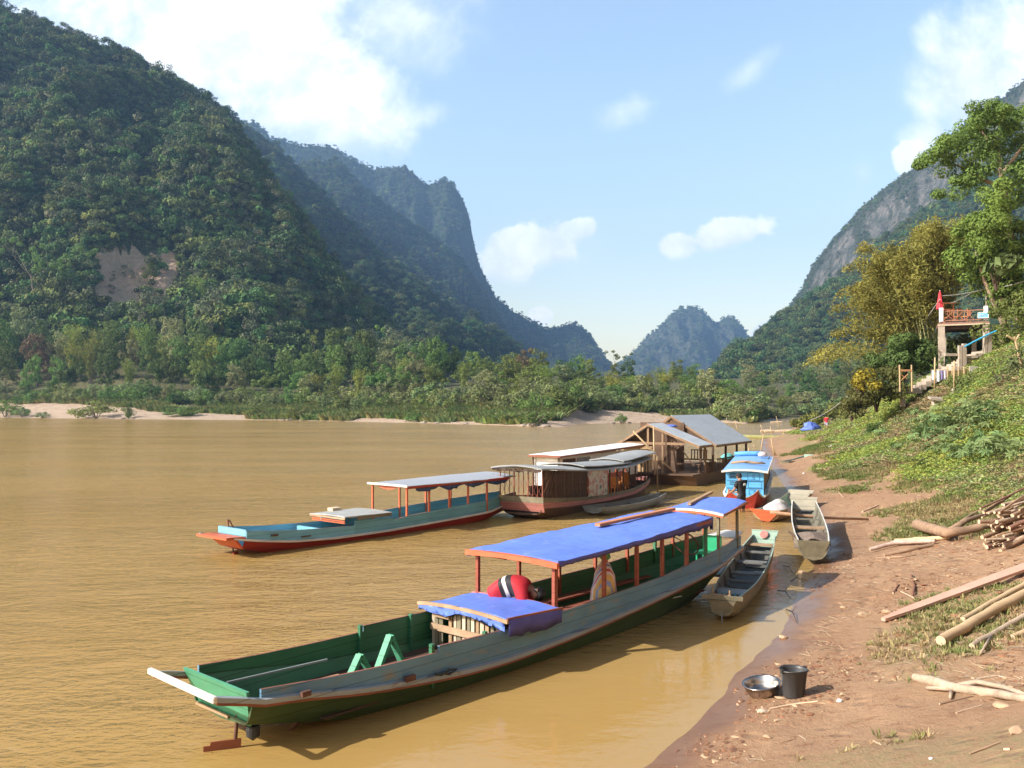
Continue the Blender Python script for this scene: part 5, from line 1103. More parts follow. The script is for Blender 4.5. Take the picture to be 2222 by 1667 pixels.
# ---------------------------------------------------------------- generic open canoe
def canoe(loc, to, st, mo, mi, mc, label, zfl=.07, ends=('flat', 'panel'), pan=None, thw=(), name='canoe', rib=0, panh=.25, group='open wooden canoes'):
    ax = Vector((to[0] - loc[0], to[1] - loc[1])); L_ = ax.length; ang = atan2(ax.y, ax.x)
    r = empty(name, (loc[0], loc[1], loc[2] if len(loc) > 2 else 0), ang, label, 'canoe', group)
    if len(loc) > 2 and len(to) > 2: r.rotation_euler = (0, -atan2(to[2] - loc[2], L_), ang)
    t0, hw, zg, zb = arrs(st); t0 = t0 * L_; T = np.linspace(t0[0], t0[-1], 22); HW_ = smooth_(np.interp(T, t0, hw)); ZG = smooth_(np.interp(T, t0, zg)); ZB_ = np.interp(T, t0, zb)
    zr = ZB_ + (ZG - ZB_) * .55
    hull_body(r, T, HW_ * .93, zr, HW_ * .55, ZB_, mo, mi, zfl)
    for sg in (-1, 1):
        mb = MB(); n = len(T); th = .028
        o0 = [(T[i], sg * HW_[i] * .93, zr[i]) for i in range(n)]; o1 = [(T[i], sg * HW_[i], ZG[i]) for i in range(n)]; i0 = [(T[i], sg * (HW_[i] * .93 - th), zr[i]) for i in range(n)]; i1 = [(T[i], sg * (HW_[i] - th), ZG[i]) for i in range(n)]
        mb.mat(mo).grid([o0, o1]); mb.mat(mi).grid([i1, i0]); mb.mat(mc).grid([o1, i1]); mb.mat(mo).grid([i0, o0])
        for k in (0, n - 1): mb.add([o0[k], o1[k], i1[k], i0[k]], [(0, 1, 2, 3)])
        mb.build('side_board', parent=r)
    mb = MB(); mb.slab([[(T[0] - .05, HW_[0] + .01, ZG[0] - .01), (T[0] - .05, -HW_[0] - .01, ZG[0] - .01)], [(T[0] + .03, HW_[0] * .55, ZB_[0]), (T[0] + .03, -HW_[0] * .55, ZB_[0])]], .035, (1, 0, 0)); mb.build('transom', mo, r)
    if pan:
        mb = MB(); mb.slab([[(T[-1] - .35, HW_[-1] * .9, ZG[-1] - .22), (T[-1] - .35, -HW_[-1] * .9, ZG[-1] - .22)], [(T[-1] + .25, HW_[-1] * 1.15, ZG[-1] + panh * .35), (T[-1] + .25, -HW_[-1] * 1.15, ZG[-1] + panh * .35)]], .035); mb.build('bow_panel', pan, r)
    for q in thw:
        t_ = q[0] * L_; w_ = float(np.interp(t_, T, HW_)) * .92; z = float(np.interp(t_, T, ZG)) - q[1]
        mb = MB(); mb.box((t_, 0, z), (q[2], 2 * w_, .03)); mb.build('thwart', q[3] if len(q) > 3 else mi, r)
    for k in range(rib):
        t_ = lerp(T[2], T[-3], (k + .5) / rib); w_ = float(np.interp(t_, T, HW_)); zg_ = float(np.interp(t_, T, ZG)); zr_1 = float(np.interp(t_, T, zr))
        mb = MB(); fz = max(zfl, float(np.interp(t_, T, ZB_)) + .06)
        for sg in (-1, 1): mb.beam((t_, sg * (w_ - .045), zg_ - .03), (t_, sg * (w_ * .9 - .05), zr_1), .03, .035, (1, 0, 0)); mb.beam((t_, sg * (w_ * .9 - .05), zr_1), (t_, sg * w_ * .55, fz + .02), .03, .035, (1, 0, 0))
        mb.beam((t_, -w_ * .57, fz + .02), (t_, w_ * .57, fz + .02), .03, .035, (0, 0, 1)); mb.build('rib', mi, r)
    return r, L_, ang
cw, Lw, angw = canoe((3.78, 15.75), (6.42, 22.3), [(0, .22, .42, .12), (.08, .28, .38, -.05), (.3, .40, .36, -.15), (.55, .42, .40, -.15), (.8, .38, .5, -.05), (1, .28, .62, .25)], PT['olive'], PT['inside'], PT['mint'], 'weathered olive grey open canoe afloat beside the bow of the near blue roofed boat', pan=PT['mint'], thw=((.20, .10, .5, PT['grey']), (.40, .16, .12), (.52, .17, .3), (.68, .17, .35), (.83, .17, .2), (.90, .10, .3, PT['tan'])), rib=7)
hm_ = MB(); hm_.beam((-.1, .34, .46), (.02, -.36, .44), .06, .07); hm_.build('stern_beam', PT['olive'], cw)
hm_ = MB(); hm_.tube([(.08, .18, .38), (.1, .18, .62)], .015, 6); hm_.tube([(.08, -.12, .38), (.1, -.12, .56)], .015, 6); hm_.tube([(.09, .24, .47), (.09, -.14, .46)], .022, 6); hm_.build('oar_pins', PT['tan'], cw)
hm_ = MB(); hm_.tube([(-.02, 0, .2), (-.03, 0, -.15)], .012, 6); hm_.build('rudder_rod', PT['grey'], cw)
hm_ = MB(); hm_.box((1.15, 0, .17), (.5, .4, .03)); [hm_.box((1.0, y, .26), (.03, .03, .16)) for y in (-.2, -.1, 0, .1, .2)]; hm_.build('seat_rack', PT['teal'], cw)
hm_ = MB(); hm_.lathe([(0, 0), (.17, 0), (.16, .004), (0, .004)], (0, 0, 0), 18, sq=.6); o = hm_.build('painted_emblem', M('paint_faded_rose', (.45, .19, .16), rough=.6, var=.3, scale=12), cw); bp_ = [c for c in SC.objects if c.parent == cw and c.name.startswith('bow_panel')][0]
o.location = (Lw - .02, 0, .62); o.rotation_euler = (0, -radians(27), 0)
cbz = .05
cb_, Lb, angb = canoe((7.35, 21.35, .02), (9.2, 27.6, .25), [(0, .36, .60, .12), (.15, .42, .58, .0), (.45, .45, .56, -.02), (.75, .42, .60, .0), (1, .36, .66, .25)], PT['olive'], M('paint_pale_sage', (.175, .16, .12), rough=.7, var=.25, wear=(.25, .21, .15), wamt=.5), PT['white'], 'pale green canoe drawn up on the mud with a torn brown cloth inside', pan=PT['panel'], thw=((.42, .12, .4, PT['tan']), (.62, .12, .12), (.12, .12, .12)), rib=5, zfl=.06)
co_, Lo, ango = canoe((8.5, 29.3), (10.95, 33.3), [(0, .46, .42, .05), (.15, .44, .36, -.06), (.5, .46, .36, -.1), (.8, .46, .46, 0), (1, .42, .6, .2)], PT['tan'], PT['mint'], PT['olive'], 'canoe with a faded orange bow carrying a white sack and a cloth bundle', pan=PT['panel'], rib=4)
hm_ = MB(); hm_.slab([[(-.12, .55, .44), (-.12, -.5, .40)], [(-.02, .12, .02), (-.02, -.12, .02)]], .03, (1, 0, 0)); hm_.build('bow_board', PT['orange'], co_)
hm_ = MB(); hm_.tube([(-.1, .1, .05), (-.13, .1, -.15)], .04, 6); hm_.build('stem_post', PT['iron'], co_)
cg_, Lg, angg = canoe((2.85, 30.95), (6.0, 34.9), [(0, .42, .33, .1), (.12, .44, .30, -.08), (.5, .44, .26, -.12), (.85, .34, .34, 0), (1, .14, .44, .25)], PT['grey'], PT['inside'], PT['grey'], 'slim grey canoe alongside the brown passenger boat', thw=((.3, .1, .15), (.6, .1, .15)))
cs_, _, _ = canoe((17.6, 56.5), (20.0, 59.2), [(0, .3, .3, .0), (.5, .42, .3, -.1), (1, .3, .5, .15)], PT['olive'], PT['teal'], PT['mint'], 'small canoe with mint bow behind the bright blue cabin boat', pan=PT['mint'])
ct_, _, _ = canoe((13.2, 56), (16.2, 58.6), [(0, .35, .5, .0), (.5, .45, .4, -.1), (1, .3, .55, .15)], PT['olive'], PT['inside'], PT['mint'], 'canoe loaded with an orange tarp moored beyond the raft house')
cy_, _, _ = canoe((26.5, 104.5), (32.8, 102.6), [(0, .2, .75, .3), (.1, .5, .45, -.1), (.5, .6, .4, -.2), (.9, .5, .4, -.1), (1, .25, .6, .2)], M('bamboo_yellow', (.42, .42, .18), rough=.7, var=.2), PT['inside'], PT['mint'], 'long slender yellow green canoe far off before the red bank')
mb = MB(); mb.box((0, 0, 0), (3.5, .30, .05)); o = mb.build('plank', PT['grey']); o.location = (4.86, 20.2, .33); o.rotation_euler = (0, -.02, atan2(3.4, 1.25)); tag(o, 'grey plank bridging the near boat bow and the weathered canoe', 'plank')
# ---------------------------------------------------------------- E: bright blue cabin boat by the bank
E_ANG = atan2(.95, .31); EB = (8.72, 33.0); lbE = empty('cabin_boat', (*EB, 0), E_ANG, 'bright blue cabin boat with red hull and white trim, moored at the bank', 'boat')
Ehw = lambda t: np.interp(t, [0, .6, 1.6, 8, 9.2], [.52, .68, .84, .84, .5]); Ezg = lambda t: np.interp(t, [0, .25, .7, 1.5, 4, 8, 9.2], [.70, .52, .38, .44, .58, .72, 1.0])
T = np.concatenate([np.linspace(0, 1.6, 9), np.arange(1.9, 9.3, .4)]); hull_body(lbE, T, Ehw(T), Ezg(T) - .03, Ehw(T) * .62, np.interp(T, [0, .5, 1.5, 8, 9.2], [.12, -.1, -.25, -.2, .4]), PT['hullred'], PT['white'], .16)
for sg in (-1, 1):
    rail(lbE, T, Ehw(T) - .03, Ezg(T), sg, .07, .06, PT['white'], 'gunwale')
bp = MB(); yy_ = np.linspace(.56, -.56, 13); bp.slab([[(-.06, y, .40 + .34 * (abs(y) / .56) ** 2) for y in yy_], [(.06, y * .62, -.12) for y in yy_]], .05, (1, 0, 0)); bp.build('bow_board', PT['hullred'], lbE)
bp = MB(); bp.slab([[(-.07, y, .43 + .34 * (abs(y) / .56) ** 2) for y in yy_], [(.02, y, .43 + .34 * (abs(y) / .56) ** 2) for y in yy_]], .03); bp.build('bow_trim', PT['tan'], lbE)
mb = MB(); mb.slab([[(.05, .45, .36), (.05, -.45, .36)], [(1.0, .7, .36), (1.0, -.7, .36)]], .04); mb.build('foredeck', PT['white'], lbE)
cf = MB(); cf.box((1.0, 0, .86), (.04, 1.40, 1.0)); cfo = cf.build('cabin_front', PT['blueb'], lbE)
pn = MB(); BL = M('panel_line_blue', (.035, .14, .30), rough=.6, var=.1)
for y0, y1, z0, z1 in ((-.10, -.30, 1.02, 1.30), (-.35, -.55, 1.02, 1.30), (-.12, -.62, .72, .95), (-.16, -.34, .44, .64), (-.38, -.56, .44, .64)):
    for a, b in (((y0, z0), (y1, z0)), ((y0, z1), (y1, z1)), ((y0, z0), (y0, z1)), ((y1, z0), (y1, z1))): pn.beam((.975, a[0], a[1]), (.975, b[0], b[1]), .012, .015)
for z in (.98, .69): pn.beam((.972, .68, z), (.972, -.68, z), .012, .018)
pn.build('panel_moulding', BL, cfo)
lv = MB()
for z in (1.26, 1.20, 1.14, 1.08, .92, .84, .60, .54): lv.box((.976, .36, z), (.012, .42, .032))
lv.build('louvre_gap', M('louvre_gap_shade', (.02, .03, .045), rough=.8), cfo)  # near-black bars stand in for the shade between slats
for y in (-.69, .69):
    mb = MB(); mb.slab([[(1.0, y, .42), (8.0, y * 1.05, .66)], [(1.0, y, 1.36), (8.0, y * 1.05, 1.55)]], .03, (0, 1, 0)); mb.build('cabin_side', PT['blueb'] if y > 0 else PT['brown'], lbE)
tt = np.linspace(.8, 8.2, 8); rf = canopy(lbE, tt, .84 + 0 * tt, 1.37 + .022 * (tt - .8), 1.36 + .022 * (tt - .8), .07, M('roof_blue', (.19, .38, .72), rough=.5, var=.1, wear=(.32, .45, .66), wamt=.3), .03, 'roof')
mb = MB(); mb.slab([[(.77, y, 1.375 + .07 * (1 - (y / .86) ** 2)) for y in np.linspace(.87, -.87, 9)], [(.80, y, 1.375 + .07 * (1 - (y / .86) ** 2)) for y in np.linspace(.87, -.87, 9)]], .075); mb.beam((.8, -.86, 1.35), (8.2, -.86, 1.51), .03, .05); mb.build('roof_trim', PT['white'], rf)
def onE(t_, y, z): return on(EB, E_ANG, t_, y, z)
mb = MB(); mb.tube([(0, .65, 0), (.1, .2, .05), (0, -.3, .02), (.05, -.7, 0)], [.05, .06, .055, .03], 7); mb.tube([(.1, .2, .05), (-.2, -.1, .12)], [.03, .015], 6); mb.tube([(.0, -.25, .03), (.25, -.6, .05)], [.03, .015], 6)
o = mb.build('driftwood', PT['tan'], smooth=True); o.location = onE(2.9, 0, 1.54); o.rotation_euler = (0, 0, E_ANG); tag(o, 'gnarled driftwood branch lying across the bright blue boat roof', 'branch')
mb = MB(); mb.tube([(0, .75, 0), (.05, .2, .02), (-.05, -.2, 0), (0, -.55, .02)], [.09, .12, .10, .13], 10); mb.v = [(x, y, z + .02 * sin(23 * y)) for x, y, z in mb.v]
o = mb.build('rolled_tarp', M('tarp_sky', (.10, .32, .66), rough=.6, bump=.4, bscale=8), smooth=True); o.location = onE(7.6, .1, 1.68); o.rotation_euler = (0, 0, E_ANG); tag(o, 'bright blue rolled tarp at the back of the bright blue boat roof', 'tarp')
mb = MB(); mb.lathe([(0, 0), (.2, .02), (.22, .12), (.12, .22), (0, .24)], n=12, sq=.8); o = mb.build('bundle', M('cloth_white_red', (.62, .50, .48), rough=.8, var=.3, wear=(.5, .06, .05), wamt=.5), smooth=True); o.location = onE(6.7, -.45, 1.60); tag(o, 'white and red cloth bundle on the bright blue boat roof', 'bundle')
# cargo in the orange bowed canoe, cloth in the beached canoe, tarp in the far canoe
def blob(name, loc, sz, mat, label, cat, seed=1, n=14, lump=.25):
    rg = np.random.default_rng(seed); mb = MB(); prof = [(0, 0), (.8, .02), (1, .25), (.95, .6), (.6, .9), (.2, 1.0), (0, 1.0)]
    mb.lathe([(r, z) for r, z in prof], n=n)
    V = np.array(mb.v); k = 1 + lump * vnoise(V[:, 0] * 2 + seed, V[:, 1] * 2, V[:, 2] * 3); mb.v = [(x * sz[0] * q, y * sz[1] * q, z * sz[2] * (.8 + .3 * q)) for (x, y, z), q in zip(mb.v, k)]
    o = mb.build(name, mat, smooth=True); o.location = loc; return tag(o, label, cat)
blob('sack', on((8.5, 29.3), ango, 1.95, .1, .16), (.28, .22, .34), M('sack_white', (.50, .47, .43), rough=.8, bump=.5, bscale=7), 'knotted white sack in the canoe with the orange bow', 'sack', 3, 18, .6)
blob('cloth_bundle', on((8.5, 29.3), ango, 1.1, -.05, .14), (.44, .36, .36), M('cloth_grey_pink', (.55, .50, .50), rough=.8, var=.3, scale=4, bump=.4, bscale=9), 'grey and pink wrapped bundle at the orange bow end of the canoe', 'bundle', 5)
mb = MB(); rows = [[(x, y, .10 * vnoise(np.array([x * 3.]), np.array([y * 3.]))[0] + .12 * (1 - (y / .5) ** 2) + .12 * sin(3 * x)) for y in np.linspace(-.44, .44, 12)] for x in np.linspace(0, 1.15, 14)]
mb.slab(rows, .015); o = mb.build('torn_cloth', M('cloth_brown_torn', (.19, .14, .11), rough=.95, var=.35, scale=6, wear=(.26, .06, .06), wamt=.4, bump=.5, bscale=16)); o.scale = (1.25, 1.0, 1.25); o.location = on((7.35, 21.35), angb, .55, 0, .36); o.rotation_euler = (0, 0, angb); tag(o, 'torn brown cloth heaped over the gear in the pale green beached canoe', 'cloth')
blob('orange_tarp', on((13.2, 56), atan2(2.6, 3), 2.9, 0, .25), (.45, .32, .5), M('tarp_orange', (.66, .15, .05), rough=.7, bump=.5, bscale=5), 'orange tarp heap on the canoe beyond the raft house', 'tarp', 7)
blob('teal_tarp', on((13.2, 56), atan2(2.6, 3), 1.0, 0, .3), (.4, .3, .45), M('tarp_teal', (.12, .42, .40), rough=.7), 'teal cover on the canoe beyond the raft house', 'tarp', 9)
# ---------------------------------------------------------------- F: raft house
F_ANG = C_ANG; FB = (6.75, 43.5); rh = empty('floating_house', (*FB, 0), F_ANG, 'floating wooden raft house with two grey tin gable roofs', 'house')
tin = M('tin_roof_grey', (.52, .54, .56), rough=.45, var=.12, scale=.8, wear=(.62, .62, .62), wamt=.28, stretch=(1, 4, 1), bump=.1)
TW = M('timber_brown', (.115, .068, .042), rough=.85, var=.35, scale=2, stretch=(.4, .4, 1.5)); TL = M('timber_light', (.27, .17, .10), rough=.85, var=.25, scale=2)
def gable(t0, t1, zr, yl, zl, yr, zr2, nm):
    a = MB(); a.slab([[(t0, 0, zr), (t0, yr, zr2)], [(t1, 0, zr), (t1, yr, zr2)]], .05); a.slab([[(t0, yl, zl), (t0, 0, zr)], [(t1, yl, zl), (t1, 0, zr)]], .05); o = a.build('roof', tin, rh)
    f = MB(); 
    for (y0, z0, y1, z1) in ((0, zr, yr, zr2), (0, zr, yl, zl)): f.beam((t0 - .02, y0, z0 - .07), (t0 - .02, y1, z1 - .07), .03, .11)
    f.beam((t0, yr, zr2 - .08), (t1, yr, zr2 - .08), .03, .10); f.build('barge_board', TL, o)
    return o
gable(0, 2.0, 3.0, 1.75, 1.93, -2.65, 1.96, 'porch'); gable(3.2, 9.6, 3.38, 1.75, 2.0, -2.45, 1.88, 'main')
mb = MB(); mb.box((4.6, -.35, .53), (9.9, 4.2, .06)); mb.build('deck', TW, rh)
for y in (1.2, -.3):
    mb = MB(); mb.box((4.6, y, .2), (9.6, .9, .55)); mb.build('pontoon', TW, rh)
mb = MB(); mb.slab([[(-.35, -.4, .50), (-.25, -2.5, .52)], [(9.4, -.4, .5), (9.4, -2.45, .52)]], .5); mb.v = [(x + (.35 if z < .2 else 0), y, z) for x, y, z in mb.v]; mb.build('pontoon', PT['brown'], rh)
for t_, y, z0, z1, m_ in ((.1, 1.6, .55, 2.0, TW), (.1, -.75, .55, 2.65, TL), (.1, .02, 1.9, 3.0, TL), (1.5, -2.42, .55, 2.0, TL), (1.2, -2.3, .55, 2.0, TW), (3.4, -2.2, .55, 1.95, TW), (5.4, -2.25, .55, 1.95, TW), (7.4, -2.25, .55, 1.95, TW), (9.2, -2.25, .55, 1.95, TW), (3.4, 1.6, .55, 2.0, TW), (9.2, 1.6, .55, 2.0, TW), (3.3, 0, 1.9, 3.3, TL)):
    mb = MB(); mb.beam((t_, y, z0), (t_, y, z1), .1, .1, (1, 0, 0)); mb.build('post', m_, rh)
mb = MB(); mb.beam((.06, 1.65, 2.02), (.06, -1.9, 2.02), .06, .12); mb.build('tie_beam', TL, rh)
mb = MB(); mb.beam((.5, -1.0, 2.5), (.8, -2.1, .9), .05, .05); mb.build('brace', TW, rh)
wv_ = MB(); wv_.slab([[(.5, 1.6, .56), (.5, .0, .56)], [(.5, 1.6, 1.85), (.5, .0, 1.85)]], .03, (1, 0, 0)); wv_.build('woven_wall', M('woven_bamboo', (.42, .28, .15), rough=.85, var=.35, scale=9, stretch=(1, 3, 1), bump=.3), rh)
gw = MB(); gw.slab([[(.62, 1.62, 1.85), (.62, 0, 1.85)], [(.62, 1.62, 1.98), (.62, 0, 2.92)]], .03, (1, 0, 0)); gw.build('gable_wall', TW, rh)  # dark sheet added to stand for the shaded inside of the gable
for a, b, z0, z1 in (((.35, -.85), (.35, -1.35), .56, 2.5), ((3.1, 1.7), (3.1, -.75), .56, 3.0)):
    mb = MB(); mb.slab([[(a[0], a[1], z0), (b[0], b[1], z0)], [(a[0], a[1], z1), (b[0], b[1], z1 - (.3 if z1 < 2.6 else 0))]], .04, (1, 0, 0)); mb.build('board_wall', TW, rh)
mb = MB(); mb.slab([[(3.25, 0, 2.0), (3.25, -2.2, 1.95)], [(3.25, 0, 3.3), (3.25, -.2, 3.2)]], .03, (1, 0, 0)); mb.build('gable_wall', TW, rh)
for t_, y, l_, hh_ in ((1.2, -1.6, 1.5, .42), (2.2, -1.7, 1.8, .6)):
    mb = MB(); mb.box((t_, y, .56 + hh_), (.4, l_, .05)); [mb.box((t_ + a, y + b, .56 + hh_ / 2), (.06, .06, hh_)) for a in (-.15, .15) for b in (-l_ / 2 + .1, l_ / 2 - .1)]; mb.build('bench', TW, rh)
mb = MB(); [mb.box((3.0, -1.2 - k * .16, 1.35), (.04, .04, .5)) for k in range(6)]; mb.box((3.0, -1.6, 1.6), (.04, .9, .05)); mb.build('bench_back', TW, rh)
rl = MB(); rl.box((6.4, -2.4, 1.12), (5.8, .05, .06)); rl.box((6.4, -2.4, .72), (5.8, .04, .28))
for k in range(24): rl.box((3.6 + k * .245, -2.4, .9), (.05, .03, .5))
rl.box((2.3, -2.46, .78), (1.5, .03, .5)); rl.build('railing', TW, rh)
blob('blue_cloth', on(FB, F_ANG, 2.1, -.4, 2.78), (.35, .25, .12), TARP, 'small blue cloth tucked between the two raft house roofs', 'cloth', 4)
# bamboo poles stuck in the river around the house and along the bank
BAM = M('bamboo_pole', (.48, .34, .19), rough=.7, var=.2, scale=2)
def pole(p0, p1, r, label, mat=None, name='bamboo_pole', group='poles standing in the river'):
    p0, p1 = Vector(p0), Vector(p1); mb = MB(); m_ = (p0 + p1) / 2 + Vector((0, 0, -.015 * (p1 - p0).length)); mb.tube([p0 - p0, m_ - p0, p1 - p0], [r, r * .95, r * .75], 7); o = mb.build(name, mat or BAM, smooth=True); o.location = p0; return tag(o, label, 'pole', group)
pole(W(1496, 1056, -.1), P(1374, 936, 42.0), .05, 'long slanting bamboo pole leaning over the raft house gable from the water')
pole(P(1421, 1030, 42.6), P(1418, 924, 42.9), .045, 'thin upright pole in front of the raft house gable')
pole(W(1427, 1075, -.2), P(1426, 992, 37.9), .035, 'thin upright pole at the bow of the brown passenger boat')
for i, (u0, v0, u1, v1, d, lb) in enumerate(((1575, 929, 1577, 905, 150, 'short bamboo pole in the river right of the raft house ridge'), (1602, 943, 1595, 912, 118, 'leaning bamboo pole just right of the raft house roof'), (1650, 985, 1657, 942, 72, 'dark bamboo pole rising behind the bright blue boat'), (1657, 942, 1650, 922, 119, 'slim bamboo pole left of the pale bamboo raft'), (1676, 952, 1671, 925, 105, 'thin pole beside the pale bamboo raft'), (1693, 937, 1684, 903, 130, 'tall leaning bamboo pole over the far end of the pale bamboo raft'), (1681, 992, 1673, 950, 66, 'crossed bamboo stake at the foot of the red bank, taller'), (1684, 990, 1678, 968, 66, 'crossed bamboo stake at the foot of the red bank, shorter'), (1697, 952, 1702, 932, 106, 'short crossed pole at the near end of the pale raft'), (1625, 984, 1625, 972, 80, 'stub of a pole standing in the river left of the red bank'), (1642, 973, 1634, 966, 86, 'thin short pole leaning in the river left of the red bank'))):
    d = min(d, F * (H + .1) / (v0 - HY)) if v0 > 925 else d
    pole(P(u0, v0, d), P(u1, v1, d * 1.0), .05, lb)
def raft(u0, u1, v, d, label, k=5):
    a, b = P(u0, v, d), P(u1, v, d); r = empty('bamboo_raft', (a + b) / 2, 0, label, 'raft', 'bamboo rafts in the far channel')
    r.location.z = .1; L_ = (b - a).length
    for i in range(k):
        mb = MB(); mb.tube([(-L_ / 2 + .2 * (i % 2), -1 + i * .5, 0), (L_ / 2 - .3 * (i % 3), -1 + i * .5, .05)], [.2, .24], 7); mb.build('bamboo_bundle', M('bamboo_pale', (.55, .40, .26), rough=.8, var=.25), r)
raft(1655, 1674, 938, 128, 'small pale bamboo raft between the thin poles'); raft(1686, 1722, 938, 128, 'longer pale bamboo raft reaching toward the red bank'); raft(1672, 1694, 917.5, 196, 'pale raft at the far shore beyond the bend', 4)
# ================================================================ near bank objects
# bucket and basin
gb = G(1722, 1512); bk = empty('bucket', gb, .4, 'black rubber bucket standing on the mud beside the metal basin', 'bucket')
RUB = M('bucket_black', (.050, .050, .052), rough=.42, var=.25, scale=5, wear=(.16, .14, .13), wamt=.35, stretch=(3, 3, .5))
mb = MB(); mb.lathe([(0, .0), (.125, 0), (.13, .012), (.168, .335), (.178, .34), (.182, .352), (.176, .36), (.165, .352), (.155, .32), (.12, .03), (0, .03)], n=40); mb.build('bucket_body', RUB, bk, smooth=True)
mb = MB(); mb.tube([Vector((.185 * cos(a), .185 * sin(a) * .98, .335 - .03 * sin(a))) for a in np.linspace(pi, 2 * pi, 17)], .006, 6); [mb.box((sx_ * .18, 0, .345), (.03, .04, .05)) for sx_ in (-1, 1)]; mb.build('bucket_handle', M('wire_dark', (.06, .055, .05), rough=.5, metallic=.6), bk)
gb = G(1656, 1508); STL = M('basin_steel', (.46, .41, .37), rough=.26, var=.12, metallic=1.0, scale=7, wear=(.25, .20, .17), wamt=.35)
mb = MB(); mb.lathe([(0, .0), (.135, 0), (.175, .02), (.215, .085), (.232, .172), (.248, .176), (.250, .182), (.235, .184), (.222, .176), (.205, .09), (.165, .028), (0, .012)], n=44); bs = mb.build('basin', STL, smooth=True); bs.location = gb + Vector((0, 0, -.012)); bs.rotation_euler = (radians(4), radians(-9), 0); tag(bs, 'shallow dented metal basin on the wet mud beside the bucket', 'basin')
# logs, sticks, plank, firewood
BK1 = M('log_bark_brown', (.30, .19, .12), rough=.9, var=.35, scale=5, stretch=(.4, 1, 1), bump=.5, bscale=14, wear=(.17, .11, .075), wamt=.5); BK2 = M('log_peeled', (.50, .345, .20), rough=.75, var=.18, scale=3, stretch=(.3, 1, 1), wear=(.36, .22, .12), wamt=.4, bump=.15); BK3 = M('log_pale_grey', (.40, .30, .215), rough=.9, var=.3, scale=5, bump=.6, bscale=18, wear=(.22, .15, .10), wamt=.55); CUT = M('log_cut_end', (.62, .45, .30), rough=.8, var=.2, scale=10)
def log(pix, r, mat, label, name='log', cat='log', group=None, lift=0.0, seed=0, fork=None, n=10):
    pts = [G(u, v) for u, v in pix]; rs_ = r if hasattr(r, '__len__') else [r, r * .92]
    rr_ = np.interp(np.linspace(0, 1, len(pts)), np.linspace(0, 1, len(rs_)), rs_); rg = random.Random(seed)
    o0 = pts[0]; P_ = []
    for i in range(len(pts) - 1):
        for k in range(4):
            q = k / 4; p = pts[i].lerp(pts[i + 1], q); P_.append((p + Vector((rg.uniform(-.3, .3) * rr_[0], rg.uniform(-.3, .3) * rr_[0], rg.uniform(-.08, .12) * rr_[0])), lerp(rr_[i], rr_[i + 1], q)))
    P_.append((pts[-1], rr_[-1]))
    mb = MB(); mb.mat(mat); pp = [p - o0 + Vector((0, 0, q * .8 + lift)) for p, q in P_]; mb.tube(pp, [q * rg.uniform(.86, 1.12) for _, q in P_], n, cap=False)
    for e in (0, -1):
        d = (pp[1] - pp[0]) if e == 0 else (pp[-2] - pp[-1]); c_ = pp[e]; sd_ = d.orthogonal().normalized(); u_ = d.normalized().cross(sd_); q = P_[e][1]
        ring = [c_ - d.normalized() * .004 + (sd_ * cos(a) + u_ * sin(a)) * q * .99 for a in np.linspace(0, 2 * pi, n, endpoint=False)]; mb.mat(CUT).add(ring, [tuple(range(n)) if e else tuple(range(n - 1, -1, -1))])
    mb.mat(mat)
    for f in (fork or []):
        fp = [G(u, v) - o0 + Vector((0, 0, f[1] + lift)) for u, v in f[0]]; mb.tube(fp, list(np.linspace(f[1], f[1] * .55, len(fp))), 7)
    o = mb.build(name, parent=None, smooth=True); o.location = o0
    return tag(o, label, cat, group)
log([(2040, 1408), (2140, 1352), (2240, 1296), (2300, 1262)], [.072, .085], BK2, 'thick peeled tan log lying at the right edge of the bank', group='logs lying on the bank', lift=.05)
log([(2090, 1352), (2170, 1306), (2260, 1256)], [.045, .05], BK2, 'thinner peeled log half hidden behind the thick peeled log', group='logs lying on the bank', lift=.02, seed=4)
log([(2108, 1408), (2190, 1362), (2280, 1312)], [.04, .055], BK3, 'grey barked pole below the thick peeled log', group='logs lying on the bank', seed=2, fork=[([(2150, 1388), (2128, 1422)], .025)])
log([(2198, 1388), (2260, 1360)], .04, BK2, 'short peeled stub log at the right edge under the grey pole', group='logs lying on the bank', seed=6)
log([(1988, 1478), (2045, 1494), (2075, 1502), (2150, 1512), (2240, 1528)], [.055, .062, .05, .045], BK3, 'pale forked branch lying lowest on the right of the bank', 'branch', 'branch', fork=[([(2068, 1500), (2120, 1488), (2180, 1500), (2240, 1522)], .04), ([(2068, 1502), (2010, 1500)], .035), ([(2065, 1505), (2062, 1520)], .025)], seed=8)
log([(1990, 1158), (2060, 1178), (2120, 1164), (2165, 1150)], [.125, .125, .10, .08], BK1, 'stout forked log with a pale sawn end beside the firewood stack', 'log', 'log', 'logs beside the firewood stack', lift=.12, fork=[([(2058, 1172), (2095, 1148), (2150, 1130)], .085)], seed=11)
log([(1888, 1200), (1945, 1186), (2030, 1182)], [.045, .06, .05], M('log_birch_pink', (.46, .33, .27), rough=.85, var=.3, scale=7, wear=(.60, .52, .45), wamt=.5), 'mottled pinkish branch reaching left from the sawn log', 'branch', 'branch', 'logs beside the firewood stack', lift=.05, seed=12)
log([(1920, 1208), (1960, 1200), (2025, 1186)], [.05, .045], BK1, 'brown branch under the mottled pinkish branch', 'branch', 'branch', 'logs beside the firewood stack', seed=13)
log([(1945, 1180), (1990, 1176), (2060, 1170)], [.075, .05], BK2, 'stub end of an orange brown log behind the pinkish branch', 'log', 'log', 'logs beside the firewood stack', seed=14)
log([(2080, 1142), (2118, 1116), (2150, 1114)], [.035, .028], BK1, 'bent branch propped up behind the forked log', 'branch', 'branch', 'logs beside the firewood stack', lift=.05, seed=15)
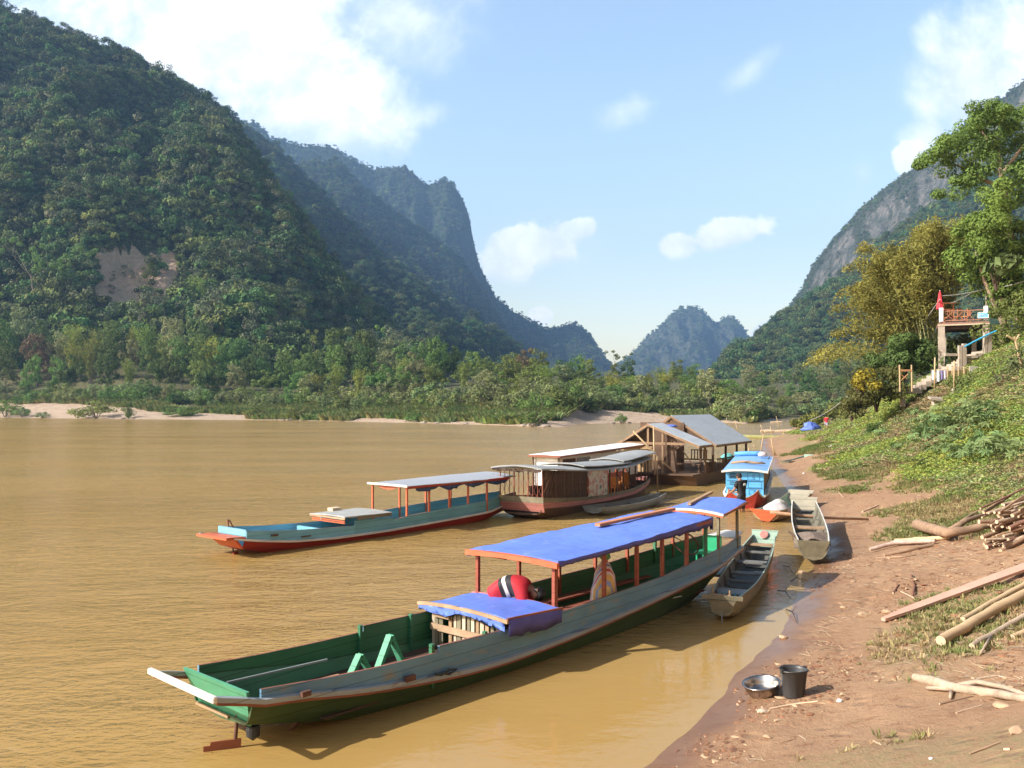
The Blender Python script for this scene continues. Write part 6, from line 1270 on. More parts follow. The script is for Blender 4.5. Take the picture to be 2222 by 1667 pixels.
log([(1900, 1213), (1960, 1210), (1985, 1206)], [.02, .022], BK1, 'thin dark stick at the left foot of the branch heap', 'stick', 'stick', 'logs beside the firewood stack', seed=16)
pa, pb = G(1915, 1352), G(2240, 1232); pl_ = MB(); d_ = (pb - pa); sdv = Vector((d_.y, -d_.x, 0)).normalized(); nzv = Vector((0, 0, 1)); w0, w1 = .03, .13
pl_.slab([[sdv * -.03, sdv * .06], [d_ * .18 + sdv * -.10, d_ * .18 + sdv * .10], [d_ * 1.05 + sdv * -.13, d_ * 1.05 + sdv * .13]], .05); pk = pl_.build('plank', M('plank_pinkish', (.50, .30, .22), rough=.8, var=.2, scale=2.5, stretch=(.5, .5, 1), wear=(.36, .20, .15), wamt=.4, bump=.15)); pk.location = pa + Vector((0, 0, .085)); tag(pk, 'long pinkish plank with a pointed end lying across the bank', 'plank')
# firewood stack: every stick its own
gs = G(2170, 1190); sdir = Vector((1, .35, .22)).normalized(); perp = Vector((-.39, .92, 0))
rg = random.Random(21); k = 0
spots = []
for lay in range(9):
    for c_ in range(7):
        spots.append((lay, c_))
for lay, c_ in spots:
    r_ = rg.choice([.014, .018, .02, .025, .03, .042]) * rg.uniform(.9, 1.15) if lay > 0 else rg.uniform(.03, .05); ln = rg.uniform(1.0, 2.1)
    base = gs + perp * ((c_ - 3) * .115 + rg.uniform(-.03, .03)) + Vector((0, 0, .05 + lay * .098 + rg.uniform(-.02, .02))) - sdir * rg.uniform(-.35, .40) + sdir * .05
    dd = (sdir + Vector((rg.uniform(-.1, .1), rg.uniform(-.32, .32), rg.uniform(-.2, .2)))).normalized()
    pts = [Vector((0, 0, 0)), dd * ln * .5 + Vector((rg.uniform(-.04, .04), rg.uniform(-.04, .04), rg.uniform(-.03, .03))), dd * ln]
    mt = rg.choice([BK1, BK1, BK1, BK3, M('stick_red_brown', (.22, .11, .075), rough=.9, var=.3)])
    mb = MB(); mb.mat(mt).tube(pts, [r_, r_ * .95, r_ * .8], 7, cap=False)
    ring = [(dd * -.003) + (dd.orthogonal().normalized() * cos(a) + dd.cross(dd.orthogonal().normalized()) * sin(a)) * r_ for a in np.linspace(0, 2 * pi, 7, endpoint=False)]; mb.mat(CUT).add(ring, [tuple(range(6, -1, -1))])
    o = mb.build('firewood_stick', smooth=True); o.location = base
    row = ['bottom', 'second', 'third', 'fourth', 'fifth', 'sixth', 'seventh', 'eighth', 'top'][lay]
    tag(o, ('stout ' if r_ > .04 else 'thin ' if r_ < .028 else '') + {BK1: 'brown', BK3: 'pale grey'}.get(mt, 'reddish') + ' firewood stick in the %s layer of the stack' % row, 'stick', 'firewood sticks stacked on the bank')
# loose sticks and stones
STK = M('stick_pale', (.56, .40, .27), rough=.85, var=.25)
for i, (pix, r_, m_, lb) in enumerate(((( (1670, 1540), (1722, 1530), (1775, 1524)), .012, STK, 'thin pale stick on the mud below the bucket'), (((1872, 1112), (1906, 1098)), .03, STK, 'short pale stick on the grass edge right of the beached canoe'), (((1818, 1068), (1830, 1080)), .02, STK, 'small stick on the path above the beached canoe'), (((2105, 1638), (2170, 1612)), .010, BK1, 'thin brown stick at the lower right corner of the bank'), (((2178, 1630), (2192, 1662)), .012, STK, 'short pale stick in the very lower right corner'),
                                          (((1985, 1300), (1955, 1285)), .012, STK, 'small twig on the mud left of the pink plank'), (((2040, 1530), (2110, 1512)), .012, BK1, 'brown twig under the pale forked branch'), (((2075, 1548), (2130, 1532)), .008, STK, 'straw thin twig below the pale forked branch'), (((1978, 1252), (1985, 1275), (1980, 1298)), .025, M('root_dark', (.20, .09, .055), rough=.9), 'dark curved root sticking out of the churned mud'), (((1950, 1272), (1938, 1290)), .022, M('root_dark', (.20, .09, .055)), 'short dark root in the churned mud'), (((2140, 1062), (2185, 1068)), .014, STK, 'pale thin stick above the firewood stack'), (((2120, 1475), (2160, 1468), (2200, 1475)), .012, BK3, 'curved twig behind the pale forked branch'), (((2215, 1478), (2180, 1472)), .014, BK1, 'brown twig right of the pale forked branch'), (((1770, 960), (1793, 953)), .05, STK, 'pale bamboo length lying on the red path below the blue tarp'))):
    log(list(pix), [r_, r_ * .8], m_, lb, 'stick', 'stick', 'loose sticks on the bank', seed=30 + i, n=7)
SP = M('stone_tan', (.44, .29, .18), rough=.9, var=.3, scale=6, bump=.4, bscale=12)
for i, (u, v, s, lb) in enumerate(((1741, 1245, .13, 'flat pale stone at the shallow water edge, larger of two'), (1748, 1258, .10, 'pinkish stone at the water edge beside the flat pale stone'), (1852, 1264, .07, 'small stone on the mud left of the dark root'), (1876, 1336, .11, 'flat pale stone left of the plank tip'), (1925, 1330, .10, 'flat stone touching the plank tip'), (1655, 1547, .075, 'crumpled pale lump on the mud below the basin'), (2176, 1535, .09, 'pinkish stone under the forked branch'), (2042, 1207, .06, 'pale round stone below the sawn log'), (2110, 1181, .07, 'flat stone between the sawn log and firewood'), (2210, 1590, .10, 'grey stone in the lower right corner'), (1665, 1602, .05, 'small flat pale stone at the lower mud edge'), (1903, 1480, .04, 'tiny reddish stone in the middle of the bank'), (1700, 1385, .09, 'brown stone at the waterline under the weathered canoe shadow'), (2100, 1070, .10, 'long pale stone above the firewood stack'), (1830, 1320, .07, 'upright small brown clod on the mud'), (2040, 1350, .03, 'pebble in front of the pink plank'))):
    g_ = G(u, v); rock('stone', g_ + Vector((0, 0, .015)), (s, s * .7, s * .38), 60 + i, SP if i != 5 else M('lump_pale', (.58, .46, .34), rough=.9, bump=.6, bscale=14), lb, 'stones on the bank', 'stone')
PAP = M('litter_white', (.74, .72, .70), rough=.7)
for i, (u, v, s, lb) in enumerate(((1822, 1524, .035, 'crumpled white paper cup on the mud right of the bucket'), (1744, 1029, .07, 'white plastic scrap on the grass right of the bright blue boat'), (1803, 971, .14, 'white litter on the red path'), (2020, 1649, .022, 'tiny white scrap at the bottom of the bank'))):
    blob('litter', G(u, v), (s, s * .8, s), PAP, lb, 'litter', 80 + i, 8, .5)
for i, (a_, b_, lb) in enumerate((((1688, 1282), (1716, 1300), 'dark twig poking from the shallows right of the weathered canoe, upper'), ((1706, 1322), (1730, 1352), 'dark twig in the shallows nearest the mud edge'), ((1700, 1228), (1722, 1246), 'curved twig floating between the two canoes'), ((1716, 1262), (1738, 1258), 'short twig lying at the water edge below the beached canoe'))):
    p0, p1 = W(*a_, .02), W(*b_, .05); mb = MB(); m_ = (p1 - p0) * .5 + Vector((.05, .12, .05)); mb.tube([(0, 0, 0), m_, p1 - p0], [.012, .01, .005], 5); mb.tube([m_, m_ + Vector((.12, .1, .09))], [.008, .004], 4); o = mb.build('twig', M('twig_dark', (.06, .04, .03), rough=.9)); o.location = p0; tag(o, lb, 'twig', 'twigs in the shallows')
# pole laid over the beached canoe
pole(P(1672, 1112, 26.5), G(1884, 1132) + Vector((0, 0, .06)), .05, 'long wooden pole laid across the pale green beached canoe', M('pole_brown', (.42, .25, .15), rough=.8, var=.25, scale=3), 'wooden_pole', None)
pole(P(1712, 1154, 22.3), P(1748, 1180, 21.9), .03, 'short oar handle sticking out of the pale green beached canoe', PT['dark'], 'oar', None)
blob('blue_tarp', G(1758, 938), (.95, .7, .95), M('tarp_blue_bundle', (.13, .20, .62), rough=.6, bump=.6, bscale=5, var=.25), 'blue tarp covered heap on the red path', 'tarp', 12, 18, .9)
blob('blue_cloth', G(1780, 936), (.7, .3, .25), M('tarp_blue_bundle', (.13, .20, .62)), 'flat blue cloth beside the blue tarp heap', 'cloth', 15)
# ================================================================ deck and stairs on the slope
DC = M('concrete_warm', (.40, .325, .255), rough=.9, var=.2, scale=2.5, wear=(.34, .28, .22), wamt=.4); DS = M('deck_beam_brown', (.24, .13, .10), rough=.8, var=.2); WP = M('pillar_white', (.78, .76, .74), rough=.7, var=.06)
dd = 62.0
vt = empty('viewing_deck', P(2052, 700, dd), radians(-24), 'raised viewing deck on concrete pillars with brown railing above the steep bank', 'deck')
o0 = vt.location.copy(); sx = F / dd
RD = Matrix.Rotation(radians(-24), 3, 'Z')
def DP(u, v, y=0.0): return Vector((((u - CX) / sx - o0.x) * .92, y, H - (v - HY) / sx - o0.z))
a, b = DP(2036, 700), DP(2142, 700)
mb = MB(); mb.box(((a.x + b.x) / 2, 1.6, -.12), (b.x - a.x, 3.6, .2)); mb.build('deck_floor', DS, vt)
mb = MB()
for k in range(6): mb.box(((a.x + b.x) / 2, .2 + k * .58, -.36), (b.x - a.x - .3, .12, .26))
mb.build('floor_joist', PT['dark'], vt)
mb = MB(); mb.box(((a.x + b.x) / 2, -.22, -.20), (b.x - a.x + .05, .06, .10)); mb.build('deck_edge', M('edge_tan', (.5, .40, .28), rough=.8), vt)
for (u, vb, w_) in ((2043, 800, .42), (2136, 768, .42), (2052, 800, .3), (2118, 760, .3)):
    y = .0 if w_ > .4 else 3.0; p = DP(u, vb); mb = MB(); mb.box((p.x, y, (p.z - 1.2 - .1) / 2 - .1), (w_, w_, abs(p.z) + 1.0)); mb.build('pillar', DC, vt)
for u in (2039, 2132):
    p = DP(u, 698); q = DP(u, 668); mb = MB(); mb.box((p.x + .1, -.02, (p.z + q.z) / 2), (.26, .26, q.z - p.z)); mb.build('railing_pillar', WP, vt)
rl = MB()
for z in (.12, .80): rl.box(((a.x + b.x) / 2, 0, z), (b.x - a.x - .4, .05, .06))
x = a.x + .35
while x < b.x - .9:
    rl.beam((x, 0, .12), (x + .62, 0, .80), .035, .035); rl.beam((x + .62, 0.012, .12), (x, .012, .80), .035, .035); rl.box((x, .02, .46), (.05, .05, .7)); x += .66
rl.build('railing', M('railing_brown', (.34, .16, .10), rough=.7, var=.2), vt)
p = DP(2132, 688); mb = MB(); mb.box((p.x - .08, -.26, p.z), (.68, .05, .40)); sg_ = mb.build('sign_panel', M('sign_pale_blue', (.20, .50, .78), rough=.6, var=.05), vt)
mb = MB()
for (cx_, cz_, w_, h_) in ((0, .185, .68, .035), (0, -.185, .68, .035), (-.325, 0, .035, .40), (.325, 0, .035, .40)): mb.box((p.x - .08 + cx_, -.292, p.z + cz_), (w_, .012, h_))
mb.build('sign_frame', WP, sg_)
let = MB()
def stroke(pts, x0):
    for (x1, z1), (x2, z2) in zip(pts[:-1], pts[1:]): let.beam((p.x - .08 + x0 + x1, -.294, p.z + z1), (p.x - .08 + x0 + x2, -.294, p.z + z2), .012, .035, (0, 1, 0))
# the lettering as far as it can be made out: B Y C
stroke([(0, -.08), (0, .08), (.07, .07), (.07, .01), (0, 0), (.08, -.01), (.08, -.07), (0, -.08)], -.21); stroke([(0, .08), (.045, 0), (.09, .08)], -.05); stroke([(.045, 0), (.045, -.08)], -.05); stroke([(.08, .08), (0, .06), (0, -.06), (.08, -.08)], .11)
let.build('sign_lettering', WP, sg_)
# chairs and table on the deck
for i, u in enumerate((2060, 2078, 2096)):
    q = DP(u, 698); c = empty('wooden_chair', o0 + RD @ Vector((q.x, .75, 0)), .3 * i, ['leftmost orange brown chair behind the deck railing', 'middle orange brown chair behind the deck railing', 'rightmost orange brown chair behind the deck railing'][i], 'chair', 'chairs on the viewing deck')
    m_ = M('chair_orange_wood', (.52, .19, .07), rough=.6, var=.2)
    mb = MB(); mb.box((0, 0, .42), (.46, .44, .05)); mb.build('seat', m_, c)
    mb = MB(); mb.box((0, -.22, .92), (.46, .04, .10)); [mb.box((x_, -.22, .70), (.04, .04, .5)) for x_ in (-.2, -.07, .07, .2)]; mb.build('backrest', m_, c)
    for x_ in (-.2, .2):
        for y_ in (-.2, .2): mb = MB(); mb.box((x_, y_, .2), (.045, .045, .4)); mb.build('leg', m_, c)
q = DP(2042, 700); um = empty('parasol', o0 + RD @ Vector((q.x - .05, .4, 0)), 0, 'closed red parasol standing at the left corner of the viewing deck', 'parasol')
mb = MB(); mb.tube([(0, 0, 0), (0, 0, 2.35)], .025, 8); mb.build('pole', WP, um)
mb = MB(); mb.lathe([(.02, 2.32), (.07, 2.1), (.13, 1.6), (.21, 1.05), (.20, 1.0), (.12, 1.15), (.02, 1.2)], n=16); mb.v = [(x * (1 + .22 * (i % 2)), y * (1 + .22 * (i % 2)), z) for i, (x, y, z) in enumerate(mb.v)]; mb.build('canopy', M('parasol_red', (.66, .045, .06), rough=.7), um)
q = DP(2060, 700); sh = empty('small_stand', o0 + RD @ Vector((q.x, 1.4, 0)), 0, 'small orange stand with a shelf beside the red parasol', 'stand')
mb = MB(); [mb.box((x_, 0, .75), (.05, .05, 1.5)) for x_ in (-.35, .35)]; mb.box((0, 0, 1.5), (.9, .35, .05)); mb.box((0, 0, 1.05), (.8, .3, .04)); mb.build('stand_frame', M('chair_orange_wood', (.52, .19, .07)), sh)
def cable(pts, r, name, mat, label, cat='cable'):
    o_ = Vector(pts[0]); P_ = []
    for i in range(len(pts) - 1):
        for k in range(8):
            q = k / 8; p_ = Vector(pts[i]).lerp(Vector(pts[i + 1]), q); p_.z -= 4 * q * (1 - q) * .03 * (Vector(pts[i + 1]) - Vector(pts[i])).length; P_.append(p_ - o_)
    P_.append(Vector(pts[-1]) - o_); mb = MB(); mb.tube(P_, r, 5); o = mb.build(name, mat); o.location = o_; return tag(o, label, cat)
CB = M('cable_grey', (.36, .34, .30), rough=.7); pl2 = MB(); pl2.tube([(0, 0, -.9), (0, 0, 2.55)], .05, 7); o = pl2.build('utility_pole', M('pole_grey_brown', (.30, .24, .19), rough=.9)); o.location = P(2140, 698, dd + .3); tag(o, 'thin grey pole rising behind the right corner of the viewing deck', 'pole')
cable([P(2046, 642, dd), P(2135, 628, dd), P(2235, 606, dd - 4)], .03, 'cable', CB, 'grey cable strung from the red parasol past the thin pole')
cable([P(2063, 658, dd), P(2112, 633, dd)], .02, 'cable', CB, 'short cable sagging between the stand and the thin pole')
cable([P(2040, 650, dd), P(1900, 795, 84), P(1758, 912, 110)], .045, 'cable', CB, 'long cable running down from the deck to the far waterside')
# stairs
sr = empty('concrete_stairs', G(2010, 870), 0, 'pale concrete staircase climbing the slope below the viewing deck', 'stairs')
so_ = sr.location.copy(); d0 = 56.0
def SP_(u, v, d): return P(u, v, d) - so_
for i, (u0, v0, u1, v1, d_, w_) in enumerate(((1996, 842, 2062, 800, 59.5, 1.4), (2062, 800, 2140, 762, 59, 1.4))):
    n = 6 if i == 0 else 7
    for k in range(n):
        pa_ = SP_(lerp(u0, u1, k / n), lerp(v0, v1, k / n), d_); pb_ = SP_(lerp(u0, u1, (k + 1) / n), lerp(v0, v1, (k + 1) / n), d_)
        mb = MB(); mb.box(((pa_.x + pb_.x) / 2, pa_.y + .5, pb_.z - .17), (pb_.x - pa_.x + .02, w_ + .01 * k, .34)); mb.build('step', DC, sr)
for (u, v0, v1, w_) in ((2083, 812, 750, .22), (2092, 806, 746, .24), (2138, 768, 722, .2), (2147, 768, 722, .22)):
    a_, b_ = SP_(u, v0, 58.6), SP_(u, v1, 58.6); mb = MB(); mb.box((a_.x, a_.y, (a_.z + b_.z) / 2), (w_, w_, b_.z - a_.z)); mb.build('newel', DC, sr)
a_, b_ = SP_(1958, 848, 59.5), SP_(2000, 848, 59.5); mb = MB(); mb.box(((a_.x + b_.x) / 2, a_.y + .6, a_.z), (b_.x - a_.x, 1.4, .35)); mb.build('landing', DC, sr)
p0_, p1_ = SP_(1963, 856, 59.5), SP_(1963, 868, 59.5); mb = MB(); mb.box((p0_.x, p0_.y + .3, (p0_.z + p1_.z) / 2 - .2), (.25, .3, p0_.z - p1_.z + .5)); mb.build('landing_leg', DC, sr)
for u0, v0, u1, v1 in ((2050, 770, 2082, 770), (2094, 776, 2120, 774)):
    mb = MB(); mb.beam(SP_(u0, v0, 58.7), SP_(u1, v1, 58.7), .2, .18); mb.build('beam', DC, sr)
mb = MB(); mb.tube([SP_(2094, 752, 58.4), SP_(2140, 728, 58.4), SP_(2162, 718, 58.4)], .06, 7); mb.build('blue_handrail', M('rail_blue', (.06, .34, .55), rough=.5), sr)
# clothes, bamboo fence, frames and stubs
cl = empty('clothes_line', P(2040, 808, 55), 0, 'line hung with white laundry in front of the stairs', 'washing'); c0 = cl.location.copy()
mb = MB(); mb.tube([P(2020, 803, 55) - c0, P(2060, 803, 55) - c0], .02, 5); [mb.tube([P(u, 803, 55) - c0, P(u, 845, 55) - c0], .03, 5) for u in (2028, 2066)]; mb.build('line_frame', BAM, cl)
for u, w_, h_, m_ in ((2025, 9, 20, WP), (2036, 9, 24, WP), (2043, 5, 20, M('cloth_purple', (.25, .20, .42), rough=.8)), (2050, 8, 20, M('cloth_lilac', (.60, .52, .62), rough=.8))):
    a_, b_ = P(u - w_ / 2, 804, 55) - c0, P(u + w_ / 2, 804 + h_, 55) - c0; mb = MB(); mb.slab([[(lerp(a_.x, b_.x, q), -.03 + .03 * sin(9 * q), a_.z) for q in np.linspace(0, 1, 6)], [(lerp(a_.x, b_.x, q), -.03 + .06 * sin(9 * q), b_.z) for q in np.linspace(0, 1, 6)]], .02, (0, 1, 0)); mb.build('garment', m_, cl)
fc = empty('bamboo_fence', P(2080, 825, 55.5), 0, 'low fence of stacked yellow bamboo beside the laundry', 'fence'); f0 = fc.location.copy()
for k in range(10):
    mb = MB(); mb.tube([P(2054, 806 + k * 2.6, 55.5) - f0, P(2080, 804 + k * 2.6, 55.5) - f0, P(2106, 800 + k * 2.6, 55.5) - f0], .036, 6); mb.build('fence_rail', M('bamboo_yellow_pale', (.52, .40, .20), rough=.7, var=.25), fc)
mb = MB(); [mb.tube([P(u, 796, 55.4) - f0, P(u, 838, 55.4) - f0], .04, 6) for u in (2056, 2067, 2080, 2092, 2105)]; mb.build('fence_post', BAM, fc)
mb = MB(); mb.slab([[P(2104, 795, 55.3) - f0, P(2122, 795, 55.3) - f0], [P(2104, 812, 55.3) - f0, P(2122, 808, 55.3) - f0]], .04, (0, 1, 0)); mb.build('mesh_panel', M('mesh_grey', (.46, .42, .36), rough=.9), fc)
fr = empty('timber_stand', P(1966, 845, 54), 0, 'thin wooden frame with an orange crossbar left of the stairs', 'frame'); r0 = fr.location.copy()
mb = MB(); mb.tube([P(1953, 850, 54) - r0, P(1952, 792, 54) - r0], .05, 6); mb.tube([P(1979, 850, 54) - r0, P(1978, 792, 54) - r0], .045, 6); mb.build('upright', BAM, fr)
mb = MB(); mb.beam(P(1953, 804, 54) - r0, P(1978, 804, 54) - r0, .08, .12); mb.tube([P(1953, 812, 54) - r0, P(1968, 822, 54) - r0], .03, 5); mb.tube([P(1953, 828, 54) - r0, P(1970, 812, 54) - r0], .03, 5); mb.build('crossbar', M('wood_orange_b', (.50, .25, .12), rough=.8), fr)
for i, (u, v0, v1, r_, lb) in enumerate(((2068, 868, 842, .11, 'short pale stump post left below the bamboo fence'), (2092, 876, 842, .11, 'short pale stump post right below the bamboo fence'), (2028, 830, 776, .05, 'thin bare post behind the laundry'), (2070, 832, 783, .05, 'thin bare post in front of the bamboo fence'))):
    mb = MB(); mb.tube([(0, 0, -.4), (.02, 0, (v0 - v1) / F * 53)], [r_, r_ * .9], 8); o = mb.build('stump_post' if r_ > .1 else 'thin_post', DC if r_ > .1 else BAM, smooth=True); o.location = P(u, v0, 53); tag(o, lb, 'post', 'posts on the slope')
tp = empty('forked_post', P(2216, 815, 45), 0, 'leaning forked post at the right edge of the slope', 'post'); mb = MB(); mb.tube([(.25, 0, -1.2), (0, 0, .5), (-.35, 0, 2.0)], [.06, .06, .05], 7); mb.build('shaft', BAM, tp); mb = MB(); mb.tube([(-.75, 0, 2.05), (-.3, 0, 1.8), (-.1, 0, 2.1)], [.05, .06, .05], 6); mb.build('fork', BAM, tp)
bt_ = empty('slab_bench', P(2046, 872, 53), 0, 'pale slab bench lying on the slope below the laundry', 'bench'); mb = MB(); mb.slab([[(-.75, 0, .25), (-.55, .8, .35)], [(.9, -.1, .0), (.5, .8, .25)]], .12); mb.build('seat', DC, bt_); mb = MB(); mb.box((-.35, .3, -.05), (.25, .3, .5)); mb.build('leg', DC, bt_)

# ================================================================ trees and cover of the near bank
def big_tree(name, loc, skeleton, clumps, mat, n, size, label, cat='tree', r0=.3, asp=.6, seed=3, tparts=None):
    r = empty(name, loc, 0, label, cat); mb = MB()
    for pts, ra, rb_ in skeleton: mb.tube([Vector(p) for p in pts], list(np.linspace(ra, rb_, len(pts))), 8, cap=False)
    mb.build('trunk', M('bark_tan', (.33, .24, .17), rough=.9, var=.3, scale=2, bump=.3), r, smooth=True)
    V, Fq = clump_leaves(clumps, n, size, asp, rng=np.random.default_rng(seed)); np_obj('crown', V, Fq, mat, parent=r)
    return r
def rel(u, v, d, b, dy=0.0): q = P(u, v, d); return (q.x - b.x, q.y - b.y + dy, q.z - b.z)
# the tall open tree at the upper right
TD = 66; tb = P(2210, 640, TD)
sk = [([rel(2210, 700, TD, tb), rel(2195, 520, TD, tb), rel(2178, 420, TD, tb), rel(2166, 335, TD, tb), rel(2158, 300, TD, tb)], .34, .12), ([rel(2178, 410, TD, tb), rel(2140, 385, TD, tb, .5), rel(2105, 360, TD, tb, .8), rel(2080, 345, TD, tb, 1)], .17, .06), ([rel(2172, 380, TD, tb), rel(2200, 330, TD, tb, -1), rel(2225, 290, TD, tb, -1.5)], .16, .06), ([rel(2166, 335, TD, tb), rel(2140, 280, TD, tb, .6), rel(2125, 250, TD, tb, 1)], .10, .04)]
rg = np.random.default_rng(8); cl_ = []
for (u, v, ru, rv, n_) in ((2110, 255, 32, 24, 8), (2165, 262, 46, 30, 10), (2070, 310, 44, 22, 8), (2052, 345, 36, 20, 7), (2105, 380, 36, 28, 7), (2205, 320, 40, 40, 9), (2150, 330, 40, 30, 5), (2090, 402, 26, 14, 4), (2215, 255, 30, 26, 6), (2185, 380, 30, 22, 4), (2030, 335, 14, 12, 3), (2230, 400, 40, 40, 8)):
    for k in range(n_):
        a = rg.random() * 2 * pi; q = sqrt(rg.random()); x_, y_, z_ = rel(u + ru * q * cos(a), v + rv * q * sin(a), TD, tb); cl_.append((x_, y_ + rg.normal() * 1.3, z_, .55 + .5 * rg.random()))
big_tree('spreading_tree', tb, sk, cl_, leafmat('leaf_tall_tree', (.165, .265, .065), scale=.7), 300, .205, 'tall open crowned tree with bare forked limbs at the upper right', seed=4)
# dense mass below it
TD = 60; tb = P(2190, 760, TD); cl_ = []
for (u, v, ru, rv, n_) in ((2185, 430, 40, 40, 12), (2160, 500, 46, 46, 16), (2215, 520, 40, 60, 14), (2130, 560, 34, 36, 10), (2185, 575, 46, 40, 18), (2215, 640, 34, 50, 16), (2192, 610, 26, 40, 10), (2120, 500, 18, 22, 4)):
    for k in range(n_):
        a = rg.random() * 2 * pi; q = sqrt(rg.random()); x_, y_, z_ = rel(u + ru * q * cos(a), v + rv * q * sin(a), TD, tb); cl_.append((x_, y_ + rg.normal() * 1.2 + 1, z_, .55 + .5 * rg.random()))
big_tree('dense_tree', tb, [([(0, 1, -2), (.2, 1, 3), (-.1, 1, 7)], .35, .12), ([(.1, 1, 2), (-1.2, 1, 5), (-1.8, 1, 7)], .18, .06)], cl_, leafmat('leaf_dense_yellowgreen', (.165, .215, .045), scale=.6), 240, .22, 'dense yellow green leafy tree under the tall open tree', seed=6)
# bamboo clumps (golden) between cliff and deck
def bamboo(loc, culms, label, mat, seed, size=.38, spread=.42):
    rg = np.random.default_rng(seed); r = empty('bamboo_clump', loc, 0, label, 'bamboo'); mb = MB(); Vs, Fs, off = [], [], 0
    for (u0, v0, u1, v1, u2, v2, d, n_) in culms:
        q = [np.array(rel(a, b, d, loc)) for a, b in ((u0, v0), (u1, v1), (u2, v2))]; dy = rg.normal() * 1.2
        B2 = lambda s: (1 - s)[:, None] ** 2 * q[0] + (2 * s * (1 - s))[:, None] * q[1] + s[:, None] ** 2 * q[2] + np.stack([0 * s, dy * s, 0 * s], 1)
        pts = B2(np.linspace(0, 1, 9)); mb.tube([Vector(p) for p in pts], list(np.linspace(.05, .010, 9)), 5, cap=False)
        s = .25 + .75 * rg.random(n_) ** .85; C = B2(s); tw = np.minimum(1, (1.15 - s) * 1.6)[:, None]
        br = rg.normal(size=(n_, 3)) * spread * (.5 + .9 * tw); C = C + br; C[:, 2] -= .25 * np.abs(br[:, 0])
        N = rg.normal(size=(n_, 3)) * .8 + np.array([-.1, 0, .6]); V, Fq = leaf_quads(C, N, size * (.55 + .8 * rg.random(n_)), .30, rg); Vs.append(V); Fs.append(Fq + off); off += len(V)
    mb.build('culms', M('bamboo_culm', (.30, .30, .12), rough=.6, var=.3), r, smooth=True); np_obj('leaves', np.concatenate(Vs), np.concatenate(Fs), mat, parent=r)
rb_ = np.random.default_rng(17); cu = []
for i in range(52):
    u2 = rb_.uniform(1858, 2110); top = interp(u2, [1850, 1900, 1960, 2020, 2080, 2110], [620, 560, 520, 478, 490, 560]); v2 = top + rb_.uniform(-5, 150) * rb_.random()
    u1 = lerp(2010, u2, .55) + rb_.uniform(-18, 18); cu.append((rb_.uniform(1985, 2050), 800, u1, lerp(800, v2, 1.05), u2, v2 + 12, rb_.uniform(66, 74), 1000))
bamboo(P(2010, 800, 70), cu, 'big golden bamboo clump between the rocky mountain and the deck', leafmat('leaf_bamboo_gold', (.34, .36, .085), var=.4, scale=.5), 5, .33)
cu = []
for (u2, v2, k, sag) in ((1750, 790, 3, 40), (1772, 768, 2, 35), (1830, 640, 3, 30), (1845, 575, 2, 25), (1822, 672, 2, 28), (1880, 530, 2, 20), (1800, 735, 2, 40), (1850, 700, 2, 25)):
    for j in range(k): cu.append((1990, 800, lerp(1990, u2, .5), v2 - sag - rb_.uniform(0, 30), u2 + rb_.uniform(-8, 8), v2 + rb_.uniform(-8, 8), rb_.uniform(66, 72), 360))
bamboo(P(1990, 800, 69), cu, 'arching bamboo stems reaching left from the golden clump', leafmat('leaf_bamboo_orange', (.27, .215, .06), var=.45, scale=.5), 9, .30, .24)
# leafy bushes under and beside the deck
def mass(name, d, blobs, mat, n, size, label, seed, cat='bush', depth=1.2):
    rg = np.random.default_rng(seed); b = P(blobs[0][0], blobs[0][1] + blobs[0][3], d); cl = []
    for (u, v, ru, rv, n_) in blobs:
        for k in range(n_):
            a = rg.random() * 2 * pi; q = sqrt(rg.random()); x_, y_, z_ = rel(u + ru * q * cos(a), v + rv * q * sin(a), d, b); cl.append((x_, y_ + rg.normal() * depth, z_, .45 + .5 * rg.random()))
    r = empty(name, b, 0, label, cat); mb = MB()
    for k in range(5): a = k * 1.3; mb.tube([(0, 1, -.8), (cos(a) * .3, 1 + sin(a) * .3, .3), (cos(a) * .6, 1 + sin(a) * .5, .9)], [.08, .05, .02], 5, cap=False)
    mb.build('stems', PT['dark'], r, smooth=True); V, Fq = clump_leaves(cl, n, size, .58, rng=rg); np_obj('foliage', V, Fq, mat, parent=r)
mass('large_bush', 64, [(1975, 768, 44, 36, 22), (1930, 790, 36, 26, 12), (2008, 790, 24, 24, 8)], leafmat('leaf_bush_green', (.130, .175, .048), scale=.6), 220, .23, 'broad mid green bush left of the deck under the bamboo', 31)
mass('large_bush', 60, [(1915, 835, 38, 34, 18), (1885, 865, 18, 22, 6)], leafmat('leaf_bush_olive', (.135, .150, .042), scale=.6), 220, .20, 'dark olive bush left of the wooden frame', 32)
mass('yellow_shrub', 59, [(1880, 822, 9, 24, 5)], leafmat('leaf_bush_yellow', (.30, .27, .03), scale=.6), 90, .26, 'yellow shrub at the edge of the dark olive bush', 33)
mass('large_bush', 66, [(2085, 750, 40, 22, 12), (2150, 740, 26, 30, 10)], leafmat('leaf_bush_green', (.130, .175, .048)), 190, .24, 'leafy bush in the shade beneath the viewing deck', 34)
mass('creeper_bush', 58, [(2212, 690, 34, 60, 24), (2222, 760, 26, 40, 12)], leafmat('leaf_creeper', (.130, .205, .052), scale=.6), 220, .20, 'bright green creeper covered bush right of the viewing deck', 35)
mass('ivy_bush', 52, [(2118, 838, 22, 16, 8), (2096, 856, 14, 12, 5)], leafmat('leaf_ivy', (.11, .16, .042), scale=.6), 190, .17, 'round ivy bush below the bamboo fence', 36)
mass('flowering_bush', 45, [(2205, 800, 14, 40, 9)], leafmat('leaf_flowering', (.16, .185, .075), var=.5, scale=2.2), 110, .18, 'pale flowering bush beside the leaning forked post', 37)
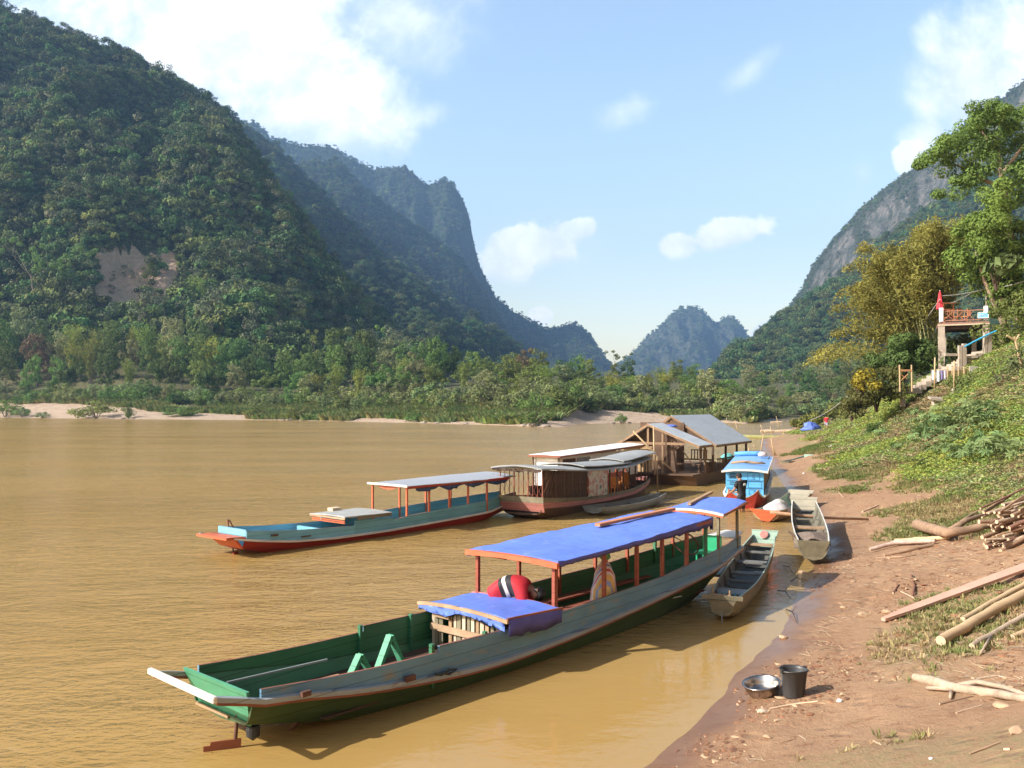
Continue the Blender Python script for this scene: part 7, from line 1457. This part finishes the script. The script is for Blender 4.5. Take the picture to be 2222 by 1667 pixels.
mass('large_bush', 122, [(1742, 917, 24, 9, 10), (1768, 908, 22, 8, 8), (1815, 893, 22, 12, 10)], leafmat('leaf_scrub'if 0 else 'leaf_bush_far', (.17, .19, .045), scale=.5), 100, .38, 'low yellow green bush behind the blue tarp heap', 38)
mass('large_bush', 78, [(1858, 880, 22, 18, 10), (1866, 850, 14, 18, 5)], leafmat('leaf_bush_olive', (.135, .150, .042)), 100, .30, 'bush at the foot of the far slope behind the red shirted person', 39)
mass('big_leaf_plant', 58, [(2180, 585, 18, 16, 3)], leafmat('leaf_big', (.11, .17, .06)), 22, .95, 'plant with huge hanging leaves in the dense yellow green tree', 40)
# castor plants with star leaves on the slope (one by one)
def star_leaf_plant(seed, n=9):
    rg = np.random.default_rng(seed); Vs, Fs, off = [], [], 0
    for i in range(n):
        a = rg.random() * 6.28; rr_ = .15 + .45 * rg.random(); c_ = np.array([rr_ * cos(a), rr_ * sin(a), .35 + .5 * rg.random() * (1.2 - rr_)]); up_ = unit(np.array([cos(a) * .6, sin(a) * .6, .9]) + rg.normal(size=3) * .2)
        t_ = unit(np.cross(up_, rg.normal(size=3))); b_ = np.cross(up_, t_); s = .17 + .1 * rg.random()
        for k in range(7):
            an = k * 2 * pi / 7; dr = t_ * cos(an) + b_ * sin(an); pr = np.cross(up_, dr); l_ = s * (1 if k < 5 else .6)
            Vs.append(np.array([c_, c_ + dr * l_ * .55 + pr * l_ * .2, c_ + dr * l_ - up_ * l_ * .25, c_ + dr * l_ * .55 - pr * l_ * .2])); Fs.append(np.arange(4) + off); off += 4
    return np.concatenate(Vs), np.stack(Fs)
CAS = leafmat('leaf_castor', (.17, .25, .095), rand=.2, scale=3); cas = []
for i in range(3):
    V, Fq = star_leaf_plant(50 + i, 12); o = np_obj('leaves', V, Fq, CAS, link=False); cas.append(o.data); bpy.data.objects.remove(o)
mbs = MB(); mbs.tube([(0, 0, -.1), (.02, .02, .5)], [.02, .012], 5); so2 = mbs.build('stem', M('stem_green', (.16, .2, .07), rough=.7)); stem_me = so2.data; bpy.data.objects.remove(so2)
rg2 = random.Random(9); cnt = 0
CW = ['left of the long grass on the middle slope', 'in the middle of the green slope', 'under the slab bench', 'at the right edge of the green slope', 'above the firewood stack', 'low on the green slope edge']
for i in range(46):
    u = rg2.choice([rg2.gauss(2150, 40), rg2.gauss(2060, 60), rg2.gauss(1980, 70)]); v = rg2.choice([rg2.gauss(940, 16), rg2.gauss(910, 20), rg2.gauss(1000, 18)]) + (u - 2060) * -.05
    if not (1850 < u < 2240): continue
    g_ = G(u, v)
    if g_.y > 75 or lush(np.array([g_.x]), np.array([g_.y]))[0] < .0: continue
    r = empty('castor_plant', g_, rg2.random() * 6.28); s = rg2.uniform(.8, 1.6); r.scale = (s, s, s)
    for nm, me in (('stem', stem_me), ('leaves', rg2.choice(cas))): c = bpy.data.objects.new(nm, me); COL.objects.link(c); c.parent = r
    zone = 0 if u < 1940 else (4 if v > 985 and u > 2080 else 5 if v > 985 else 3 if u > 2140 else 2 if u > 2010 and v < 905 else 1)
    tag(r, ('tall ' if s > 1.3 else 'small ' if s < 1.0 else '') + 'star leaved green plant ' + CW[zone], 'plant', 'star leaved plants on the slope')
# ground cover and dry grass: uncountable
def cover_src(seed, n, size, h, w, mat):
    rg = np.random.default_rng(seed); a = rg.random(n) * 6.28; r_ = np.sqrt(rg.random(n)) * w; C = np.stack([r_ * np.cos(a), r_ * np.sin(a), .03 + h * rg.random(n) * (1 - .6 * r_ / w)], 1)
    V, Fq = leaf_quads(C, rg.normal(size=(n, 3)) * .55 + np.array([0, 0, 1.0]), size * (.6 + .7 * rg.random(n)), .7, rg); return np_obj('t', V, Fq, mat, link=False)
GC = [leafmat('cover_green', (.25, .33, .085), rand=.25, scale=2), leafmat('cover_yellow', (.275, .34, .075), rand=.25, scale=2), leafmat('cover_pale', (.25, .31, .13), rand=.25, scale=2), leafmat('cover_dry', (.33, .27, .13), rand=.25, scale=2)]
N_ = 90000; yy_ = np.exp(RNG.uniform(np.log(15), np.log(150), N_)); ss_ = RNG.uniform(1.0, 24, N_); xx_ = wl(yy_) + ss_ / .85
uu_ = CX + xx_ / yy_ * F; k_ = (uu_ < 2330) & (RNG.random(N_) < sstep(-.1, .35, lush(xx_, yy_)))
xx_, yy_ = xx_[k_], yy_[k_]; zz_ = bank_z(xx_, yy_); n_ = len(xx_); s_ = RNG.uniform(.4, 1.05, n_) * np.interp(yy_, [15, 35, 80], [.5, .9, 1.4])
tone = fbm(xx_ * .22, yy_ * .22, 5, 3) + .22 * RNG.normal(size=n_); ix = np.where(tone > .22, 1, np.where(tone > -.12, 0, np.where(tone > -.32, 2, 3)))
scatter('ground_cover', np.stack([xx_, yy_, zz_ - .02], 1), np.stack([s_ * 1.2, s_ * 1.2, s_], 1), np.stack([0 * s_, 0 * s_, RNG.uniform(0, 6.28, n_)], 1), ix, [cover_src(70 + i, 60, .11, .24, .55, GC[i]) for i in range(4)], 'low green leafy cover over the steep bank', 'ground cover')
N_ = 110000; yy_ = np.exp(RNG.uniform(np.log(8.5), np.log(70), N_)); ss_ = RNG.uniform(.9, 12, N_); xx_ = wl(yy_) + ss_ / .85; uu_ = CX + xx_ / yy_ * F
k_ = (uu_ < 2300) & (RNG.random(N_) < np.interp(yy_, [12, 18], [.28, .9]) * sstep(-.1, .5, grassy(xx_, yy_) + .35 * fbm(xx_ * 1.3, yy_ * 1.3, 6))); xx_, yy_ = xx_[k_], yy_[k_]; zz_ = bank_z(xx_, yy_); n_ = len(xx_); s_ = RNG.uniform(.05, .15, n_) * np.interp(yy_, [8, 20, 60], [1, 1.3, 2.6])
DG = [M('grass_dry', (.36, .28, .13), rough=.9, var=.25, rand=.2), M('grass_olive', (.20, .20, .065), rough=.9, var=.25, rand=.2), M('grass_green', (.135, .185, .045), rough=.9, var=.25, rand=.2)]
tone = fbm(xx_ * .4, yy_ * .4, 7, 3) + .3 * RNG.normal(size=n_) + np.interp(yy_, [8, 14, 24], [-.35, -.12, .25]); ix = np.where(tone > .2, 2, np.where(tone > -.12, 1, 0))
scatter('dry_grass', np.stack([xx_, yy_, zz_], 1), np.stack([s_ * 1.6, s_ * 1.6, s_], 1), np.stack([0 * s_, 0 * s_, RNG.uniform(0, 6.28, n_)], 1), ix, [grass_tuft(90 + i, 16, .55, .45, DG[i], .035) for i in range(3)], 'short dry grass patches on the red bank', 'grass')
N_ = 5200; yy_ = np.exp(RNG.uniform(np.log(8.5), np.log(30), N_)); ss_ = RNG.uniform(.6, 6, N_); xx_ = wl(yy_) + ss_ / .85; uu_ = CX + xx_ / yy_ * F; k_ = (uu_ < 2280) & (fbm(xx_ * .5, yy_ * .5, 22, 3) > -.08); xx_, yy_ = xx_[k_], yy_[k_]; zz_ = bank_z(xx_, yy_); n_ = len(xx_); s_ = RNG.uniform(.05, .26, n_) ** 1.0
def straw(mat, bend):
    mb = MB(); mb.tube([(-.5, 0, .012), (0, bend, .03), (.5, 0, .012)], [.018, .022, .012], 4); o = mb.build('straw', mat); COL.objects.unlink(o); return o
scatter('straw_litter', np.stack([xx_, yy_, zz_ + .004], 1), np.stack([s_, s_ * .8, s_ * .8], 1), np.stack([0 * s_, 0 * s_, RNG.uniform(0, 6.28, n_)], 1), RNG.integers(0, 3, n_), [straw(M('straw_pale', (.52, .40, .25), rough=.9), .06), straw(M('straw_brown', (.22, .12, .07), rough=.9), .0), straw(M('straw_grey', (.38, .31, .23), rough=.9), .12)], 'straw, splinters and twigs strewn over the mud', 'litter')
# clods and crumbs of mud
N_ = 16000; yy_ = np.exp(RNG.uniform(np.log(8.5), np.log(45), N_)); ss_ = np.abs(RNG.normal(size=N_)) * 3 + .15; xx_ = wl(yy_) + ss_ / .85; uu_ = CX + xx_ / yy_ * F; k_ = (uu_ < 2280) & (fbm(xx_ * .9, yy_ * .9, 12, 3) > .02); xx_, yy_ = xx_[k_], yy_[k_]; zz_ = bank_z(xx_, yy_); n_ = len(xx_); s_ = np.exp(RNG.normal(size=n_) * .6) * .012
def clod(seed, mat):
    import bmesh as _b
    b = _b.new(); _b.ops.create_icosphere(b, subdivisions=1, radius=1); rg = random.Random(seed)
    for v in b.verts: v.co *= rg.uniform(.6, 1.2); v.co.z *= .55
    me = bpy.data.meshes.new('clod'); b.to_mesh(me); b.free(); me.materials.append(mat); return bpy.data.objects.new('clod', me)
scatter('mud_crumbs', np.stack([xx_, yy_, zz_ + .003], 1), np.stack([s_ * RNG.uniform(.8, 1.8, n_), s_, s_ * .8], 1), np.stack([0 * s_, 0 * s_, RNG.uniform(0, 6.28, n_)], 1), RNG.integers(0, 4, n_), [clod(1, M('clod_red', (.27, .125, .065), rough=.95)), clod(2, M('clod_dark', (.17, .085, .05), rough=.95)), clod(3, M('clod_tan', (.46, .31, .19), rough=.95)), clod(4, M('clod_red', (.27, .125, .065)))], 'crumbs and clods of red mud strewn over the bank', 'mud')
# ================================================================ people
SKIN = M('skin', (.36, .19, .115), rough=.55, var=.08, scale=9); HAIR = M('hair_black', (.012, .011, .011), rough=.5, var=.3, scale=30)
def person(label, loc, rz, J, garments, hair='hair', hairmat=None, hands=True):
    r = empty('person', loc, rz, label, 'person'); V_ = Vector
    B = {k: (V_(p), q) for k, (p, q) in J.items()}
    bones = ([('pelvis', 'rump')] if 'rump' in J else []) + [('pelvis', 'belly'), ('belly', 'chest'), ('chest', 'neck'), ('neck', 'jaw'), ('jaw', 'skull'), ('skull', 'crown')]
    for s in 'LR':
        bones += [('pelvis', 'hip' + s), ('hip' + s, 'knee' + s), ('knee' + s, 'ankle' + s), ('ankle' + s, 'toe' + s), ('chest', 'shoulder' + s), ('shoulder' + s, 'elbow' + s), ('elbow' + s, 'wrist' + s), ('wrist' + s, 'palm' + s)]
    hd = (B['skull'][0] - B['neck'][0]).normalized(); fw = V_(J['face'][0]).normalized(); fw = (fw - hd * fw.dot(hd)).normalized(); sd = hd.cross(fw)
    B.pop('face')
    sk = B['skull'][0]
    B['nose'] = (sk + fw * .105 - hd * .025, .016); bones.append(('skull', 'nose'))
    if hands:
        for s in 'LR':
            w, p = B['wrist' + s][0], B['palm' + s][0]; a = (p - w).normalized(); n_ = a.orthogonal().normalized(); t_ = a.cross(n_)
            for k in range(4):
                o_ = t_ * ((k - 1.5) * .02); l_ = (.068, .08, .075, .058)[k]; f1 = p + o_ + a * l_ * .55 + n_ * .008; f2 = f1 + a * l_ * .4 + n_ * .028
                B['f%d%s1' % (k, s)] = (f1, .009); B['f%d%s2' % (k, s)] = (f2, .007); bones += [('palm' + s, 'f%d%s1' % (k, s)), ('f%d%s1' % (k, s), 'f%d%s2' % (k, s))]
            t1 = w.lerp(p, .45) + t_ * .045 + a * .02; B['t' + s] = (t1, .010); B['u' + s] = (t1 + a * .035 + n_ * .015, .008); bones += [('palm' + s, 't' + s), ('t' + s, 'u' + s)]
    skinned('body', B, bones, SKIN, r, 2, 'pelvis')
    for nm, mat, chain, grow in garments:
        keys = []; bs = []
        for a, b in chain:
            for k in (a, b):
                if k not in keys: keys.append(k)
            bs.append((a, b))
        JJ = {}
        for k in keys:
            if '>' in k:
                a, b, q = k.replace('>', ' ').split(); q = float(q); p = B[a][0].lerp(B[b][0], q); g = lerp(np.mean(B[a][1]), np.mean(B[b][1]), q) * grow[0] + grow[1]; JJ[k] = (p, g)
            else:
                q = B[k][1]; JJ[k] = (B[k][0], tuple(x * grow[0] + grow[1] for x in q) if hasattr(q, '__len__') else q * grow[0] + grow[1])
        skinned(nm, JJ, bs, mat, r, 2, keys[0])
    mb = MB(); R_ = Matrix((fw, sd, hd)).transposed()
    prof = [(.0, .128), (.05, .122), (.085, .095), (.104, .05), (.106, .0), (.098, -.045), (.085, -.07)]
    mb.lathe([(a, b) for a, b in prof[::-1]], sk - fw * .012 + hd * .012, 18, R_)
    # clear the face: pull front lower vertices back onto the brow line
    vs_ = []
    for v in mb.v:
        q = V_(v) - sk; f_, h_ = q.dot(fw), q.dot(hd)
        if f_ > .02 and h_ < .035: q -= fw * (f_ - .02) * .9; 
        q += sd * (.004 * sin(40 * h_ + 30 * f_)); vs_.append(tuple(sk + q))
    mb.v = vs_; mb.build(hair, hairmat or HAIR, r, smooth=True)
    ey = MB()
    for s in (-1, 1): ey.lathe([(.0, -.006), (.011, 0), (.0, .006)], sk + fw * .093 + sd * s * .035 + hd * .005, 8)
    ey.build('eyes', HAIR, r)
    mo = MB(); mo.beam(sk + fw * .093 - hd * .062 - sd * .022, sk + fw * .093 - hd * .062 + sd * .022, .012, .010, hd); mo.build('mouth', M('lips', (.25, .09, .07), rough=.6), r)
    er = MB()
    for s in (-1, 1): er.lathe([(0, -.01), (.026, -.004), (.024, .008), (0, .01)], sk + sd * s * .10 - hd * .012, 8, Matrix.Rotation(radians(90), 3, 'Y'))
    er.build('ears', SKIN, r)
    return r
# 1: bent over in the near boat, red jacket with black band and white stripe (bands lie across the back)
jm = bpy.data.materials.new('jacket_red_banded'); jm.use_nodes = True; q = jm.node_tree; qb = q.nodes['Principled BSDF']; tq = nn(q, 'ShaderNodeTexCoord'); sq_ = nn(q, 'ShaderNodeSeparateXYZ'); q.links.new(tq.outputs['Object'], sq_.inputs[0])
ra = nn(q, 'ShaderNodeValToRGB'); ra.color_ramp.interpolation = 'CONSTANT'
mr_ = nn(q, 'ShaderNodeMapRange'); mr_.inputs[1].default_value = -.45; mr_.inputs[2].default_value = .40; ad_ = nn(q, 'ShaderNodeMath', operation='MULTIPLY_ADD'); q.links.new(sq_.outputs[2], ad_.inputs[0]); ad_.inputs[1].default_value = .35; q.links.new(sq_.outputs[0], ad_.inputs[2]); sb_ = nn(q, 'ShaderNodeMath', operation='SUBTRACT'); q.links.new(ad_.outputs[0], sb_.inputs[0]); sb_.inputs[1].default_value = .26; q.links.new(sb_.outputs[0], mr_.inputs[0]); q.links.new(mr_.outputs[0], ra.inputs[0])
for i, (p_, c_) in enumerate(((0, (.50, .018, .03)), (.30, (.02, .018, .02)), (.385, (.72, .66, .58)), (.46, (.02, .018, .02)), (.585, (.50, .018, .03)))):
    e_ = ra.color_ramp.elements[i] if i < 2 else ra.color_ramp.elements.new(p_); e_.position = p_; e_.color = (*c_, 1)
q.links.new(ra.outputs[0], qb.inputs['Base Color']); qb.inputs['Roughness'].default_value = .75
J1 = {'rump': ((-.37, 0, .66), (.10, .12)), 'pelvis': ((-.27, 0, .74), (.135, .15)), 'belly': ((-.10, 0, .86), (.125, .15)), 'chest': ((.10, 0, .86), (.125, .165)), 'neck': ((.25, 0, .82), .06), 'jaw': ((.30, -.01, .79), .06), 'skull': ((.365, -.02, .745), .10), 'crown': ((.41, -.02, .70), .075), 'face': ((-.1, -.6, -.75), 0)}
for s, y in (('L', 1), ('R', -1)):
    J1.update({'hip' + s: ((-.27, .10 * y, .68), .095), 'knee' + s: ((-.10, .13 * y, .40), .065), 'ankle' + s: ((-.27, .13 * y, .06), .045), 'toe' + s: ((-.10, .14 * y, .03), .035), 'shoulder' + s: ((.14, .175 * y, .80), .07), 'elbow' + s: ((.20, .21 * y, .52), .048), 'wrist' + s: ((.30, .16 * y, .30), .034), 'palm' + s: ((.33, .15 * y, .22), .036)})
TORSO = [('pelvis', 'belly'), ('belly', 'chest'), ('chest', 'chest>neck>0.6'), ('chest', 'shoulderL'), ('shoulderL', 'elbowL'), ('elbowL', 'elbowL>wristL>0.9'), ('chest', 'shoulderR'), ('shoulderR', 'elbowR'), ('elbowR', 'elbowR>wristR>0.9'), ('pelvis', 'rump'), ('pelvis', 'hipL>kneeL>0.25'), ('pelvis', 'hipR>kneeR>0.25')]
LEGS = [('pelvis', 'hipL'), ('hipL', 'kneeL'), ('kneeL', 'kneeL>ankleL>0.95'), ('pelvis', 'hipR'), ('hipR', 'kneeR'), ('kneeR', 'kneeR>ankleR>0.95')]
DEN = M('trousers_dark', (.03, .032, .04), rough=.85)
person('person in a red jacket with black and white bands bending over in the near boat', Vector((.05, 14.15, .14)), radians(-12), J1, [('jacket', jm, TORSO, (1.08, .042)), ('trousers', DEN, [('hipL', 'hipR')] + [b for b in LEGS if b[0] != 'pelvis'], (.9, .006))])
# 2: man in black standing in the shallows by the bright blue boat
J2 = {'pelvis': ((0, 0, .86), (.12, .15)), 'belly': ((0, 0, 1.02), (.105, .14)), 'chest': ((.02, 0, 1.24), (.12, .17)), 'neck': ((.06, 0, 1.40), .055), 'jaw': ((.09, 0, 1.445), .06), 'skull': ((.125, .0, 1.51), .092), 'crown': ((.13, 0, 1.57), .07), 'face': ((1, .25, -.55), 0)}
for s, y in (('L', 1), ('R', -1)):
    J2.update({'hip' + s: ((0, .095 * y, .80), .095), 'knee' + s: ((.03, .11 * y, .45), .062), 'ankle' + s: ((-.02, .12 * y, .07), .045), 'toe' + s: ((.13, .13 * y, .03), .035), 'shoulder' + s: ((.02, .19 * y, 1.31), .068), 'elbow' + s: ((.12, .25 * y, 1.04), .046), 'wrist' + s: ((.34, .20 * y, .92), .034), 'palm' + s: ((.42, .17 * y, .89), .036)})
TEE = M('tshirt_black', (.022, .023, .025), rough=.85, var=.3, scale=8)
TEES = [('pelvis>belly>-0.55', 'pelvis'), ('pelvis', 'belly'), ('belly', 'chest'), ('chest', 'chest>neck>0.55'), ('chest', 'shoulderL'), ('shoulderL', 'shoulderL>elbowL>0.75'), ('chest', 'shoulderR'), ('shoulderR', 'shoulderR>elbowR>0.75')]
SHORT = [('pelvis', 'pelvis>belly>0.6'), ('pelvis', 'hipL'), ('hipL', 'kneeL'), ('kneeL', 'kneeL>ankleL>0.4'), ('pelvis', 'hipR'), ('hipR', 'kneeR'), ('kneeR', 'kneeR>ankleR>0.4')]
CAP = M('cap_black', (.02, .021, .024), rough=.8)
p2 = person('person in black t-shirt and cap standing in the shallows beside the bright blue boat', Vector((8.40, 32.05, -.22)), radians(124), J2, [('t_shirt', TEE, TEES, (1.08, .022)), ('trousers', DEN, SHORT, (1.0, .022))], 'cap', CAP)
mb = MB(); mb.slab([[(.20, .06, 1.535), (.20, -.06, 1.535)], [(.30, .045, 1.50), (.30, -.045, 1.50)]], .012); mb.build('cap_brim', CAP, p2)
mb = MB()
for k, (y0, z0, y1, z1) in enumerate(((.05, 1.27, .05, 1.20), (.05, 1.27, .01, 1.22), (.01, 1.22, .01, 1.28), (-.02, 1.28, -.05, 1.20), (-.02, 1.20, -.05, 1.27))): mb.beam((-.148, y0, z0), (-.148, y1, z1), .012, .014, (1, 0, 0))
mb.build('shirt_print', WP, p2)
# 3: far figure in a red shirt walking on the bank
J3 = {k: (p, q) for k, (p, q) in J2.items()}
J3.update({'kneeL': ((.16, .10, .46), .06), 'ankleL': ((.10, .10, .08), .045), 'toeL': ((.25, .10, .05), .035), 'kneeR': ((-.06, -.10, .46), .06), 'ankleR': ((-.26, -.10, .12), .045), 'toeR': ((-.16, -.10, .03), .035)})
for s, y in (('L', 1), ('R', -1)): J3.update({'elbow' + s: ((-.02 * y, .27 * y, 1.04), .044), 'wrist' + s: ((.12, .28 * y, .84), .032), 'palm' + s: ((.15, .27 * y, .76), .034)})
g3 = G(1793, 932)
person('person in a red shirt and pale shorts walking away on the red path', g3 + Vector((0, 0, .0)), radians(70), J3, [('shirt', M('shirt_red', (.60, .03, .045), rough=.8), TEES, (1.08, .022)), ('shorts', M('shorts_pale', (.48, .46, .60), rough=.8, var=.3, scale=9), SHORT[:3] + SHORT[4:6], (1.0, .024))])
